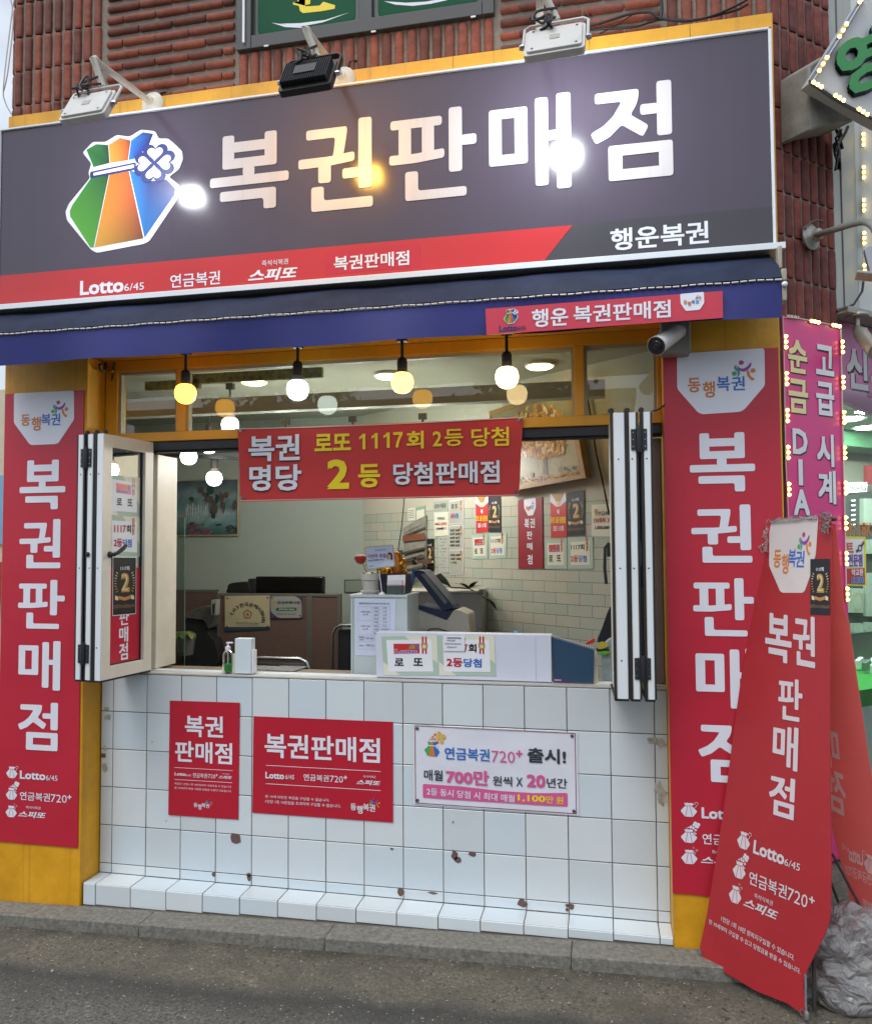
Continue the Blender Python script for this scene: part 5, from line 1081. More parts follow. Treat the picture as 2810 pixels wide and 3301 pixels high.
# white display board with two award notices, blue calendar
YB_ = .045; PBd = facade(YB_)
mb = MB(); mb.poly(PBd, PBd.q('B4', (330, 1025), (1764, 1015), (1764, 1440), (345, 1410)), -.001, PAPER)
a_, b_ = PBd.uv(K('B4', 330, 1022)), PBd.uv(K('B5', 887, 1645)); mb = MB(); mb.box(a_[0], b_[0], YB_, YB_ + .09, ZC, PBd.uv(K('B4', 1500, 1017))[1], mat('white_board_panel', 'ccd0e0', .45, var=.03)); mb.box(PBd.uv(K('B5', 767, 1400))[0], PBd.uv(K('B5', 768.5, 1400))[0], YB_ - .0012, YB_, ZC, PBd.uv(K('B4', 1500, 1030))[1], INK)
tag(mb.build('display_board', bevel=.003), 'low white display board standing along the counter edge', 'display board')
PBd = facade(YB_ - .002)
mb = MB(); cert_frame(mb, PBd, PBd.q('B4', (378, 1034), (905, 1026), (920, 1405), (405, 1402)), PBd.q('B4', (426, 1068), (852, 1062), (872, 1368), (446, 1368)))
minilogo(mb, PBd, PBd.q('B4', (494, 1104), (740, 1103), (743, 1196), (499, 1200)), .0015); mb.text(PBd, '로', BLK, 'B4', (505, 1240), (592, 1314), bold=.03); mb.text(PBd, '또', BLK, 'B4', (684, 1238), (772, 1314), bold=.03); ribbon(mb, PBd, 'B4', 787, 1034, 1200, 62)
tag(mb.build('award_notice', smooth=False), 'award notice with red logo tile and black syllables on the white display board', 'notice', 'award notices on the display board')
mb = MB(); cert_frame(mb, PBd, PBd.q('B4', (912, 1026), (1447, 1022), (1466, 1410), (928, 1404)), PBd.q('B4', (960, 1066), (1398, 1064), (1414, 1372), (975, 1368)))
mb.text(PBd, '7', RED, 'B4', (1165, 1108), (1195, 1180), bold=.03); mb.text(PBd, '회', BLK, 'B4', (1203, 1104), (1280, 1186), bold=.03); mb.text(PBd, '2등', RED, 'B4', (998, 1236), (1150, 1326), bold=.03); mb.text(PBd, '당첨', BLU, 'B4', (1158, 1242), (1330, 1330), bold=.03); ribbon(mb, PBd, 'B4', 1330, 1034, 1200, 62)
tag(mb.build('award_notice', smooth=False), 'award notice with red and blue lettering on the white display board', 'notice', 'award notices on the display board')
P_ = facade(YB_ - .006); mb = MB(); mb.poly(P_, P_.q('B4', (962, 1026), (1168, 1028), (1170, 1174), (968, 1172)), .002, WH, back=0); mb.text(P_, '국민은행', INKD, 'B4', (1000, 1064), (1076, 1082), d=.003, bold=.01); mb.text(P_, '356502-04-024254', INKD, 'B4', (980, 1096), (1136, 1112), d=.003, bold=.01); mb.text(P_, '정원철입니다', INKD, 'B4', (1000, 1128), (1095, 1144), d=.003, bold=.006); mb.tube([P_.P(*P_.uv(K('B4', 1002, 1046)), .004), P_.P(*P_.uv(K('B4', 1136, 1048)), .004)], .002, DK, 5)
tag(mb.build('account_slip', smooth=False), 'small white slip with an account number clipped over the award notice', 'slip')
CALB = mat('navy_calendar', '23425f', .5, var=.06)
a0 = onY(K('B5', 885, 1292), .06); a1 = onY(K('B5', 900, 1648), .055); b1 = onZ(K('B5', 1205, 1655), ZC); 
tb = Vector((b1.x, b1.y, ZC)); ta = Vector((a1.x, a1.y, ZC)); PD = Pl(ta, tb - ta)
cal = thing('desk_calendar', 'navy spiral bound desk calendar leaning beside the display board', 'calendar', tuple((ta + tb) / 2))
q = PD.q('B5', (885, 1294), (1212, 1392), (1205, 1652), (900, 1646)); mb = MB(); mb.poly(PD, q, 0, CALB, back=-.008); mb.poly(PD, PD.q('B5', (900, 1598), (1040, 1640), (1038, 1650), (901, 1646)), .001, mat('purple_base', '4a2f5f', .5)); mb.text(PD, '코리아', PAPER, 'B5', (906, 1620), (962, 1638), bold=.01); mb.build('cover', cal, smooth=False)
mb = MB()
for k in range(26):
    s = (k + .5) / 26; u = (q[0][0] + (q[1][0] - q[0][0]) * s, q[0][1] + (q[1][1] - q[0][1]) * s); mb.tube([PD.P(u[0], u[1] - .006, .003), PD.P(u[0], u[1] + .004, .004), PD.P(u[0], u[1] + .005, -.008), PD.P(u[0], u[1] - .006, -.010)], .0011, WMET, 5)
mb.build('spiral', cal)
mb = MB(); P_ = Pl(PD.o - PD.n * .03, PD.u); mb.poly(P_, P_.q('B5', (1212, 1400), (1226, 1420), (1240, 1640), (1215, 1655)), .0, CREAM, back=-.01); mb.build('pages', cal)
mb = MB(); P_ = facade(.13); mb.poly(P_, bez(P_.q('B5', (1262, 1420), (1300, 1340), (1350, 1310), (1390, 1330), (1400, 1500), (1390, 1660), (1290, 1660), (1275, 1560))), 0, mat('pale_snack_bag', '8fa0a8', .3, var=.2, vs=14), back=-.05); mb.poly(P_, bez(P_.q('B5', (1240, 1350), (1270, 1335), (1310, 1345), (1318, 1370), (1270, 1390), (1235, 1385))), .012, mat('yellow_pack', 'b3a545', .4)); mb.poly(P_, bez(P_.q('B5', (1250, 1412), (1310, 1405), (1330, 1415), (1300, 1432), (1255, 1432))), .014, mat('lime_pack', '5fa832', .4)); mb.poly(P_, P_.q('B5', (1225, 1380), (1320, 1390), (1330, 1412), (1230, 1412)), .01, DK)
tag(mb.build('snack_bag', bevel=.004), 'pale plastic bag with yellow and lime packs beside the navy calendar', 'bag')
mb = MB(); mb.poly(facade(.2), facade(.2).q('B5', (1140, 1350), (1205, 1312), (1218, 1318), (1210, 1345), (1160, 1362)), 0, RED2, back=-.02); tag(mb.build('red_stapler', bevel=.002), 'small red stapler behind the spiral of the navy calendar', 'stapler')
mb = MB(); P_ = facade(.3); mb.poly(P_, P_.q('B5', (1340, 1060), (1345, 1320), (1300, 1345), (1225, 1345), (1270, 1240), (1310, 1120)), 0, mat('black_cloth', '20242a', .8), back=-.06, r=.02); tag(mb.build('black_coat', bevel=.01), 'black cloth hanging at the edge of the opening behind the folded leaves', 'coat')
mb = MB(); q0 = px('B4', 1660, 1000, .16); mb.lathe((q0.x, .16, ZC + .02), (0, 0, 1), [(.012, 0), (.012, px('B4', 1660, 1010, .16).z - ZC - .02)], GL2, 14); zz = px('B4', 1660, 1012, .16).z; mb.lathe((q0.x, .16, zz), (0, 0, 1), [(.0125, 0), (.013, .012), (.012, .015)], mat('cyan_cap', '3aa9c9', .4), 16); tag(mb.build('small_bottle'), 'little bottle with a cyan cap behind the display board', 'bottle')
mb = MB(); P_ = Pl((0, .10, ZC + .125), (1, 0, 0), (0, .2, 1)); a_, b_ = px('B4', 600, 1000, .15), px('B4', 1040, 1010, .15); mb.box(a_.x, b_.x, .14, .22, ZC, a_.z - .006, PAPER); 
for k in range(34): x = a_.x + (b_.x - a_.x) * (k + .5) / 34; mb.tube([(x, .136, a_.z - .012), (x, .137, a_.z - .002), (x, .146, a_.z - .003)], .0012, mat('sky_blue_wire', '4e9cc4', .4), 5)
tag(mb.build('spiral_notebook'), 'white spiral notebook with blue wire behind the display board', 'notebook')

# ------------------------------------------------------------------ office things inside
BWp = facade(2.128); random.seed(11)
def blob(mb, P, c, x, y, w, h, m, d, n=12, j=.35):
    u, v = P.uv(K(c, x, y)); u2, v2 = P.uv(K(c, x + w / 2, y + h / 2)); a, b = abs(u2 - u), abs(v2 - v)
    mb.poly(P, [(u + a * random.uniform(1 - j, 1 + j) * math.cos(6.283 * i / n), v + b * random.uniform(1 - j, 1 + j) * math.sin(6.283 * i / n)) for i in range(n)], d, m)
pic = thing('landscape_picture', 'framed waterfall landscape picture on the grey green back wall', 'picture', (-.68, 2.13, 1.92))
a, b = (-1.12, BWp.uv(K('E7', 180, 1140))[1]), (BWp.uv(K('E7', 972, 1968))[0], BWp.uv(K('E7', 900, 1968))[1])
mb = MB(); f = .010
for q in ((a[0], b[0], b[1], b[1] + f), (a[0], b[0], a[1] - f, a[1]), (a[0], a[0] + f, b[1] + f, a[1] - f), (b[0] - f, b[0], b[1] + f, a[1] - f)): mb.pbox(BWp, q[0], q[1], q[2], q[3], -.006, .02, mat('thin_gilt_frame', 'b8ac90', .35, metal=.5))
mb.build('frame', pic, bevel=.002)
mb = MB(); hz = a[1] - b[1]
ncol, nrow_ = 14, 10; cs = []; vs = []
pal = [(0, '3f4d52'), (.12, '55686d'), (.3, '6d8488'), (.5, '55757c'), (.62, '86989a'), (.75, '6f8f92'), (.88, '43706f'), (1, '2f4a44')]
for j in range(nrow_ + 1):
    t = j / nrow_
    for k in range(len(pal) - 1):
        if pal[k][0] <= t <= pal[k + 1][0]: e = (t - pal[k][0]) / (pal[k + 1][0] - pal[k][0]); cA, cB = lin(pal[k][1]), lin(pal[k + 1][1])
    for i in range(ncol + 1):
        n_ = random.uniform(.8, 1.25); cs.append(tuple((cA[q] * (1 - e) + cB[q] * e) * n_ for q in range(3)) + (1,)); vs.append(BWp.P(a[0] + (b[0] - a[0]) * i / ncol, a[1] - hz * t, 0))
mb.add(vs, [((j + 1) * (ncol + 1) + i, (j + 1) * (ncol + 1) + i + 1, j * (ncol + 1) + i + 1, j * (ncol + 1) + i) for j in range(nrow_) for i in range(ncol)], mat('painted_scene', 'ffffff', .2, var=.12, vs=30, vcol=True), cs)
ROCK = mat('painted_rock', '574a44', .3, var=.4, vs=60); FOL = mat('painted_foliage', '24443a', .3, var=.4, vs=60); FALL = mat('painted_water', 'a5b8ba', .3, var=.35, vs=80); BLO = mat('painted_blossom', '7d4a55', .3, var=.4, vs=80)
k = 0
for x, y, w, h in ((400, 1290, 90, 110), (520, 1420, 140, 130), (590, 1570, 110, 220), (700, 1400, 110, 130), (720, 1540, 80, 190), (900, 1520, 60, 140), (270, 1500, 60, 160), (780, 1360, 80, 90), (460, 1360, 80, 60)): k += 1; blob(mb, BWp, 'E7', x, y, w, h, ROCK, .001 + k * .00005)
for x, y, w, h in ((545, 1280, 120, 130), (640, 1420, 60, 160), (500, 1350, 60, 80), (260, 1420, 90, 60), (590, 1680, 60, 90), (850, 1880, 170, 120), (260, 1830, 130, 130), (330, 1900, 150, 90)): k += 1; blob(mb, BWp, 'E7', x, y, w, h, FOL, .0012 + k * .00005)
for i in range(16): k += 1; blob(mb, BWp, 'E7', 190 + i * 21 + random.uniform(-6, 6), 1590 + random.uniform(-20, 20), 13, 230 + random.uniform(-60, 30), FALL, .0016 + k * .00005)
for i in range(3): k += 1; blob(mb, BWp, 'E7', 665 + i * 28, 1620, 12, 130, FALL, .0016 + k * .00005)
for i in range(22): k += 1; blob(mb, BWp, 'E7', random.uniform(200, 560), random.uniform(1790, 1950), 60, 44, BLO, .0018 + k * .00005, 8)
for i in range(4): k += 1; blob(mb, BWp, 'E7', random.uniform(830, 940), random.uniform(1800, 1930), 34, 34, BLO, .0018 + k * .00005, 8)
mb.poly(BWp, BWp.q('E7', (612, 1805), (660, 1795), (700, 1785), (715, 1798), (690, 1818), (625, 1822)), .004, BLK)
mb.build('canvas', pic, smooth=False)

YP_ = 1.62; PPt = facade(YP_); PTM = mat('brown_partition_cloth', '5d4a42', .9, var=.12, vs=60, bump=.2, bs=200); PTF = mat('grey_partition_frame', '57564f', .5)
par = thing('office_partition', 'brown cloth office partition with grey edging behind the counter', 'partition', (.0, YP_ + .02, .02))
xs_ = [PPt.uv(K('E8', x, 400))[0] for x in (612, 1752)] + [.72]; zp_ = PPt.uv(K('E8', 1200, 243))[1]
for x0_, x1_ in ((xs_[0], xs_[1]), (xs_[1], xs_[2])):
    mb = MB(); mb.box(x0_ + .022, x1_ - .022, YP_, YP_ + .04, .03, zp_ - .022, PTM); mb.build('panel', par)
    mb = MB(); mb.box(x0_, x0_ + .021, YP_ - .006, YP_ + .046, .021, zp_, PTF); mb.box(x1_ - .021, x1_ - .001, YP_ - .006, YP_ + .046, .021, zp_, PTF); mb.box(x0_ + .0215, x1_ - .0215, YP_ - .006, YP_ + .046, zp_ - .0215, zp_ - .001, PTF); mb.build('edging', par, bevel=.003)
mb = MB(); P2_ = facade(1.95); q = P2_.uv(K('E8', 210, 220)), P2_.uv(K('E8', 592, 230)); mb.box(q[0][0] - .6, q[1][0], 1.95, 1.99, .02, q[1][1], PTM); mb.box(q[0][0] - .6, q[1][0] + .004, 1.945, 1.995, q[1][1] + .001, q[1][1] + .02, PTF); tag(mb.build('low_partition'), 'darker brown partition in the far dim corner of the shop', 'partition')
P3 = facade(YP_ - .012)
mb = MB(); mb.poly(P3, P3.q('E8', (708, 275), (1258, 268), (1262, 652), (708, 660)), 0, mat('brass_plate', 'aaa383', .35, var=.05), back=-.008); mb.poly(P3, P3.q('E8', (708, 662), (1260, 655), (1255, 680), (708, 706)), -.002, mat('teal_edge', '23475a', .4), back=-.01)
for x, y in ((740, 305), (1238, 297), (736, 655), (1236, 655)): mb.disc(P3, P3.uv(K('E8', x, y)), .007, .001, DK, 10)
arc = '(사)한국손해사정사회'; cxa, cya, ra = 985, 545, 195
for i, ch in enumerate(arc):
    th = R(-168 + i * 156 / 9 + 6) ; px_, py_ = cxa + 200 * math.cos(th), cya + 165 * math.sin(th) ; an = th + math.pi / 2; s_ = 27
    def rt(dx, dy): return (px_ + dx * math.cos(an) - dy * math.sin(an), py_ + dx * math.sin(an) + dy * math.cos(an))
    w_ = s_ * (.5 if ch in '()' else 1); mb.text(P3, ch, BLK, 'E8', tl=rt(-w_, -s_ * .95), tr=rt(w_, -s_ * .95), bl=rt(-w_, s_ * .95), d=.0015, bold=.02)
for k in range(5): 
    t = -math.pi / 2 + k * 2 * math.pi / 5; mb.line(P3, P3.uv(K('E8', 988 + 54 * math.cos(t), 502 + 54 * math.sin(t))), P3.uv(K('E8', 988 + 54 * math.cos(t + 1.2566), 502 + 54 * math.sin(t + 1.2566))), .007, .001 + k * .0001, mat('copper_print', '7d4a38', .5))
mb.text(P3, '市', mat('copper_print', '7d4a38'), 'E8', (968, 482), (1008, 530), d=.0015, bold=.02)
mb.text(P3, '한국손해사정사회 정회원', INKD, 'E8', (848, 598), (1128, 620), d=.001, bold=.02); mb.line(P3, P3.uv(K('E8', 848, 634)), P3.uv(K('E8', 1126, 632)), .003, .001, INKD)
tag(mb.build('name_plate', smooth=False), 'brass coloured plate with arched lettering and a pentagon emblem on the partition', 'plaque', 'plaques on the office partition')
mb = MB(); mb.poly(P3, P3.q('E8', (1268, 290), (1660, 272), (1664, 545), (1268, 552)), -.001, mat('indigo_plate', '2e3458', .4), back=-.008); mb.poly(P3, P3.q('E8', (1272, 280), (1580, 276), (1655, 330), (1660, 545), (1370, 548), (1275, 470)), 0, mat('silver_plate', '8f928f', .35, var=.06), r=.02)
mb.text(P3, '강남손해사정', BLK, 'E8', (1355, 335), (1635, 375), d=.001, bold=.03); mb.disc(P3, P3.uv(K('E8', 1318, 358)), .014, .001, GOLD, 12); mb.poly(P3, P3.q('E8', (1340, 420), (1596, 417), (1596, 457), (1340, 460)), .001, mat('green_badge', '2c5d3c', .5), r=.012); mb.text(P3, '손해사정사 안현섭', PAPER, 'E8', (1375, 428), (1565, 450), d=.002, bold=.01); mb.text(P3, '금융감독원 등록번호', INKD, 'E8', (1348, 488), (1588, 508), d=.001, bold=.02)
for x, y in ((1295, 303), (1638, 293), (1295, 520), (1637, 517)): mb.disc(P3, P3.uv(K('E8', x, y)), .006, .002, STEEL, 10)
tag(mb.build('name_plate', smooth=False), 'silver plate with dark blue corners and a green badge on the partition', 'plaque', 'plaques on the office partition')
# monitor, black bags and stored things over the partition
P4 = facade(1.8); mon = thing('monitor', 'wide black monitor with a glossy screen standing behind the partition', 'monitor', (.0, 1.82, zp_ - .1))
q = P4.q('E8', (1090, 32), (1764, 28)), P4.uv(K('B7', 1392, 368)), P4.uv(K('E8', 1088, 240)); x0_, x1_, z1_ = q[0][0][0], q[1][0], q[0][0][1]; z0_ = zp_ - .06
mb = MB(); mb.box(x0_, x1_, 1.8, 1.85, z0_, z1_, mat('glossy_black_case', '0e0f11', .15)); mb.build('case', mon, bevel=.006)
mb = MB(); mb.rect(facade(1.7985), x0_ + .012, z0_ + .02, x1_ - .012, z1_ - .014, 0, mat('off_screen', '0a0b0d', .3, spec=.2)); mb.build('screen', mon, smooth=False)
mb = MB(); mb.box((x0_ + x1_) / 2 - .1, (x0_ + x1_) / 2 + .1, 1.81, 1.9, .8, z0_, DK); mb.build('stand', mon)
mb = MB(); mb.poly(facade(1.78), bez(facade(1.78).q('E8', (742, 240), (738, 180), (750, 135), (800, 112), (900, 102), (985, 104), (1000, 130), (1000, 240))), 0, mat('black_leather', '111215', .4, var=.2), back=-.12); tag(mb.build('black_bag', bevel=.015), 'black leather bag on top of the partition beside the monitor', 'bag')
mb = MB(); p_ = facade(1.79).q('E8', (992, 62), (1086, 58), (1086, 240), (1000, 240)); mb.poly(facade(1.79), p_, 0, mat('black_speaker', '15161a', .5), back=-.1); tag(mb.build('speaker', bevel=.004), 'small black speaker between the black bag and the monitor', 'speaker')
mb = MB(); P_ = facade(2.12); mb.poly(P_, P_.q('B7', (1552, 398), (1690, 396), (1690, 490), (1552, 490)), 0, BLK, back=-.012); mb.poly(P_, P_.q('B7', (1558, 404), (1690, 402), (1690, 490), (1558, 490)), .001, mat('grey_print', '7c8a80', .5)); tag(mb.build('framed_notice', smooth=False), 'thin black framed notice on the back wall by the flower pot', 'picture')
# coats and clutter in the dim corner
mb = MB(); P_ = facade(1.5); mb.poly(P_, bez(P_.q('E8', (230, 540), (240, 490), (330, 440), (440, 400), (520, 410), (545, 500), (530, 640), (500, 680), (450, 580), (330, 560))), 0, mat('grey_coat', '4d4f4c', .9, var=.25, vs=20, bump=.5, bs=20), back=-.15); tag(mb.build('grey_coat', bevel=.03), 'grey coat thrown over a chair in the dim corner', 'coat')
mb = MB(); P_ = facade(1.52); mb.poly(P_, bez(P_.q('E8', (210, 560), (330, 560), (470, 600), (520, 760), (600, 850), (600, 1140), (200, 1140), (190, 800))), 0, mat('black_chair_cloth', '17181c', .8), back=-.2); tag(mb.build('draped_chair', bevel=.03), 'black draped chair under the grey coat', 'chair')
mb = MB(); P_ = facade(1.45); mb.poly(P_, P_.q('E8', (540, 322), (612, 318), (606, 515), (535, 510)), 0, mat('grey_binder', '8d8f8a', .6), back=-.05); mb.poly(P_, P_.q('E8', (552, 380), (590, 360), (580, 505), (556, 505)), .001, DK); tag(mb.build('wall_phone', bevel=.004), 'pale wall telephone on the partition edge above the coat', 'telephone')
mb = MB(); random.seed(8); c = px('E8', 230, 720, 1.35); 
for k in range(16): a_ = k * 2.4; leaf(mb, c + Vector((random.uniform(-.04, .04), random.uniform(-.03, .03), 0)), (math.cos(a_), -abs(math.sin(a_)), .3), .09, .028, mat('dim_green_leaf', '6b7d40', .5, var=.4, vs=30), .7)
mb.lathe(c - Vector((0, 0, .16)), (0, 0, 1), [(.05, 0), (.07, .14), (.06, .145)], mat('grey_pot', '5f6361', .5), 16); tag(mb.build('pot_plant'), 'small green pot plant in the dim corner behind the white jamb', 'plant')
mb = MB(); mb.add([onY(K('E8', 120, -700), .5), onY(K('E8', 212, -700), .5), onY(K('E8', 210, 1140), .5), onY(K('E8', 108, 1140), .5)], [(0, 1, 2, 3)], glass('green_glass', 'a9bdb4')); mb.tube([onY(K('E8', 212, -700), .5), onY(K('E8', 210, 1140), .5)], .003, mat('glass_edge', '5d7a6e', .2), 6); tag(mb.build('glass_screen', smooth=False), 'narrow sheet of greenish glass standing behind the white jamb', 'glass screen')
# chairs
def chair(name, label, y, x0, x1, zt, rail=True):
    o = thing(name, label, 'chair', ((x0 + x1) / 2, y, .02), 'black meeting chairs inside the shop'); CH = mat('chair_black', '1b1e26', .6); w = x1 - x0
    mb = MB(); mb.box(x0 + .03, x1 - .03, y + .01, y + .04, zt - .36, zt - .03, CH); mb.build('backrest', o, bevel=.012)
    mb = MB(); mb.box(x0 + .02, x1 - .02, y + .05, y + .45, .43, .49, CH); mb.build('seat', o, bevel=.015)
    mb = MB(); mb.tube([(x0, y, .02), (x0, y, zt - .06), (x0 + .02, y, zt - .02), (x0 + .06, y, zt), (x1 - .06, y, zt), (x1 - .02, y, zt - .02), (x1, y, zt - .06), (x1, y, .02)], .011, STEEL, 10); mb.build('frame', o)
    for x in (x0, x1): mb = MB(); mb.tube([(x, y + .02, .46), (x, y + .46, .46), (x, y + .46, .02)], .011, STEEL, 8); mb.build('leg', o)
q0, q1 = px('E8', 1000, 1035, .62), px('E8', 1755, 1075, .62); chair('meeting_chair', 'black chair with a chrome tube frame right behind the newspaper', .62, q1.x - .46, q1.x, q0.z)
q0, q1 = px('B4', 0, 970, 1.2), px('B4', 85, 1000, 1.2); chair('meeting_chair', 'black chair half hidden behind the white cabinet', 1.2, q0.x - .06, q0.x + .42, q0.z + .03)
# shelf behind the terminal with a creeping plant
P_ = facade(1.0); sh = thing('shelf_unit', 'pale grey shelf unit with a white top behind the terminal', 'shelf', (px('B4', 1130, 620, 1.0).x, 1.0, .02))
a_, b_ = P_.uv(K('B4', 880, 600)), P_.uv(K('B4', 1335, 622)); mb = MB(); mb.box(a_[0] - .2, b_[0] - .012, 1.01, 1.3, .02, b_[1], mat('shelf_grey', '8a8f8c', .5, var=.04)); mb.build('body', sh, bevel=.002)
mb = MB(); mb.box(a_[0] - .22, b_[0] - .02, .99, 1.3, b_[1] + .001, a_[1], mat('shelf_white', 'b8b8aa', .4)); mb.box(b_[0] - .019, b_[0] + .006, .985, 1.05, b_[1] - .01, a_[1] + .01, mat('shelf_corner', '6f6a60', .5)); mb.build('top', sh, bevel=.003)
mb = MB(); LF2 = mat('dark_leaf', '263325', .35, var=.3, vs=20); random.seed(2)
for pts in (((1040, 570), (1000, 520), (940, 480), (870, 470)), ((1330, 655), (1400, 690), (1450, 740), (1475, 780))):
    pp = [px('B4', x, y, .97) for x, y in pts]; sd = Vector((0, 0, 1)); vs = []
    for i, p in enumerate(pp): w_ = (.004, .018, .03, .004)[i] * (1 if pts[0][0] < 1100 else .55); vs += [p - sd * w_, p + Vector((0, -.006, 0)), p + sd * w_]
    mb.add(vs, [(3 * i + k, 3 * i + k + 1, 3 * i + k + 4, 3 * i + k + 3) for i in range(3) for k in (0, 1)], LF2)
c = px('B4', 1210, 580, 1.02)
for k in range(7): a_ = -2.6 + k * .75; leaf(mb, c, (math.cos(a_), -.5, .35 + .25 * random.random()), random.uniform(.08, .14), .02, LF2, .25)
mb.tube([px('B4', 1040, 570, 1.0), c, px('B4', 1330, 640, 1.0)], .004, LF2, 5); tag(mb.build('creeping_plant'), 'dark leaved creeping plant lying along the white shelf top', 'plant')

# ------------------------------------------------------------------ things on the tiled side wall
RWp = Pl(RW.P(0, 0, .006), RW.u)
PLA = mat('clear_sleeve', 'a9b3a6', .25, var=.08, vs=8)
def note(name, label, cat, mb, group=None): tag(mb.build(name, smooth=False), label, cat, group)
GN = 'notices on the tiled side wall'
def fest(c, q, texts, label):
    mb = MB(); P = RWp; u = P.q(c, *q); mb.poly(P, u, 0, RED2, back=-.002)
    f = lambda x, y: (u[0][0] + (u[1][0] - u[0][0]) * x + (u[3][0] - u[0][0]) * y, u[0][1] + (u[1][1] - u[0][1]) * x + (u[3][1] - u[0][1]) * y)
    mb.poly(P, [f(0, 0), f(1, 0), f(1, .17), f(.62, .29), f(.38, .29), f(0, .17)], .001, WH); mb.poly(P, [f(.12, .0), f(.88, .0), f(.6, .2), f(.4, .2)], .002, GOLD); mb.disc(P, f(.5, .22), .016, .003, GOLDL, 12)
    for st, m, x0_, y0_, x1_, y1_ in texts: mb.text(P, st, m, c, (q[0][0] + (q[1][0] - q[0][0]) * x0_, q[0][1] + (q[3][1] - q[0][1]) * y0_), (q[0][0] + (q[1][0] - q[0][0]) * x1_, q[0][1] + (q[3][1] - q[0][1]) * y1_), d=.002, bold=.03)
    note('wall_poster', label, 'poster', mb, GN)
FT = [('축', WH, .42, .34, .6, .46), ('로또 2등 당첨점', YLP, .03, .52, .97, .66), ('로또 1117회', WH, .2, .72, .85, .85)]
fest('B5', ((312, 240), (407, 232), (407, 505), (316, 515)), FT, 'narrow red and gold poster under the cloth banner corner, next to a black poster')
fest('B5', ((878, 222), (998, 212), (1003, 545), (883, 550)), FT, 'red and gold poster between the red fabric banner and the larger black poster')
for q, lab in ((((408, 236), (502, 230), (410, 507)), 'black poster with a golden number, just under the cloth banner corner'), (((1005, 205), (1135, 190), (1008, 537)), 'larger black poster with a golden number and laurel, below the tree painting')):
    mb = MB(); black2(mb, RWp, boxmap(RWp, 'B5', tl=q[0], tr=q[1], bl=q[2]), .002, False); note('wall_poster', lab, 'poster', mb, GN)
mb = MB(); black2(mb, RWp, boxmap(RWp, 'D2', tl=(930, 610), tr=(1058, 603), bl=(930, 1068)), .002, False); note('wall_poster', 'black poster with a golden number behind the pump bottle and newspaper rack', 'poster', mb, GN)
def certn(c, q, items, label, inset=.12, logo=None, rib=None):
    mb = MB(); u = RWp.q(c, *q); f = lambda x, y: tuple((1 - y) * ((1 - x) * u[0][k] + x * u[1][k]) + y * ((1 - x) * u[3][k] + x * u[2][k]) for k in (0, 1))
    mb.poly(RWp, u, 0, SAGE, back=-.002); mb.poly(RWp, [f(inset, inset), f(1 - inset, inset), f(1 - inset, 1 - inset), f(inset, 1 - inset)], .0012, CREAM)
    if logo: minilogo(mb, RWp, RWp.q(c, *logo), .002)
    for st, m, tl, br in items: mb.text(RWp, st, m, c, tl, br, d=.002, bold=.025)
    if rib: ribbon(mb, RWp, c, *rib, d=.003)
    note('wall_notice', label, 'notice', mb, GN)
certn('B5', ((280, 530), (405, 520), (405, 708), (282, 712)), (('로', BLK, (304, 632), (328, 670)), ('또', BLK, (347, 630), (372, 668))), 'small award notice with a red logo under the narrow red and gold poster', logo=((305, 562), (365, 557), (365, 606), (305, 610)), rib=(376, 528, 606, 14))
certn('B5', ((410, 518), (548, 510), (545, 702), (412, 712)), (('1117회', BLK, (430, 555), (502, 590)), ('2등', RED, (430, 628), (468, 668)), ('당첨', BLU, (470, 626), (514, 668))), 'small award notice with red and blue lettering beside the red fabric banner', rib=(515, 512, 595, 14))
certn('B5', ((835, 565), (1003, 560), (1005, 783), (838, 785)), (('로', BLK, (868, 682), (900, 730)), ('또', BLK, (928, 680), (960, 728))), 'larger award notice with a red logo under the red and gold poster', logo=((868, 605), (948, 600), (950, 655), (870, 660)), rib=(965, 560, 655, 16))
certn('B5', ((1010, 555), (1200, 543), (1203, 783), (1013, 785)), (('1117회', BLK, (1036, 598), (1138, 642)), ('2등', RED, (1036, 684), (1090, 735)), ('당첨', BLU, (1092, 682), (1156, 735))), 'larger award notice with red and blue lettering below the big black poster', rib=(1157, 546, 650, 18))
mb = MB(); mb.poly(RWp, RWp.q('B5', (635, 265), (818, 240), (826, 780), (638, 783)), .003, mat('maroon_fabric', '8f1c2b', .5, var=.08), back=-.002); mb.poly(RWp, RWp.q('B5', (680, 258), (770, 247), (772, 320), (750, 378), (712, 382), (684, 325)), .004, WH)
for ch, m, tl, br in (('동', ORG, (696, 308), (712, 340)), ('행', ORG, (711, 312), (727, 346)), ('복', BLU, (727, 304), (741, 334)), ('권', BLU, (741, 303), (755, 333))): mb.text(RWp, ch, m, 'B5', tl, br, d=.005, bold=.03)
figures(mb, RWp, boxmap(RWp, 'B5', (738, 273), (763, 306)), .005)
for ch, tl, br in (('복', (686, 405), (724, 475)), ('권', (727, 402), (766, 472)), ('판', (704, 500), (748, 560)), ('매', (706, 588), (748, 640)), ('점', (708, 678), (748, 750))): mb.glyph(RWp, ch, WH, 'B5', tl, br, d=.005, r=0)
note('fabric_banner', 'dark red fabric banner with vertical white lettering on the tiled side wall', 'banner', mb)
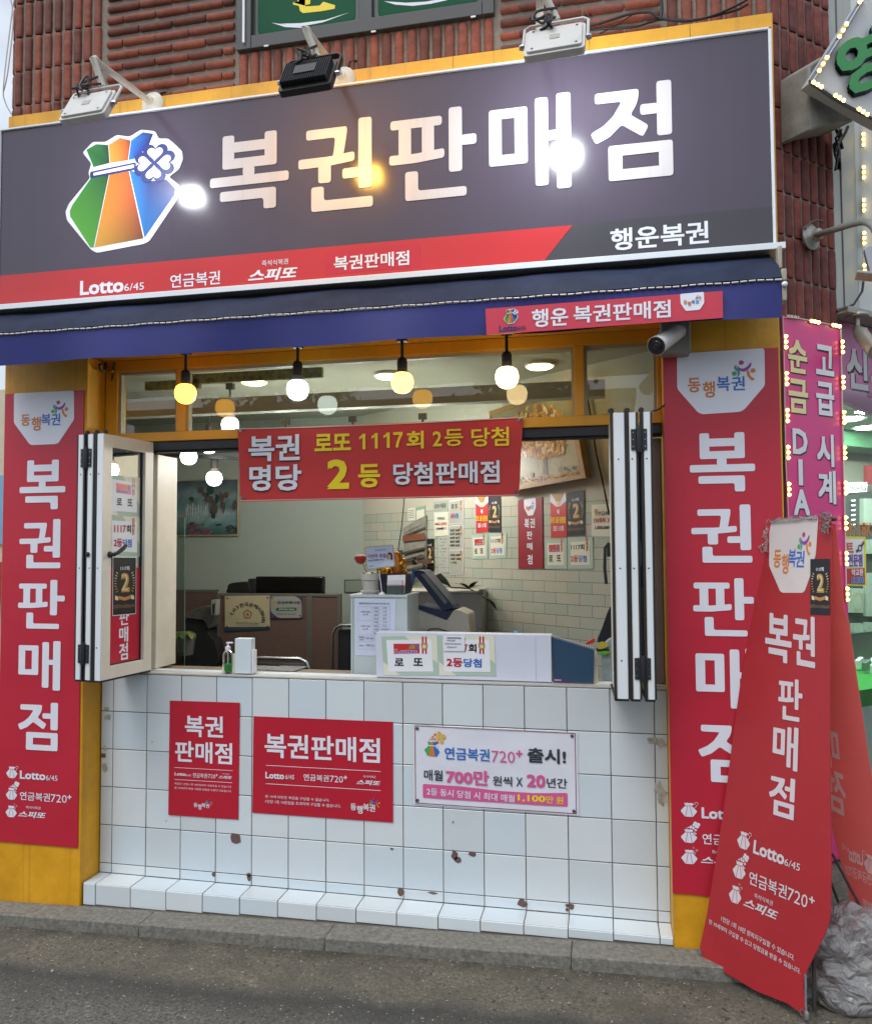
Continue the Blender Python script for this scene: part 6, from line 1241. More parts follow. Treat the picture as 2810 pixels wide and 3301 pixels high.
mb = MB(); mb.poly(RWp, RWp.q('B5', (1190, 300), (1400, 288), (1400, 540), (1190, 540)), 0, CREAM, back=-.002); mb.text(RWp, '연금복권', CHAR, 'B5', (1242, 350), (1345, 378), d=.002); mb.text(RWp, '159회차 3등', RED2, 'B5', (1208, 398), (1350, 434), d=.002, bold=.02); mb.text(RWp, '1,000,000원', BLK, 'B5', (1218, 456), (1352, 486), d=.002, bold=.02); blob(mb, RWp, 'B5', 1225, 352, 26, 56, GOLD, .002); note('wall_notice', 'cream prize notice next to the folded leaves and the slanting black cable', 'notice', mb, GN)
mb = MB(); mb.poly(RWp, RWp.q('D2', (1045, 80), (1255, 52), (1256, 215), (1050, 225)), .002, PLA, back=-.001); mb.text(RWp, 'CCTV 작동중', CHAR, 'D2', (1065, 108), (1228, 165), d=.004, bold=.015); mb.poly(RWp, RWp.q('D2', (1052, 228), (1255, 218), (1256, 555), (1058, 572)), .001, CREAM, back=-.001); mb.text(RWp, '연금복권720+', CHAR, 'D2', (1102, 295), (1215, 335), d=.003, bold=.01); mb.text(RWp, '158회차 3등당첨', RED2, 'D2', (1072, 372), (1232, 410), d=.003, bold=.02); mb.text(RWp, '1,000,000원 / 5', BLK, 'D2', (1083, 438), (1232, 478), d=.003, bold=.02); note('wall_notice', 'plastic sleeved surveillance notice above a prize notice, by the column of three frames', 'notice', mb, GN)
mb = MB(); mb.poly(RWp, RWp.q('D2', (1112, 580), (1256, 565), (1262, 1082), (1118, 1090)), .001, mat('list_paper', 'b3b8ae', .6), back=-.001)
for k in range(10): mb.text(RWp, ('회차 당첨', '1등 2매', '2등 4매')[k % 3], INKD, 'D2', (1132 + (k % 2) * 30, 600 + k * 45), (1236 - (k % 3) * 20, 616 + k * 45), d=.003, bold=.005)
note('wall_notice', 'long pale list of small print beside the column of three framed notices', 'notice', mb, GN)
for k, (q, items, lab) in enumerate(((((1268, 68), (1478, 42), (1476, 385), (1268, 402)), (('로', BLK, (1305, 112), (1340, 172)), ('또', BLK, (1355, 108), (1390, 168)), ('3등', RED, (1288, 248), (1338, 312)), ('당첨', BLU, (1340, 242), (1402, 310))), 'uppermost of the three framed award notices in a column'), (((1268, 420), (1476, 402), (1478, 752), (1272, 762)), tuple((t_, BLK, (1285, 462 + i * 54), (1422, 502 + i * 54)) for i, t_ in enumerate(('1042회 1046회', '1053회 1054회', '1056회 1081회', '1082회 1088회', '1090회 1091회'))), 'middle framed notice listing draw numbers in five rows'), (((1270, 772), (1478, 760), (1475, 1108), (1275, 1116)), tuple((t_, BLK, (1287, 815 + i * 54), (1428 if i < 2 else 1380, 855 + i * 54)) for i, t_ in enumerate(('1092회 1098회', '1104회 1108회', '1111회(2)'))), 'lowest framed notice of the column, with three rows of draw numbers'))):
    mb = MB(); u = RWp.q('D2', *q); cu = (sum(p[0] for p in u) / 4, sum(p[1] for p in u) / 4); mb.poly(RWp, u, .001, WH, back=-.001); mb.poly(RWp, [(cu[0] + (p[0] - cu[0]) * .94, cu[1] + (p[1] - cu[1]) * .95) for p in u], .0018, mat('greyish_paper', 'a9ac9f', .6))
    for st, m, tl, br in items: mb.text(RWp, st, m, 'D2', tl, br, d=.003, bold=.03)
    ribbon(mb, RWp, 'D2', 1438, q[1][1] + 8, q[1][1] + 160, 24, d=.003); note('wall_notice', lab, 'notice', mb, GN)
mb = MB(); mb.poly(RWp, RWp.q('D2', (790, 158), (930, 128), (932, 590), (796, 602)), .001, mat('pale_green_sheet', '8ea88c', .6), back=-.001); mb.poly(RWp, RWp.q('D2', (806, 205), (916, 180), (918, 480), (810, 490)), .002, CREAM); mb.poly(RWp, RWp.q('D2', (682, 175), (786, 155), (788, 340), (684, 350)), .001, CREAM, back=-.001)
for k in range(5): mb.line(RWp, RWp.uv(K('D2', 692, 205 + k * 26)), RWp.uv(K('D2', 770, 192 + k * 26)), .004, .002, INKD)
note('wall_notice', 'pale green sheet and a small leaflet above the wall newspaper rack', 'notice', mb, GN)
# wall rack full of papers
rk = thing('paper_rack', 'wall rack stuffed with slanting grey papers and a brown folder', 'rack', tuple(RWp.P(*RWp.uv(K('D2', 720, 1080)), 0)))
PN2 = Pl(RW.P(0, 0, .05), RW.u); random.seed(21); GP = mat('grey_papers', '8d8b80', .8, var=.3, vs=25); DP = mat('dark_paper_edge', '514a42', .8, var=.2)
mb = MB(); mb.poly(PN2, PN2.q('D2', (565, 455), (740, 345), (885, 270), (890, 1000), (880, 1130), (600, 1130)), -.03, GP, back=-.045)
for k, (y0_, y1_, m) in enumerate(((455, 300, GP), (560, 430, DP), (560, 520, mat('brown_folder', '7a4a36', .6)), (760, 680, GP), (800, 720, DP), (880, 790, GP), (915, 820, DP), (960, 880, mat('brown_strip', '5a4336', .6)), (1010, 950, GP), (1060, 980, DP), (1100, 1040, GP))):
    h_ = 90 if m.name == 'brown_folder' else (26 if m is DP else 70); mb.poly(PN2, PN2.q('D2', (580, y0_), (885 + (120 if m.name == 'brown_strip' else 0), y1_), (900 + (110 if m.name == 'brown_strip' else 0), y1_ + h_), (585, y0_ + h_)), -.024 + k * .004, m, back=-.027 + k * .004)
mb.build('papers', rk, smooth=False)
mb = MB(); mb.poly(PN2, PN2.q('D2', (575, 765), (606, 765), (606, 960), (575, 960)), .03, DP, back=.0); mb.build('holder', rk)
mb = MB(); mb.tube([RWp.P(*RWp.uv(K('D2', x, y)), .006) for x, y in ((640, 25), (622, 200), (605, 400), (560, 700), (540, 860))], .003, CABLE, 5); tag(mb.build('cable'), 'thin black cable running down the tiled corner to the paper rack', 'cable')
mb = MB(); mb.tube([onP(K('E5', x, y), RW.P(0, 0, .03), RW.n) for x, y in ((855, 360), (885, 520), (910, 690), (945, 920), (1000, 1160), (1068, 1500))], .006, CABLE, 6); tag(mb.build('cable'), 'black cable slanting down beside the tree painting', 'cable')
# tree painting, leaning from the wall
PTp = Pl(RW.P(0, 0, .09), RW.u); tp = thing('tree_painting', 'framed painting of a golden autumn tree high on the side wall', 'picture', tuple(PTp.P(*PTp.uv(K('E5', 500, 1200)), 0)))
q4 = PTp.q('E5', (-60, 520), (700, 275), (858, 1148), (60, 1290)); q4i = PTp.q('E5', (-50, 560), (672, 325), (800, 1118), (75, 1250))
mb = MB()
GF = mat('gold_wood_frame', '8d6a35', .4, var=.12, vs=12)
for i in range(4): mb.poly(PTp, [q4[i], q4[(i + 1) % 4], q4i[(i + 1) % 4], q4i[i]], .012, GF, back=-.04)
mb.build('frame', tp)
mb = MB(); mb.poly(PTp, q4i, .004, VC, cols=[lin('77704d'), lin('787556'), lin('8d8763'), lin('7d7450')])
random.seed(31); LV = [mat('painted_leaf_%s' % n, c_, .3, var=.3, vs=80) for n, c_ in (('gold', 'a8793a'), ('rust', '7f4a22'), ('amber', 'b98a3f'), ('pale', 'c2b089'))]
mb.poly(PTp, PTp.q('E5', (440, 900), (470, 930), (495, 1120), (445, 1125), (450, 1020)), .006, mat('painted_trunk', '453a2e', .4, var=.3, vs=60))
for pts in (((455, 940), (400, 820), (300, 740)), ((460, 930), (440, 760), (390, 640)), ((462, 930), (540, 780), (640, 700))): 
    for a_, b_ in zip(pts, pts[1:]): mb.line(PTp, PTp.uv(K('E5', *a_)), PTp.uv(K('E5', *b_)), .006, .0062, mat('painted_trunk', '453a2e'))
for k in range(650):
    a_ = random.uniform(0, 6.283); r_ = random.random() ** .5; x = 420 + 290 * r_ * math.cos(a_); y = 740 + 290 * r_ * math.sin(a_)
    if y > 700 + 240: y -= 60
    w_ = random.uniform(16, 34); blob(mb, PTp, 'E5', x, y, w_, w_ * random.uniform(1, 1.8), random.choice(LV), .0066 + k * .000005, 6)
for k in range(150): x = random.uniform(90, 790); blob(mb, PTp, 'E5', x, 1215 - (x - 90) * .12 + random.uniform(-40, 25), random.uniform(16, 34), random.uniform(9, 18), random.choice(LV[:3]), .0102 + k * .000008, 6)
for x, y, w_, h_ in ((350, 1120, 22, 50), (250, 1150, 26, 26), (604, 1070, 12, 54), (655, 1060, 24, 40), (685, 1075, 30, 22), (740, 1055, 26, 44)): blob(mb, PTp, 'E5', x, y, w_, h_, mat('painted_trunk', '453a2e'), .0108, 9)
mb.build('canvas', tp, smooth=False)
mb = MB(); mb.box(.25, 1.05, .34, .37, 2.775, 2.83, mat('ivy_fabric', 'a3ad78', .8, var=.5, vs=30)); mb.box(-.05, .30, .34, .37, 2.75, 2.80, mat('ivy_fabric', '4a5a2e')); tag(mb.build('ivy_garland'), 'strip of green artificial ivy along the ceiling seen through the transom', 'garland')

# ------------------------------------------------------------------ corner side: pink jewellery sign and the neighbour shop
LEDM = mat('led_warm', 'ffd77a', .4, var=0, emit='ffcf6a', es=9); LEDB = mat('led_base', 'b09a58', .5)
def led_string(label, P, d, wire, clusters):
    pts = [P.P(*P.uv(K(*w)), d) for w in wire]; o = thing('light_string', label, 'light string', tuple(pts[-1]))
    mb = MB(); mb.tube(pts, .0028, WCAB, 5); mb.build('wire', o)
    for a, b in clusters:
        ua, ub = Vector(P.uv(K(*a))), Vector(P.uv(K(*b))); t = (ub - ua).normalized(); q = Vector((-t.y, t.x))
        mb = MB(); e = t * .010; q1 = q * .008
        mb.poly(P, [tuple(ua - e - q1), tuple(ub + e - q1), tuple(ub + e + q1), tuple(ua - e + q1)], d + .004, LEDB, back=d)
        for k in range(3):
            c = ua.lerp(ub, k / 2); mb.lathe(P.P(c.x, c.y, d + .004), P.n, [(.0085, 0), (.008, .004), (.004, .010), (.0005, .012)], LEDM, 8)
        mb.build('lamp_module', o)
    return o
SP = Pl(SW.P(0, 0, .045), DS); PKS = mat('magenta_sign', 'd2307f', .35, var=.06, vs=2)
u0, u1 = SP.uv((2519, 1014))[0], SP.uv((2707, 1058))[0]; zt_, zb_ = SP.uv((2612, 1035))[1], .375
pk = thing('vertical_sign', 'tall magenta jeweller sign with white and cream lettering on the brick corner', 'sign', tuple(SP.P((u0 + u1) / 2, zb_, 0)))
mb = MB(); mb.rect(SP, u0, zb_, u1, zt_, 0, PKS, back=-.035); mb.rect(SP, u0 - .012, zb_, u0 - .001, zt_, -.002, DK, back=-.035); mb.build('panel', pk)
CRM = mat('cream_lettering', 'e6d9a0', .4, var=.02)
mb = MB()
def sh(st, m, tl, br, b=.02):
    mb.text(SP, st, BLK, 'C7', (tl[0] + 7, tl[1] + 9), (br[0] + 9, br[1] + 11), d=.001, bold=b + .012); mb.text(SP, st, m, 'C7', tl, br, d=.003, bold=b)
for st, m, tl, br in (('순', CRM, (222, 492), (390, 797)), ('금', CRM, (227, 822), (398, 1128)), ('D', WH, (262, 1243), (392, 1467)), ('I', WH, (311, 1502), (353, 1722)), ('A', WH, (271, 1752), (411, 1972)), ('고', WH, (454, 536), (613, 815)), ('급', WH, (458, 848), (616, 1147)), ('시', WH, (463, 1285), (614, 1570)), ('계', WH, (474, 1592), (630, 1880))): sh(st, m, tl, br, .03)
mb.build('lettering', pk, smooth=False)
led_string('string of warm lights along the left edge and top of the magenta sign', SP, .004, [('C7', 230, 2000), ('C7', 205, 1500), ('C7', 197, 1000), ('C7', 190, 500), ('C7', 182, 320), ('C7', 300, 325), ('C7', 660, 395)], [(('C7', 197 + k * 6.5, 480 + k * 307.5), ('C7', 199 + k * 6.5, 570 + k * 307.5)) for k in range(5)] + [(('C7', 412, 352), ('C7', 470, 364)), (('C7', 594, 386), ('C7', 644, 396))])
led_string('string of warm lights along the right edge of the magenta sign', SP, .006, [('C7', 662, 400), ('C7', 672, 900), ('C7', 684, 1500), ('D6', 312, 300), ('D6', 320, 880)], [(('C7', 666 + k * 6.3, 525 + k * 294), ('C7', 668 + k * 6.3, 612 + k * 294)) for k in range(5)] + [(('D6', 306, 178), ('D6', 308, 268)), (('D6', 311, 475), ('D6', 313, 565)), (('D6', 318, 770), ('D6', 321, 862))])
mb = MB(); p_ = SP.q('C7', (212, 300), (305, 312), (305, 335), (212, 322)); mb.poly(SP, p_, .012, CREAM, back=.004)
for k in (-30, 0, 30): mb.disc(SP, SP.uv(K('C7', 258 + k, 316 + k * .12)), .004, .013, DK, 8)
tag(mb.build('cable_connector', bevel=.001), 'small cream cable connector at the top of the magenta sign', 'connector')
mb = MB(); mb.obox(SW.P(-.02, 0, .0) , DS * .85, SW.n * .10, Vector((0, 0, .36)), mat('granite_plinth', '77746c', .85, var=.3, vs=30, bump=.5, bs=80)); tag(mb.build('stone_plinth', bevel=.02), 'rough grey stone plinth under the magenta sign', 'plinth')

JS = thing('jewellery_shop', 'neighbouring jewellery shop with white cladding, pink fascia and lit glass front', 'building', tuple(SW.P(1.6, 0, -.4)))
CLAD = mat('shaded_white_cladding', 'a9ada6', .4, var=.06, vs=2, streak=.1); CLB = mat('lit_white_cladding', 'c6cdcb', .35, var=.05, vs=2)  # shade and light on the adjoining faces are put into these tones
ua, ub = .4525, SW.uv((2764, 800))[0]; zs = SW.uv((2764, 1010))[1]
mb = MB(); mb.obox(SW.P(ua, zs, .0), DS * (ub - ua), SW.n * -.2, Vector((0, 0, ZT - zs)), CLAD)
for x in (2713, 2716): u = SW.uv((x, 800))[0]; mb.pbox(SW, u, u + .003, zs, ZT, 0, .003, mat('joint_grey', '5b5d5a', .6))
E2_ = Vector((math.cos(R(12)), math.sin(R(12)), 0)); c0 = SW.P(ub, 0, 0); mb.obox(c0 + Vector((0, 0, zs)), E2_ * 2.6, Vector((-E2_.y, E2_.x, 0)) * .3, Vector((0, 0, ZT - zs)), CLB); mb.build('wall', JS, bevel=.004)
mb = MB(); mb.obox(SW.P(ua, zs - .03, .06), DS * 2.6, SW.n * -.8, Vector((0, 0, .029)), mat('soffit_grey', '9a9b93', .6, var=.12)); mb.build('soffit', JS)
PF = Pl(SW.P(0, 0, -.05), DS); uu = PF.uv
mb = MB(); PKF = mat('pale_magenta_fascia', 'b8709c', .4, var=.08); top = zs - .035
pts = [PF.uv(K('D5', 70, 170)), PF.uv(K('D5', 80, 850)), PF.uv(K('D5', 200, 900)), PF.uv(K('D5', 300, 950)), PF.uv(K('D5', 400, 992))]
mb.poly(PF, [(pts[0][0] - .03, top)] + [(pts[1][0] - .03, pts[1][1])] + pts[2:] + [(pts[4][0] + 1.5, pts[4][1] + .05), (pts[4][0] + 1.5, top)], 0, PKF, back=-.03)
mb.text(PF, '신', BLK, 'D5', (140, 345), (358, 790), d=.001, bold=.05); mb.text(PF, '신', mat('grey_lettering', 'bdbcc0', .4), 'D5', (130, 330), (347, 772), d=.003, bold=.03); mb.text(PF, '사', mat('grey_lettering', 'bdbcc0'), 'D5', (358, 380), (560, 800), d=.003, bold=.03); mb.build('fascia', JS, smooth=False)
ZCJ = uu(K('D5', 240, 960))[1] + .04
mb = MB(); PB2 = Pl(SW.P(0, 0, -1.3), DS)
mb.rect(PB2, .02, .0, 3.5, 2.75, 0, mat('pale_green_wall', 'c6cab4', .7, var=.03)); mb.build('back_wall', JS, smooth=False)
mb = MB(); cz = 2.62; mb.obox(SW.P(.02, cz, -1.3), DS * 3.4, SW.n * 1.2, Vector((0, 0, .05)), mat('shop_ceiling', 'b9bdb4', .7)); mb.build('ceiling', JS)
mb = MB(); P6 = Pl(SW.P(0, 0, -1.0), DS); mb.rect(P6, .2, P6.uv(K('D5', 240, 1300))[1], 3.4, P6.uv(K('D5', 240, 1150))[1], 0, mat('green_soffit_band', '5f9a70', .6), back=-.25); mb.build('green_band', JS)
for x, y in ((150, 1035), (355, 1115), (620, 1190), (900, 1090)):  # last pair is out of view, added to brighten the neighbour shop
    q = onZ(K('D5', x, y), cz - .003); mb = MB(); mb.lathe(q, (0, 0, -1), [(.09, 0), (.085, .008), (.001, .010)], mat('downlight_white', 'ffffff', .4, var=0, emit='f4fff4', es=12), 20); mb.lathe(q, (0, 0, -1), [(.092, 0), (.112, .004), (.112, -.01)], WH, 20); mb.build('downlight', JS)
for k in range(4):  # unseen downlights added behind the fascia to light the shop more strongly
    q = SW.P(.35 + k * .55, cz - .003, -.42); mb = MB(); mb.lathe(q, (0, 0, -1), [(.09, 0), (.085, .008), (.001, .010)], mat('added_fill_downlight', 'ffffff', .4, var=0, emit='f6fff8', es=230), 20); mb.lathe(q, (0, 0, -1), [(.092, 0), (.112, .004), (.112, -.01)], WH, 20); mb.build('downlight', JS)
PG2 = Pl(SW.P(0, 0, -.02), DS); ug = PG2.uv((2712, 1500))[0]
mb = MB(); mb.add([PG2.P(ug - .12, .55, 0), PG2.P(3, .55, 0), PG2.P(3, pts[1][1] + .05, 0), PG2.P(ug - .12, pts[1][1] + .05, 0)], [(0, 1, 2, 3)], glass('shop_glass', 'e6f0ec')); mb.build('front_glass', JS, smooth=False)
mb = MB(); PQ = Pl(SW.P(0, 0, -.012), DS); ORL = mat('orange_lettering', 'c27a3c', .4)
mb.text(PQ, '14K·18K·', ORL, 'D6', (285, 212), (560, 332), d=.0, bold=.02); mb.build('glass_lettering', JS, smooth=False)
mb = MB(); mb.poly(PQ, PQ.q('D6', (305, 333), (488, 338), (493, 750), (308, 742)), .002, mat('lemon_paper', 'd9d62a', .5)); mb.poly(PQ, PQ.q('D6', (308, 355), (470, 358), (472, 595), (310, 592)), .003, PAPER); mb.poly(PQ, PQ.q('D6', (308, 605), (478, 600), (480, 738), (310, 730)), .003, RED2)
mb.text(PQ, '전문점', mat('violet_print', '6f58a0', .5), 'D6', (338, 482), (458, 585), d=.005, bold=.035); mb.text(PQ, '10.000', mat('sky_print', '4aa4dc', .5), 'D6', (362, 672), (468, 728), d=.005, bold=.03); mb.text(PQ, '약교환', WH, 'D6', (364, 608), (464, 662), d=.005, bold=.03); mb.text(PQ, '트', mat('orange_red_print', 'd05a30', .5), 'D6', (318, 388), (384, 470), d=.005, bold=.03)
mb.ring(PQ, PQ.uv(K('D6', 436, 432)), .011, .017, .006, DK); mb.line(PQ, PQ.uv(K('D6', 448, 415)), PQ.uv(K('D6', 470, 380)), .014, .005, mat('brown_strap', '6b4530', .5)); mb.line(PQ, PQ.uv(K('D6', 424, 450)), PQ.uv(K('D6', 404, 460)), .014, .005, mat('brown_strap', '6b4530'))
tag(mb.build('shop_poster', smooth=False), 'yellow and red price poster on the jewellery shop glass', 'poster')
# things inside the neighbour shop
P7 = Pl(SW.P(0, 0, -.95), DS)
jd = thing('display_case', 'jewellery display case with dark backs, pale trays and a sign strip', 'display case', tuple(P7.P(1.3, 0, 0)))
mb = MB(); mb.poly(P7, P7.q('D5', (60, 1650), (326, 1640), (326, 1728), (60, 1755)), .01, WH, back=-.02); mb.text(P7, 'Neckla', mat('dark_green_print', '2c4438', .5), 'D5', (60, 1655), (318, 1722), d=.012, bold=.0); mb.poly(P7, P7.q('D5', (330, 1480), (700, 1470), (700, 1655), (330, 1660)), .01, mat('maroon_sign', '7d2d2d', .5), back=-.02); mb.text(P7, 'on', PAPER, 'D5', (372, 1540), (470, 1590), d=.012); mb.build('sign_strip', jd, smooth=False)
mb = MB(); mb.rect(P7, .6, 1.25, 3.2, P7.uv(K('D5', 200, 1745))[1], 0, mat('dark_case_back', '39423c', .4), back=-.3)
for x0_, y0_, x1_, y1_ in ((440, 20, 560, 240), (490, 360, 700, 480), (340, 770, 440, 970), (470, 640, 700, 1000), (360, 1060, 437, 1130), (470, 1050, 700, 1130)): mb.poly(P7, P7.q('D6', (x0_, y0_), (x1_, y0_), (x1_, y1_), (x0_, y1_)), .03, mat('pale_tray', '93a294', .5, var=.08), back=.0)
for k in range(6): mb.poly(P7, P7.q('D6', (345, 30 + k * 40), (385, 28 + k * 40), (380, 42 + k * 40), (350, 44 + k * 40)), .02, PAPER)
mb.ring(P7, P7.uv(K('D6', 388, 880)), .055, .06, .034, GOLD); mb.build('case', jd, smooth=False)
P8 = Pl(SW.P(0, 0, -.25), DS); mb = MB(); zz = P8.uv(K('D6', 480, 1600))[1]
mb.pbox(P8, .1, 3.2, .02, zz - .09, -.5, .03, mat('counter_white', 'd5ddd8', .4)); mb.pbox(P8, .1, 3.2, zz - .089, zz, -.5, .035, mat('counter_green', '3f9a45', .4)); mb.build('counter', jd)
mb = MB(); random.seed(4)
for k in range(26): x = .35 + k * .05 + random.uniform(-.015, .015); mb.obox(P8.P(x, zz + .012, -.12 - random.random() * .25), DS * .05 + Vector((0, 0, .02)), SW.n * -.03, Vector((0, 0, .05)), random.choice((PAPER, WH, GREYM)))
mb.build('trays', jd)
mb = MB(); z9 = P8.uv(K('D6', 450, 1130))[1]; mb.add([P8.P(.1, zz, .03), P8.P(3.2, zz, .03), P8.P(3.2, z9, .03), P8.P(.1, z9, .03)], [(0, 1, 2, 3)], glass('case_glass', 'd8e8e0')); mb.tube([P8.P(.1, z9, .03), P8.P(3.2, z9, .03)], .005, mat('glass_edge', '5d7a6e'), 6); mb.build('glass', jd, smooth=False)

# projecting white sign, its concrete bracket, arms and cables
mb = MB(); PX = Pl(SW.P(0, 0, .16), DS); CB = mat('weathered_concrete', '8c8c86', .8, var=.25, vs=9, bump=.3, bs=30)
mb.poly(PX, PX.q('D3', (800, 985), (1010, 850), (1100, 1400), (1450, 1790), (1500, 1850)) + PX.q('D4', (880, 20), (760, 70), (712, 75)), 0, CB, back=-.158); tag(mb.build('concrete_bracket', bevel=.01), 'weathered grey concrete bracket on the brick corner under the white tilted sign', 'bracket')
PW = Pl(SW.P(0, 0, .22), Vector((math.cos(R(25)), math.sin(R(25)), 0)))
ws = thing('tilted_sign', 'white tilted sign box with raised green lettering edged by warm lights', 'sign', tuple(PW.P(*PW.uv((2700, 330)), 0)))
mb = MB(); mb.poly(PW, PW.q('D3', (800, 1270), (1600, 0), (1860, -420), (2900, -200), (2400, 2160), (1764, 1830)), 0, mat('sign_face_white', 'b9bec2', .35, var=.03), back=-.06); mb.build('box', ws, bevel=.004)
mb = MB(); GS = mat('green_lettering', '2f8a45', .4, var=.04); GD = mat('letter_side', '1d2b3a', .5)
for k, dz in enumerate((.004, .010, .016)): mb.text(PW, '영', GD, 'D3', tl=(1107 + 26 - k * 8, 715 + 30 - k * 8), tr=(1807 + 26 - k * 8, 385 + 30 - k * 8), bl=(1257 + 26 - k * 8, 1615 + 30 - k * 8), d=dz, bold=.03)
mb.text(PW, '영', GS, 'D3', tl=(1107, 715), tr=(1807, 385), bl=(1257, 1615), d=.026, bold=.03); mb.build('lettering', ws, smooth=False)
mb = MB(); BT = mat('blue_grey_tube', '5f7285', .3, var=.05); mb.tube([PW.P(*PW.uv(K('D3', x, y)), .008) for x, y in ((1600, -10), (1200, 650), (800, 1270))], .010, BT, 8); mb.tube([PW.P(*PW.uv(K('D3', x, y)), .008) for x, y in ((800, 1275), (1250, 1570), (1764, 1830))], .010, BT, 8); mb.build('edge_tube', ws)
led_string('string of warm lights along the edges of the white tilted sign', PW, .02, [('D3', 1600, -10), ('D3', 1200, 650), ('D3', 800, 1290), ('D3', 1250, 1580), ('D3', 1764, 1850)], [(('D3', 1555, 20), ('D3', 1510, 80)), (('D3', 1310, 420), ('D3', 1200, 610)), (('D3', 1010, 930), ('D3', 890, 1130)), (('D3', 805, 1310), ('D3', 925, 1380)), (('D3', 1140, 1510), ('D3', 1262, 1585)), (('D3', 1498, 1720), ('D3', 1625, 1800))])
PEd = Pl(SW.P(ub, 0, .012) , DS); 
led_string('string of warm lights hanging down the corner of the white cladding', PEd, .01, [('D4', 1365, 20), ('D4', 1375, 600), ('D4', 1380, 1200), ('D4', 1385, 1700), ('D4', 1395, 2072)], [(('D4', 1375 + k * 3, 150 + k * 438), ('D4', 1377 + k * 3, 290 + k * 438)) for k in range(4)] + [(('D4', 1388, 1900), ('D4', 1392, 2050))])
al = thing('wall_lamp', 'grey curved pipe arm on a round flange fixed to the brick corner', 'wall lamp', tuple(SW.P(*SW.uv(K('D4', 635, 1535)), .03)))
c = SW.P(*SW.uv(K('D4', 635, 1535)), .03); GP2 = mat('grey_pipe', '7e827e', .45, metal=.3, var=.08)
mb = MB(); mb.lathe(c, SW.n, [(.062, 0), (.062, .006), (.05, .012), (.03, .026), (.026, .05), (.02, .055)], mat('grey_flange', '9a9c98', .4, metal=.4), 20); mb.tube([c + SW.n * .03, c + SW.n * .05 - DS * .02 - Vector((0, 0, .035))], .011, GP2, 10)
for a_ in (.6, 2.7, 4.8): mb.lathe(c + DS * .05 * math.cos(a_) + Vector((0, 0, .05 * math.sin(a_))) + SW.n * .006, SW.n, [(.005, 0), (.004, .003)], DK, 6)
mb.build('flange', al)
def onS(p, d): return onP(p, SW.P(0, 0, d), SW.n)
mb = MB(); mb.tube([c + SW.n * .05] + [onS(K('D4', x, y), d) for x, y, d in ((800, 1478, .13), (1000, 1415, .24), (1180, 1358, .33), (1330, 1315, .40), (1420, 1300, .44), (1490, 1320, .47), (1560, 1380, .50), (1600, 1480, .52))], .0145, GP2, 10); mb.build('arm', al)
mb = MB(); mb.tube([onS(K('D4', x, y), .045) for x, y in ((640, 1400), (670, 1340), (740, 1295), (820, 1280), (880, 1300))], .005, mat('brown_conduit', '5a4d45', .6), 6); mb.build('conduit', al)
mb = MB(); f1 = onS(K('D4', 1600, 1480), .52); PN3 = Pl(f1 - Vector((0, 0, .0)), (1, -.2, 0)); mb.poly(PN3, PN3.q('D4', (1425, 1640), (1640, 1580), (1700, 1950), (1510, 1990)), 0, GREYM, back=-.05, r=.01); mb.poly(PN3, PN3.q('D4', (1330, 1965), (1700, 1995), (1700, 2040), (1325, 2000)), .02, mat('lamp_rim', '8f938f', .4), back=-.08); mb.build('housing', al, bevel=.003)
sp = thing('spotlight', 'silver jointed spotlight under the soffit of the jewellery shop', 'spotlight', tuple(onS(K('D5', 240, 90), .03))); q = onS(K('D5', 240, 70), .03); SV = mat('silver_paint', '9b9d98', .35, metal=.5)
mb = MB(); mb.lathe(q, (0, 0, 1), [(.05, 0), (.055, .006), (.05, .018), (.02, .02)], SV, 20); mb.tube([q, onS(K('D5', 242, 190), .03)], .014, SV, 12); mb.build('mount', sp)
mb = MB(); j0, j1 = onS(K('D5', 255, 195), .04), onS(K('D5', 420, 400), .20); mb.lathe(j0, (j1 - j0), [(.022, -.02), (.026, 0), (.026, .03), (.034, .036), (.036, (j1 - j0).length)], SV, 18); mb.lathe(onS(K('D5', 295, 198), .045), SW.n, [(.016, 0), (.014, .02)], SV, 12); mb.build('head', sp)
mb = MB(); random.seed(13)
for k in range(4): mb.tube([onS(K('D4', 1040 + random.uniform(-20, 90), 60 + 110 * i + random.uniform(-20, 20)), .03 + .01 * k) for i in range(6)], .006, CABLE, 6)
mb.tube([onS(K('D4', x, y), .05) for x, y in ((1210, 30), (1180, 110), (1110, 230), (1140, 330))], .008, CABLE, 6); mb.tube([onS(K('C7', x, y), .05) for x, y in ((860, 20), (850, 100), (780, 210), (640, 270))], .006, CABLE, 6)
tag(mb.build('cable_bundle'), 'tangle of black cables beside the white cladding under the tilted sign', 'cable')

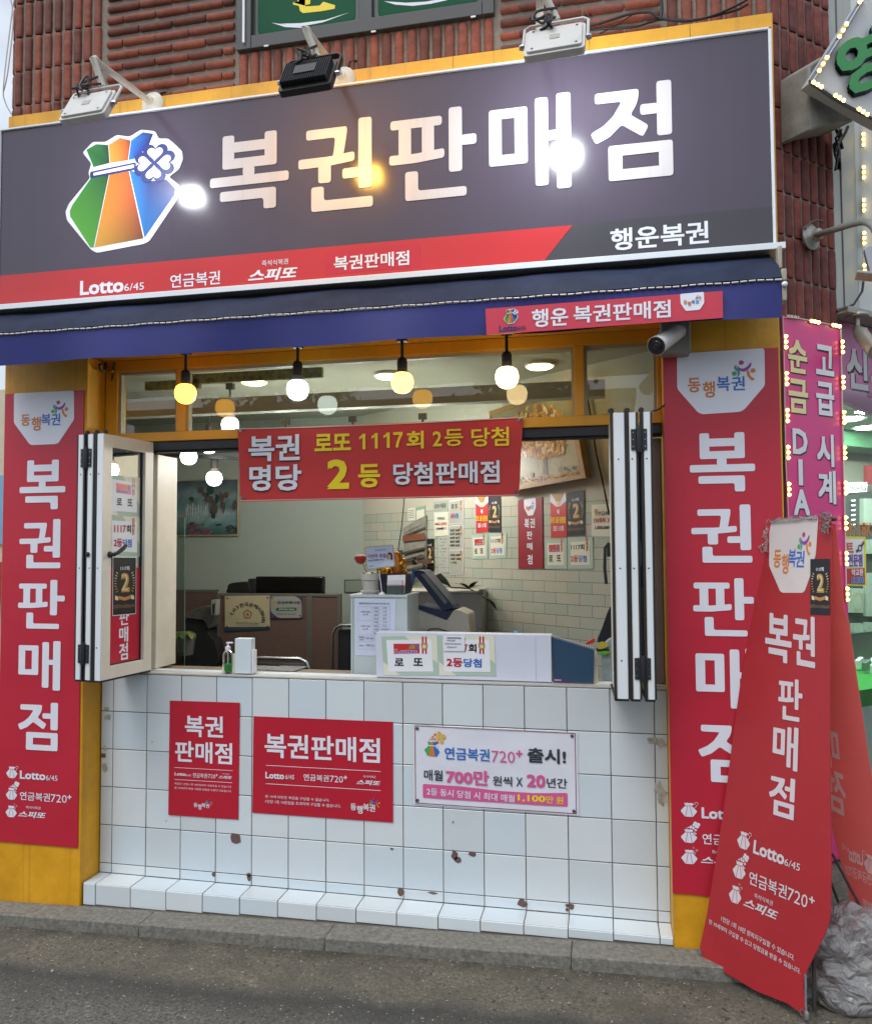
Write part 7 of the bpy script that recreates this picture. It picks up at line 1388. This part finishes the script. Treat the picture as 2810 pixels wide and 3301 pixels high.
# ------------------------------------------------------------------ leaning banner stand and its weight bag
TL, BL = Vector((3.262, -.12, 1.92)), onP((2255, 3075), (0, 0, .075), Vector((0, 0, 1)))
BR_ = onP((2600, 3290), (0, 0, .03), Vector((0, 0, 1)))
uu_ = BR_ - BL; uu_.z = 0; nn = uu_.cross(TL - BL).normalized(); PA = Pl(BL, uu_, (TL - BL))
PA.u = uu_.normalized(); PA.n = nn if nn.dot(CC - BL) > 0 else -nn; PA.v = PA.n.cross(PA.u).normalized()
if PA.v.z < 0: PA.v = -PA.v
st = thing('banner_stand', 'leaning red fabric banner stand with white lettering in front of the pillar', 'banner stand', (BL.x + .3, BL.y - .1, .03))
PXL = lambda L_: [PA.uv(p) for p in L_]
out = [(2446, 1677), (2480, 1674), (2560, 1668), (2636, 1664), (2679, 1668), (2678, 1850), (2676, 2000), (2674, 2300), (2676, 2600), (2679, 2803), (2677, 2930), (2674, 2968), (2659, 3013), (2630, 3070), (2601, 3128), (2589, 3160), (2588, 3190), (2598, 3243), (2594, 3277), (2537, 3236), (2436, 3196), (2368, 3155), (2314, 3125), (2300, 3121), (2258, 3094), (2255, 3054), (2277, 2952), (2301, 2807), (2335, 2590), (2359, 2397), (2389, 2179), (2424, 1890), (2439, 1774)]
mb = MB(); mb.poly(PA, PXL(out), 0, REDB, back=-.004)
mb.poly(PA, PA.q('C6', (725, 203), (1133, 168), (1112, 480), (1070, 650), (1020, 790), (1000, 806), (835, 806), (815, 795), (722, 580)), .001, mat('banner_white_area', 'cfc6c4', .5, var=.06), r=.008)
mb.build('front_sheet', st, smooth=False)
mb = MB()
for ch, m, tl, br in (('동', ORG, (765, 447), (819, 598)), ('행', ORG, (833, 482), (882, 650)), ('복', BLU, (887, 443), (943, 590)), ('권', BLU, (948, 455), (1014, 594))): mb.text(PA, ch, m, 'C6', tl, br, bold=.02)
figures(mb, PA, boxmap(PA, 'C6', (965, 298), (1070, 498)), .002)
mb.build('company_mark', st, smooth=False)
WB = mat('banner_lettering_white', 'cdc3c8', .5, var=.04); mb = MB()
for ch, c_, tl, tr, bl_ in (('복', 'C6', (693, 968), (912, 998), (690, 1362)), ('권', 'C6', (922, 985), (1106, 1010), (922, 1402)), ('판', 'C6', (803, 1512), (1003, 1537), (799, 1856)), ('매', 'C5', (918, 65), (1086, 100), (908, 348)), ('점', 'C5', (893, 398), (1064, 442), (880, 664))): mb.glyph(PA, ch, WB, c_, tl, tr=tr, bl=bl_, d=.0015, r=3)
mb.build('large_lettering', st, smooth=False)
mb = MB()
for q, kd in ((((232, 222), (352, 262), (222, 385)), 'coin'), (((190, 505), (310, 545), (180, 665)), 'bubble'), (((155, 737), (272, 778), (142, 900)), 'star')): bag_icon(mb, PA, boxmap(PA, 'E6', tl=q[0], tr=q[1], bl=q[2]), .0015, kd, WB, REDB)
for st_, tl, tr, bl_, b_, it in (('Lotto', (388, 318), (682, 432), (376, 446), .03, 0), ('6/45', (680, 492), (828, 552), (672, 560), .004, 0), ('연금복권', (345, 612), (702, 758), (335, 738), .012, 0), ('720', (713, 770), (902, 852), (700, 890), 0, 0), ('+', (912, 848), (966, 872), (910, 912), .03, 0), ('즉석식복권', (392, 824), (568, 905), (386, 868), .006, 0), ('스피또', (298, 862), (620, 1002), (282, 952), .03, .25), ('1인당 1회 10만 원까지구입할 수 있습니다.', (78, 1042), (775, 1420), (72, 1092), .014, 0), ('만 19세부터 구입할 수 있고 당첨금을 받을 수 있습니다.', (-38, 1072), (832, 1552), (-44, 1118), .014, 0)):
    mb.text(PA, st_, WB, 'E6', tl=tl, tr=tr, bl=bl_, bold=b_, it=it)
mb.build('small_lettering', st, smooth=False)
mb = MB(); black2(mb, PA, boxmap(PA, 'C6', tl=(1068, 525), tr=(1230, 522), bl=(1068, 985)), .003, False); mb.build('taped_poster', st, smooth=False)
BL2 = onP((2780, 3074), (0, 0, .075), Vector((0, 0, 1))); T2 = onP((2690, 1690), PA.P(*PA.uv((2679, 1668)), -.03), PA.n)
u2 = uu_.normalized(); n2 = u2.cross(T2 - BL2).normalized(); n2 = n2 if n2.dot(CC - BL2) > 0 else -n2; PZ = Pl(BL2, u2); PZ.u = u2; PZ.n = n2; PZ.v = n2.cross(u2).normalized(); PZ.v = PZ.v if PZ.v.z > 0 else -PZ.v
BKM = mat('banner_back_cloth', 'e8938f', .6, var=.08, vs=2); t_ = BKM.node_tree; bs_ = t_.nodes['Principled BSDF']
tl_ = t_.nodes.new('ShaderNodeBsdfTranslucent'); tl_.inputs[0].default_value = lin('f0908c'); mxs = t_.nodes.new('ShaderNodeMixShader'); mxs.inputs[0].default_value = .6
t_.links.new(bs_.outputs[0], mxs.inputs[1]); t_.links.new(tl_.outputs[0], mxs.inputs[2]); t_.links.new(mxs.outputs[0], t_.nodes['Material Output'].inputs[0])
mb = MB(); mb.poly(PZ, [PZ.uv(p) for p in ((2660, 1680), (2692, 1690), (2698, 1735), (2721, 1967), (2735, 2005), (2766, 2218), (2800, 2450), (2850, 2750), (2885, 3000), (2905, 3190), (2850, 3140), (2780, 3074), (2764, 3006), (2716, 2803), (2684, 2685), (2664, 2560), (2652, 2300), (2650, 1900))], 0, BKM, back=-.003); mb.build('back_sheet', st, smooth=False)
mb = MB(); RVS = mat('showing_through_print', 'ecc8c8', .6, var=.03)
for ch, tl, tr, bl_ in (('점', ((1400, 395), (1290, 350), (1412, 690))), ('매', ((1345, 110), (1240, 80), (1355, 390)))) if False else ():
    pass
mb.glyph(PZ, '점', RVS, 'C5', (1385, 395), tr=(1275, 345), bl=(1415, 700), d=.001, r=2); mb.glyph(PZ, '매', RVS, 'C5', (1340, 105), tr=(1235, 70), bl=(1370, 400), d=.001, r=2)
mb.text(PZ, 'Lotto', RVS, 'E6', tl=(1425, 420), tr=(1290, 372), bl=(1420, 570), d=.001, bold=.03); mb.text(PZ, '6/45', RVS, 'E6', tl=(1285, 380), tr=(1215, 345), bl=(1290, 440), d=.001, bold=.0); mb.text(PZ, '연금복권720', RVS, 'E6', tl=(1500, 650), tr=(1245, 540), bl=(1510, 760), d=.001, bold=.01); mb.text(PZ, '스피또', RVS, 'E6', tl=(1560, 950), tr=(1410, 870), bl=(1570, 1040), d=.001, bold=.03)
bag_icon(mb, PZ, boxmap(PZ, 'E6', tl=(1560, 500), tr=(1430, 430), bl=(1560, 680)), .001, 'coin', RVS, BKM); mb.build('print_showing_through', st, smooth=False)
mb = MB(); ROD = mat('dark_rod', '4a4644', .4, metal=.5)
tops = PA.P(*PA.uv((2640, 1690)), -.02)
for p0, p1 in (((2681, 2752), (2815, 3005)), ((2676, 2840), (2762, 3070))): mb.tube([onP(p0, PZ.o + PZ.n * .05, PZ.n), onP(p1, PZ.o + PZ.n * .05, PZ.n)], .006, ROD, 8)
mb.tube([PA.P(*PA.uv((2445, 1690)), -.012), PA.P(*PA.uv((2690, 1672)), -.012)], .007, ROD, 8); mb.tube([PA.P(*PA.uv((2600, 1690)), -.014), PA.P(*PA.uv((2600, 3270)), -.05)], .007, ROD, 8); mb.tube([PA.P(*PA.uv((2472, 1690)), -.014), PA.P(*PA.uv((2300, 3090)), -.05)], .007, ROD, 8)
mb.build('rod', st)
mb = MB(); mb.tube([PA.P(*PA.uv(K('E6', 880, 1600)), .004), PA.P(*PA.uv(K('E6', 884, 1800)), .006), PA.P(*PA.uv(K('E6', 888, 2000)), .004)], .004, GREYM, 8); mb.ring(PA, PA.uv(K('E6', 855, 1968)), .008, .014, .004, STEEL); mb.lathe(PA.P(*PA.uv(K('E6', 893, 2000)), .004), (0, 0, 1), [(.007, -.01), (.008, .012), (.005, .018)], GREYM, 10); mb.ring(PA, PA.uv((2256, 3070)), .006, .013, .004, STEEL); mb.build('corner_tie', st)
TAPE = mat('crinkled_tape', 'a8a2a0', .15, var=.25, vs=60, bump=.8, bs=60); t_ = TAPE.node_tree; bs_ = t_.nodes['Principled BSDF']; tp_ = t_.nodes.new('ShaderNodeBsdfTransparent'); mxs = t_.nodes.new('ShaderNodeMixShader'); mxs.inputs[0].default_value = .42
t_.links.new(tp_.outputs[0], mxs.inputs[1]); t_.links.new(bs_.outputs[0], mxs.inputs[2]); t_.links.new(mxs.outputs[0], t_.nodes['Material Output'].inputs[0])
random.seed(17)
def crinkle(pts, name, par, P, dmax=.03, n=9):
    us_ = [P.uv(K('C6', *p)) for p in pts]; mb = MB(); vs = []
    for j in range(n + 1):
        for i in range(n + 1):
            s, t = i / n, j / n; u = [(1 - t) * ((1 - s) * us_[0][k] + s * us_[1][k]) + t * ((1 - s) * us_[3][k] + s * us_[2][k]) for k in (0, 1)]
            vs.append(P.P(u[0] + random.uniform(-.004, .004), u[1] + random.uniform(-.006, .006), .006 + random.uniform(0, dmax)))
    mb.add(vs, [(j * (n + 1) + i, (j + 1) * (n + 1) + i, (j + 1) * (n + 1) + i + 1, j * (n + 1) + i + 1) for j in range(n) for i in range(n)], TAPE); mb.build(name, par, smooth=False)
crinkle(((638, 198), (725, 195), (718, 470), (625, 480)), 'tape', st, PA, .02); crinkle(((1185, 135), (1282, 150), (1248, 320), (1180, 290)), 'tape', st, PA, .05); crinkle(((730, 190), (1130, 160), (1128, 195), (735, 222)), 'tape', st, PA, .008)
# bag
def plastic():
    m = bpy.data.materials.new('clear_plastic_bag'); m.use_nodes = True; t = m.node_tree; N = t.nodes; N.remove(N['Principled BSDF'])
    tr = N.new('ShaderNodeBsdfTransparent'); tr.inputs[0].default_value = lin('e6dcd8'); gl = N.new('ShaderNodeBsdfGlossy'); gl.inputs['Roughness'].default_value = .09; df = N.new('ShaderNodeBsdfTranslucent'); df.inputs[0].default_value = lin('ffffff'); d2 = N.new('ShaderNodeBsdfDiffuse'); d2.inputs[0].default_value = lin('fafafa')
    n1 = N.new('ShaderNodeTexNoise'); n1.inputs['Scale'].default_value = 13; n1.inputs['Detail'].default_value = 6; n1.inputs['Distortion'].default_value = 2.2; tc = N.new('ShaderNodeTexCoord'); t.links.new(tc.outputs['Object'], n1.inputs['Vector'])
    bp = N.new('ShaderNodeBump'); bp.inputs['Strength'].default_value = 1; bp.inputs['Distance'].default_value = .04; t.links.new(n1.outputs[0], bp.inputs['Height'])
    fr = N.new('ShaderNodeLayerWeight'); fr.inputs[0].default_value = .5; t.links.new(bp.outputs[0], fr.inputs['Normal'])
    for n_ in (gl, df, d2): t.links.new(bp.outputs[0], n_.inputs['Normal'])
    a = N.new('ShaderNodeMixShader'); t.links.new(fr.outputs['Fresnel'], a.inputs[0]); b = N.new('ShaderNodeMixShader'); b.inputs[0].default_value = .42; c = N.new('ShaderNodeMixShader'); c.inputs[0].default_value = .5
    t.links.new(df.outputs[0], c.inputs[1]); t.links.new(d2.outputs[0], c.inputs[2]); t.links.new(tr.outputs[0], b.inputs[1]); t.links.new(c.outputs[0], b.inputs[2]); t.links.new(b.outputs[0], a.inputs[1]); t.links.new(gl.outputs[0], a.inputs[2]); t.links.new(a.outputs[0], N['Material Output'].inputs[0]); return m
PLB = plastic()
from mathutils import noise as mn
def lump(mb, c, rx, ry, rz, m, amp=.18, sd=0, base=None, sub=4):
    bm = bmesh.new(); bmesh.ops.create_icosphere(bm, subdivisions=sub, radius=1); 
    for v in bm.verts:
        p = v.co.copy(); k = 1 + amp * mn.noise(p * 1.6 + Vector((sd, 0, 0))) + amp * .5 * mn.noise(p * 4.2 + Vector((0, sd, 0))) + amp * .45 * abs(mn.noise(p * 5.5 + Vector((0, 0, sd)))) + amp * .3 * abs(mn.noise(p * 12 + Vector((sd, 0, sd))))
        v.co = Vector((c[0] + p.x * rx * k, c[1] + p.y * ry * k, c[2] + p.z * rz * k))
        if base is not None: v.co.z = max(v.co.z, base(v.co.x))
    mb.add([v.co.copy() for v in bm.verts], [tuple(x.index for x in f.verts) for f in bm.faces], m); bm.free()
gl_ = lambda x: gz(x) - .058
bg = thing('weight_bag', 'crumpled clear plastic bag of weights at the foot of the leaning banner stand', 'bag', (3.48, -.42, .0))
mb = MB(); lump(mb, (3.50, -.30, .14), .30, .17, .185, PLB, .3, 3, gl_, 5); lump(mb, (3.345, -.24, .02), .12, .11, .075, PLB, .35, 9, gl_, 4); mb.build('plastic', bg)
mb = MB(); STN = mat('weight_stone', 'd2cac6', .9, var=.4, vs=20, bump=.5, bs=40)
for k, (x, y, z, r_) in enumerate(((3.42, -.30, .07, .075), (3.55, -.27, .08, .085), (3.66, -.28, .09, .08), (3.48, -.30, .17, .06), (3.36, -.22, .03, .05))): lump(mb, (x, y, z), r_, r_ * .8, r_ * .8, STN if k % 2 else mat('rust_stone', 'c99a95', .9, var=.3, vs=20), .3, k, gl_, 3)
mb.build('weights', bg)

# ------------------------------------------------------------------ cables around the sign
def cable(pts, y, r_, label, m=CABLE):
    mb = MB()
    for pp in pts: mb.tube([onY(K(*p), y + .004 * i) for i, p in enumerate(pp)], r_, m, 6)
    tag(mb.build('cable'), label, 'cable')
def spl(pts, n=5):
    out = []
    for i in range(len(pts) - 1):
        a, b, c, d = [Vector(pts[max(0, min(len(pts) - 1, j))][1:]) for j in (i - 1, i, i + 1, i + 2)]
        for k in range(n): t = k / n; p = .5 * ((2 * b) + (c - a) * t + (2 * a - 5 * b + 4 * c - d) * t * t + (3 * b - a - 3 * c + d) * t ** 3); out.append((pts[0][0], p.x, p.y))
    return out + [pts[-1]]
mb = MB()
for pp, y, r_ in (([('A3', -40, 160), ('A3', 130, 150), ('A3', 250, 120), ('A3', 380, 80), ('A3', 500, 68), ('A3', 560, 100), ('A3', 700, 118), ('A3', 850, 90), ('A3', 1000, 25), ('A3', 1060, -10)], -.05, .006), ([('A3', 40, 205), ('A3', 150, 170), ('A3', 300, 160), ('A3', 420, 150), ('A3', 560, 110), ('A3', 760, 110), ('A3', 980, 60), ('A3', 1060, 20)], -.04, .005), ([('A3', 100, 190), ('A3', 140, 140), ('A3', 125, 90)], -.06, .005), ([('A3', 110, 200), ('A3', 155, 150), ('A3', 150, 85)], -.06, .005), ([('A3', 565, -20), ('A3', 570, 60), ('A3', 560, 110)], -.04, .009), ([('A3', 215, 190), ('A3', 300, 145), ('A3', 420, 70)], -.03, .003)):
    mb.tube([onY(K(*p), y) for p in spl(pp)], r_, CABLE, 6)
tag(mb.build('cable_bundle'), 'loose bundle of black cables along the top of the yellow header', 'cable')
cable([spl([('A1', 885, 545), ('A1', 930, 520), ('A1', 1000, 528), ('A1', 1080, 512), ('A1', 1110, 520)])], -.04, .005, 'short black cable by the flange of the floodlight over the emblem')
cable([spl([('A2', 395, 375), ('A2', 400, 350), ('A2', 440, 345), ('A2', 500, 378), ('A2', 560, 360)])], -.04, .005, 'curled black cable on the brick above the yellow header')
cable([spl([('A1', 80, 0), ('A1', 62, 120), ('A1', 20, 480), ('A1', 30, 580), ('A1', 70, 655)]), spl([('A1', 60, -10), ('A1', 75, 120), ('A1', 45, 400), ('A1', 20, 520)])], -.03, .0035, 'two thin pale wires hanging beside the brick edge', WCAB)
cable([spl([('D8', 225, 560), ('D8', 205, 700), ('D8', 190, 900), ('D8', 168, 1200), ('D8', 145, 1400), ('D8', 148, 1520), ('D8', 180, 1580)])], -.03, .007, 'dark cable hanging down the yellow pillar side by the transom', mat('brown_cable', '4a3626', .6))
cable([spl([('D8', 205, 680), ('D8', 150, 690), ('D8', 130, 640), ('D8', 170, 570), ('D8', 240, 600), ('D8', 330, 560), ('D8', 550, 545), ('D8', 740, 530), ('D8', 1000, 505), ('D8', 1180, 500)])], -.035, .006, 'yellow painted cable sagging under the awning near the yellow bulb', YEL)
cable([spl([('D8', 10, 580), ('D8', 20, 650), ('D8', 60, 675), ('D8', 95, 620), ('D8', 95, 560)])], -.1, .009, 'brown hook hanging under the awning on the pillar', mat('brown_cable', '4a3626'))

# ------------------------------------------------------------------ far left: the street beyond
hb_ = thing('street_building', 'distant beige building with a blue window glimpsed past the left pillar', 'building', (-9.2, 9, -.3))
mb = MB(); mb.box(-12, -7.3, 8, 14, -.4, 4.6, mat('beige_render', 'c5bba6', .8, var=.08)); mb.build('wall', hb_)
mb = MB(); mb.box(-8.4, -7.5, 7.96, 7.999, 1.9, 3.1, mat('blue_window_glass', '6fa3c4', .15)); mb.build('window', hb_)
mb = MB(); mb.box(-8.2, -7.35, 7.7, 7.9, 1.0, 1.6, mat('red_shop_sign', 'a92a30', .5)); mb.build('sign', hb_)

# ------------------------------------------------------------------ across the street (mirrored in the transom glass)
ob = thing('low_building', 'low grey building across the street mirrored in the transom glass', 'building', (-3, -15, 0))
mb = MB(); mb.box(-9, 3, -19, -14, -.3, 5.0, mat('grey_render', '8a8880', .85, var=.1)); mb.build('wall', ob)
mb = MB(); mb.box(-9.3, 3.3, -19.3, -13.7, 5.0, 5.25, mat('dark_roofing', '44423f', .8)); mb.build('roof', ob)
for x in (-7, -4, -1): mb = MB(); mb.box(x, x + 1.5, -13.99, -13.9, 2.8, 4.2, mat('dark_pane', '2c3336', .1)); mb.build('window', ob)
LFM = [mat('street_leaf_%s' % n, c_, .6, var=.2, vs=3) for n, c_ in (('dark', '2f3d22'), ('mid', '43542c'))]
for tx, ty, th_, cr_, sd_, lab in ((-4.2, -12.5, 6.6, 1.5, 1, 'broad street tree across the road mirrored left of the red cloth banner'), (1.2, -12.8, 7.2, 1.3, 2, 'slim street tree across the road mirrored above the red cloth banner'), (5.6, -12.2, 6.2, 1.4, 3, 'street tree across the road mirrored by the security camera')):
    random.seed(sd_); t = thing('street_tree', lab, 'tree', (tx, ty, -.1), 'street trees across the road'); b = Vector((tx, ty, -.1)); BK = mat('tree_bark', '4a4038', .9, var=.3, vs=10)
    mb = MB(); mb.tube([b, b + Vector((.05, 0, th_ * .35)), b + Vector((-.05, .05, th_ * .6)), b + Vector((0, 0, th_ * .85))], [.14, .11, .08, .03], BK, 10)
    for k in range(7):
        a_ = k * 2.4; p0 = b + Vector((0, 0, th_ * (.4 + .06 * k))); mb.tube([p0, p0 + Vector((math.cos(a_) * .5, math.sin(a_) * .5, .4)), p0 + Vector((math.cos(a_) * 1.0, math.sin(a_) * 1.0, .9))], [.05, .035, .012], BK, 6)
    mb.build('trunk', t)
    mb = MB(); cl = [(b + Vector((random.gauss(0, cr_ * .5), random.gauss(0, cr_ * .5), th_ * random.uniform(.5, 1.0))), random.uniform(.3, .6)) for _ in range(26)]
    for c_, r_ in cl:
        for _ in range(70):
            p = c_ + Vector((random.gauss(0, r_ * .5), random.gauss(0, r_ * .5), random.gauss(0, r_ * .45))); d1 = Vector((random.uniform(-1, 1), random.uniform(-1, 1), random.uniform(-1, 1))).normalized() * .09; d2 = d1.cross(Vector((random.uniform(-1, 1), random.uniform(-1, 1), random.uniform(-1, 1)))).normalized() * .06
            mb.add([p - d1, p - d2, p + d1, p + d2], [(0, 1, 2, 3)], LFM[random.random() > .5])
    mb.build('crown', t, smooth=False)

# grit and small stones gathered along the kerb
mb = MB(); random.seed(77); GR = [mat('grit_%s' % n, c_, .9) for n, c_ in (('grey', '6f6c64'), ('dark', '35332f'), ('pale', 'a9a69b'))]
for k in range(520):
    y = -.30 - abs(random.gauss(0, .14 if k % 3 else .5)); x = random.uniform(-1.2, 3.6); r_ = random.uniform(.0015, .0045) * (1.8 if random.random() < .06 else 1)
    if y < -1.4: continue
    c = Vector((x, y, gz(x) - .0555)); vs = [c + Vector((r_ * random.uniform(.7, 1.3) * math.cos(i * 1.257), r_ * random.uniform(.7, 1.3) * math.sin(i * 1.257), 0)) for i in range(5)] + [c + Vector((0, 0, r_ * random.uniform(.6, 1.1)))]
    mb.add(vs, [(i, (i + 1) % 5, 5) for i in range(5)], random.choice(GR))
tag(mb.build('gravel', smooth=False), None, None, kind='stuff')
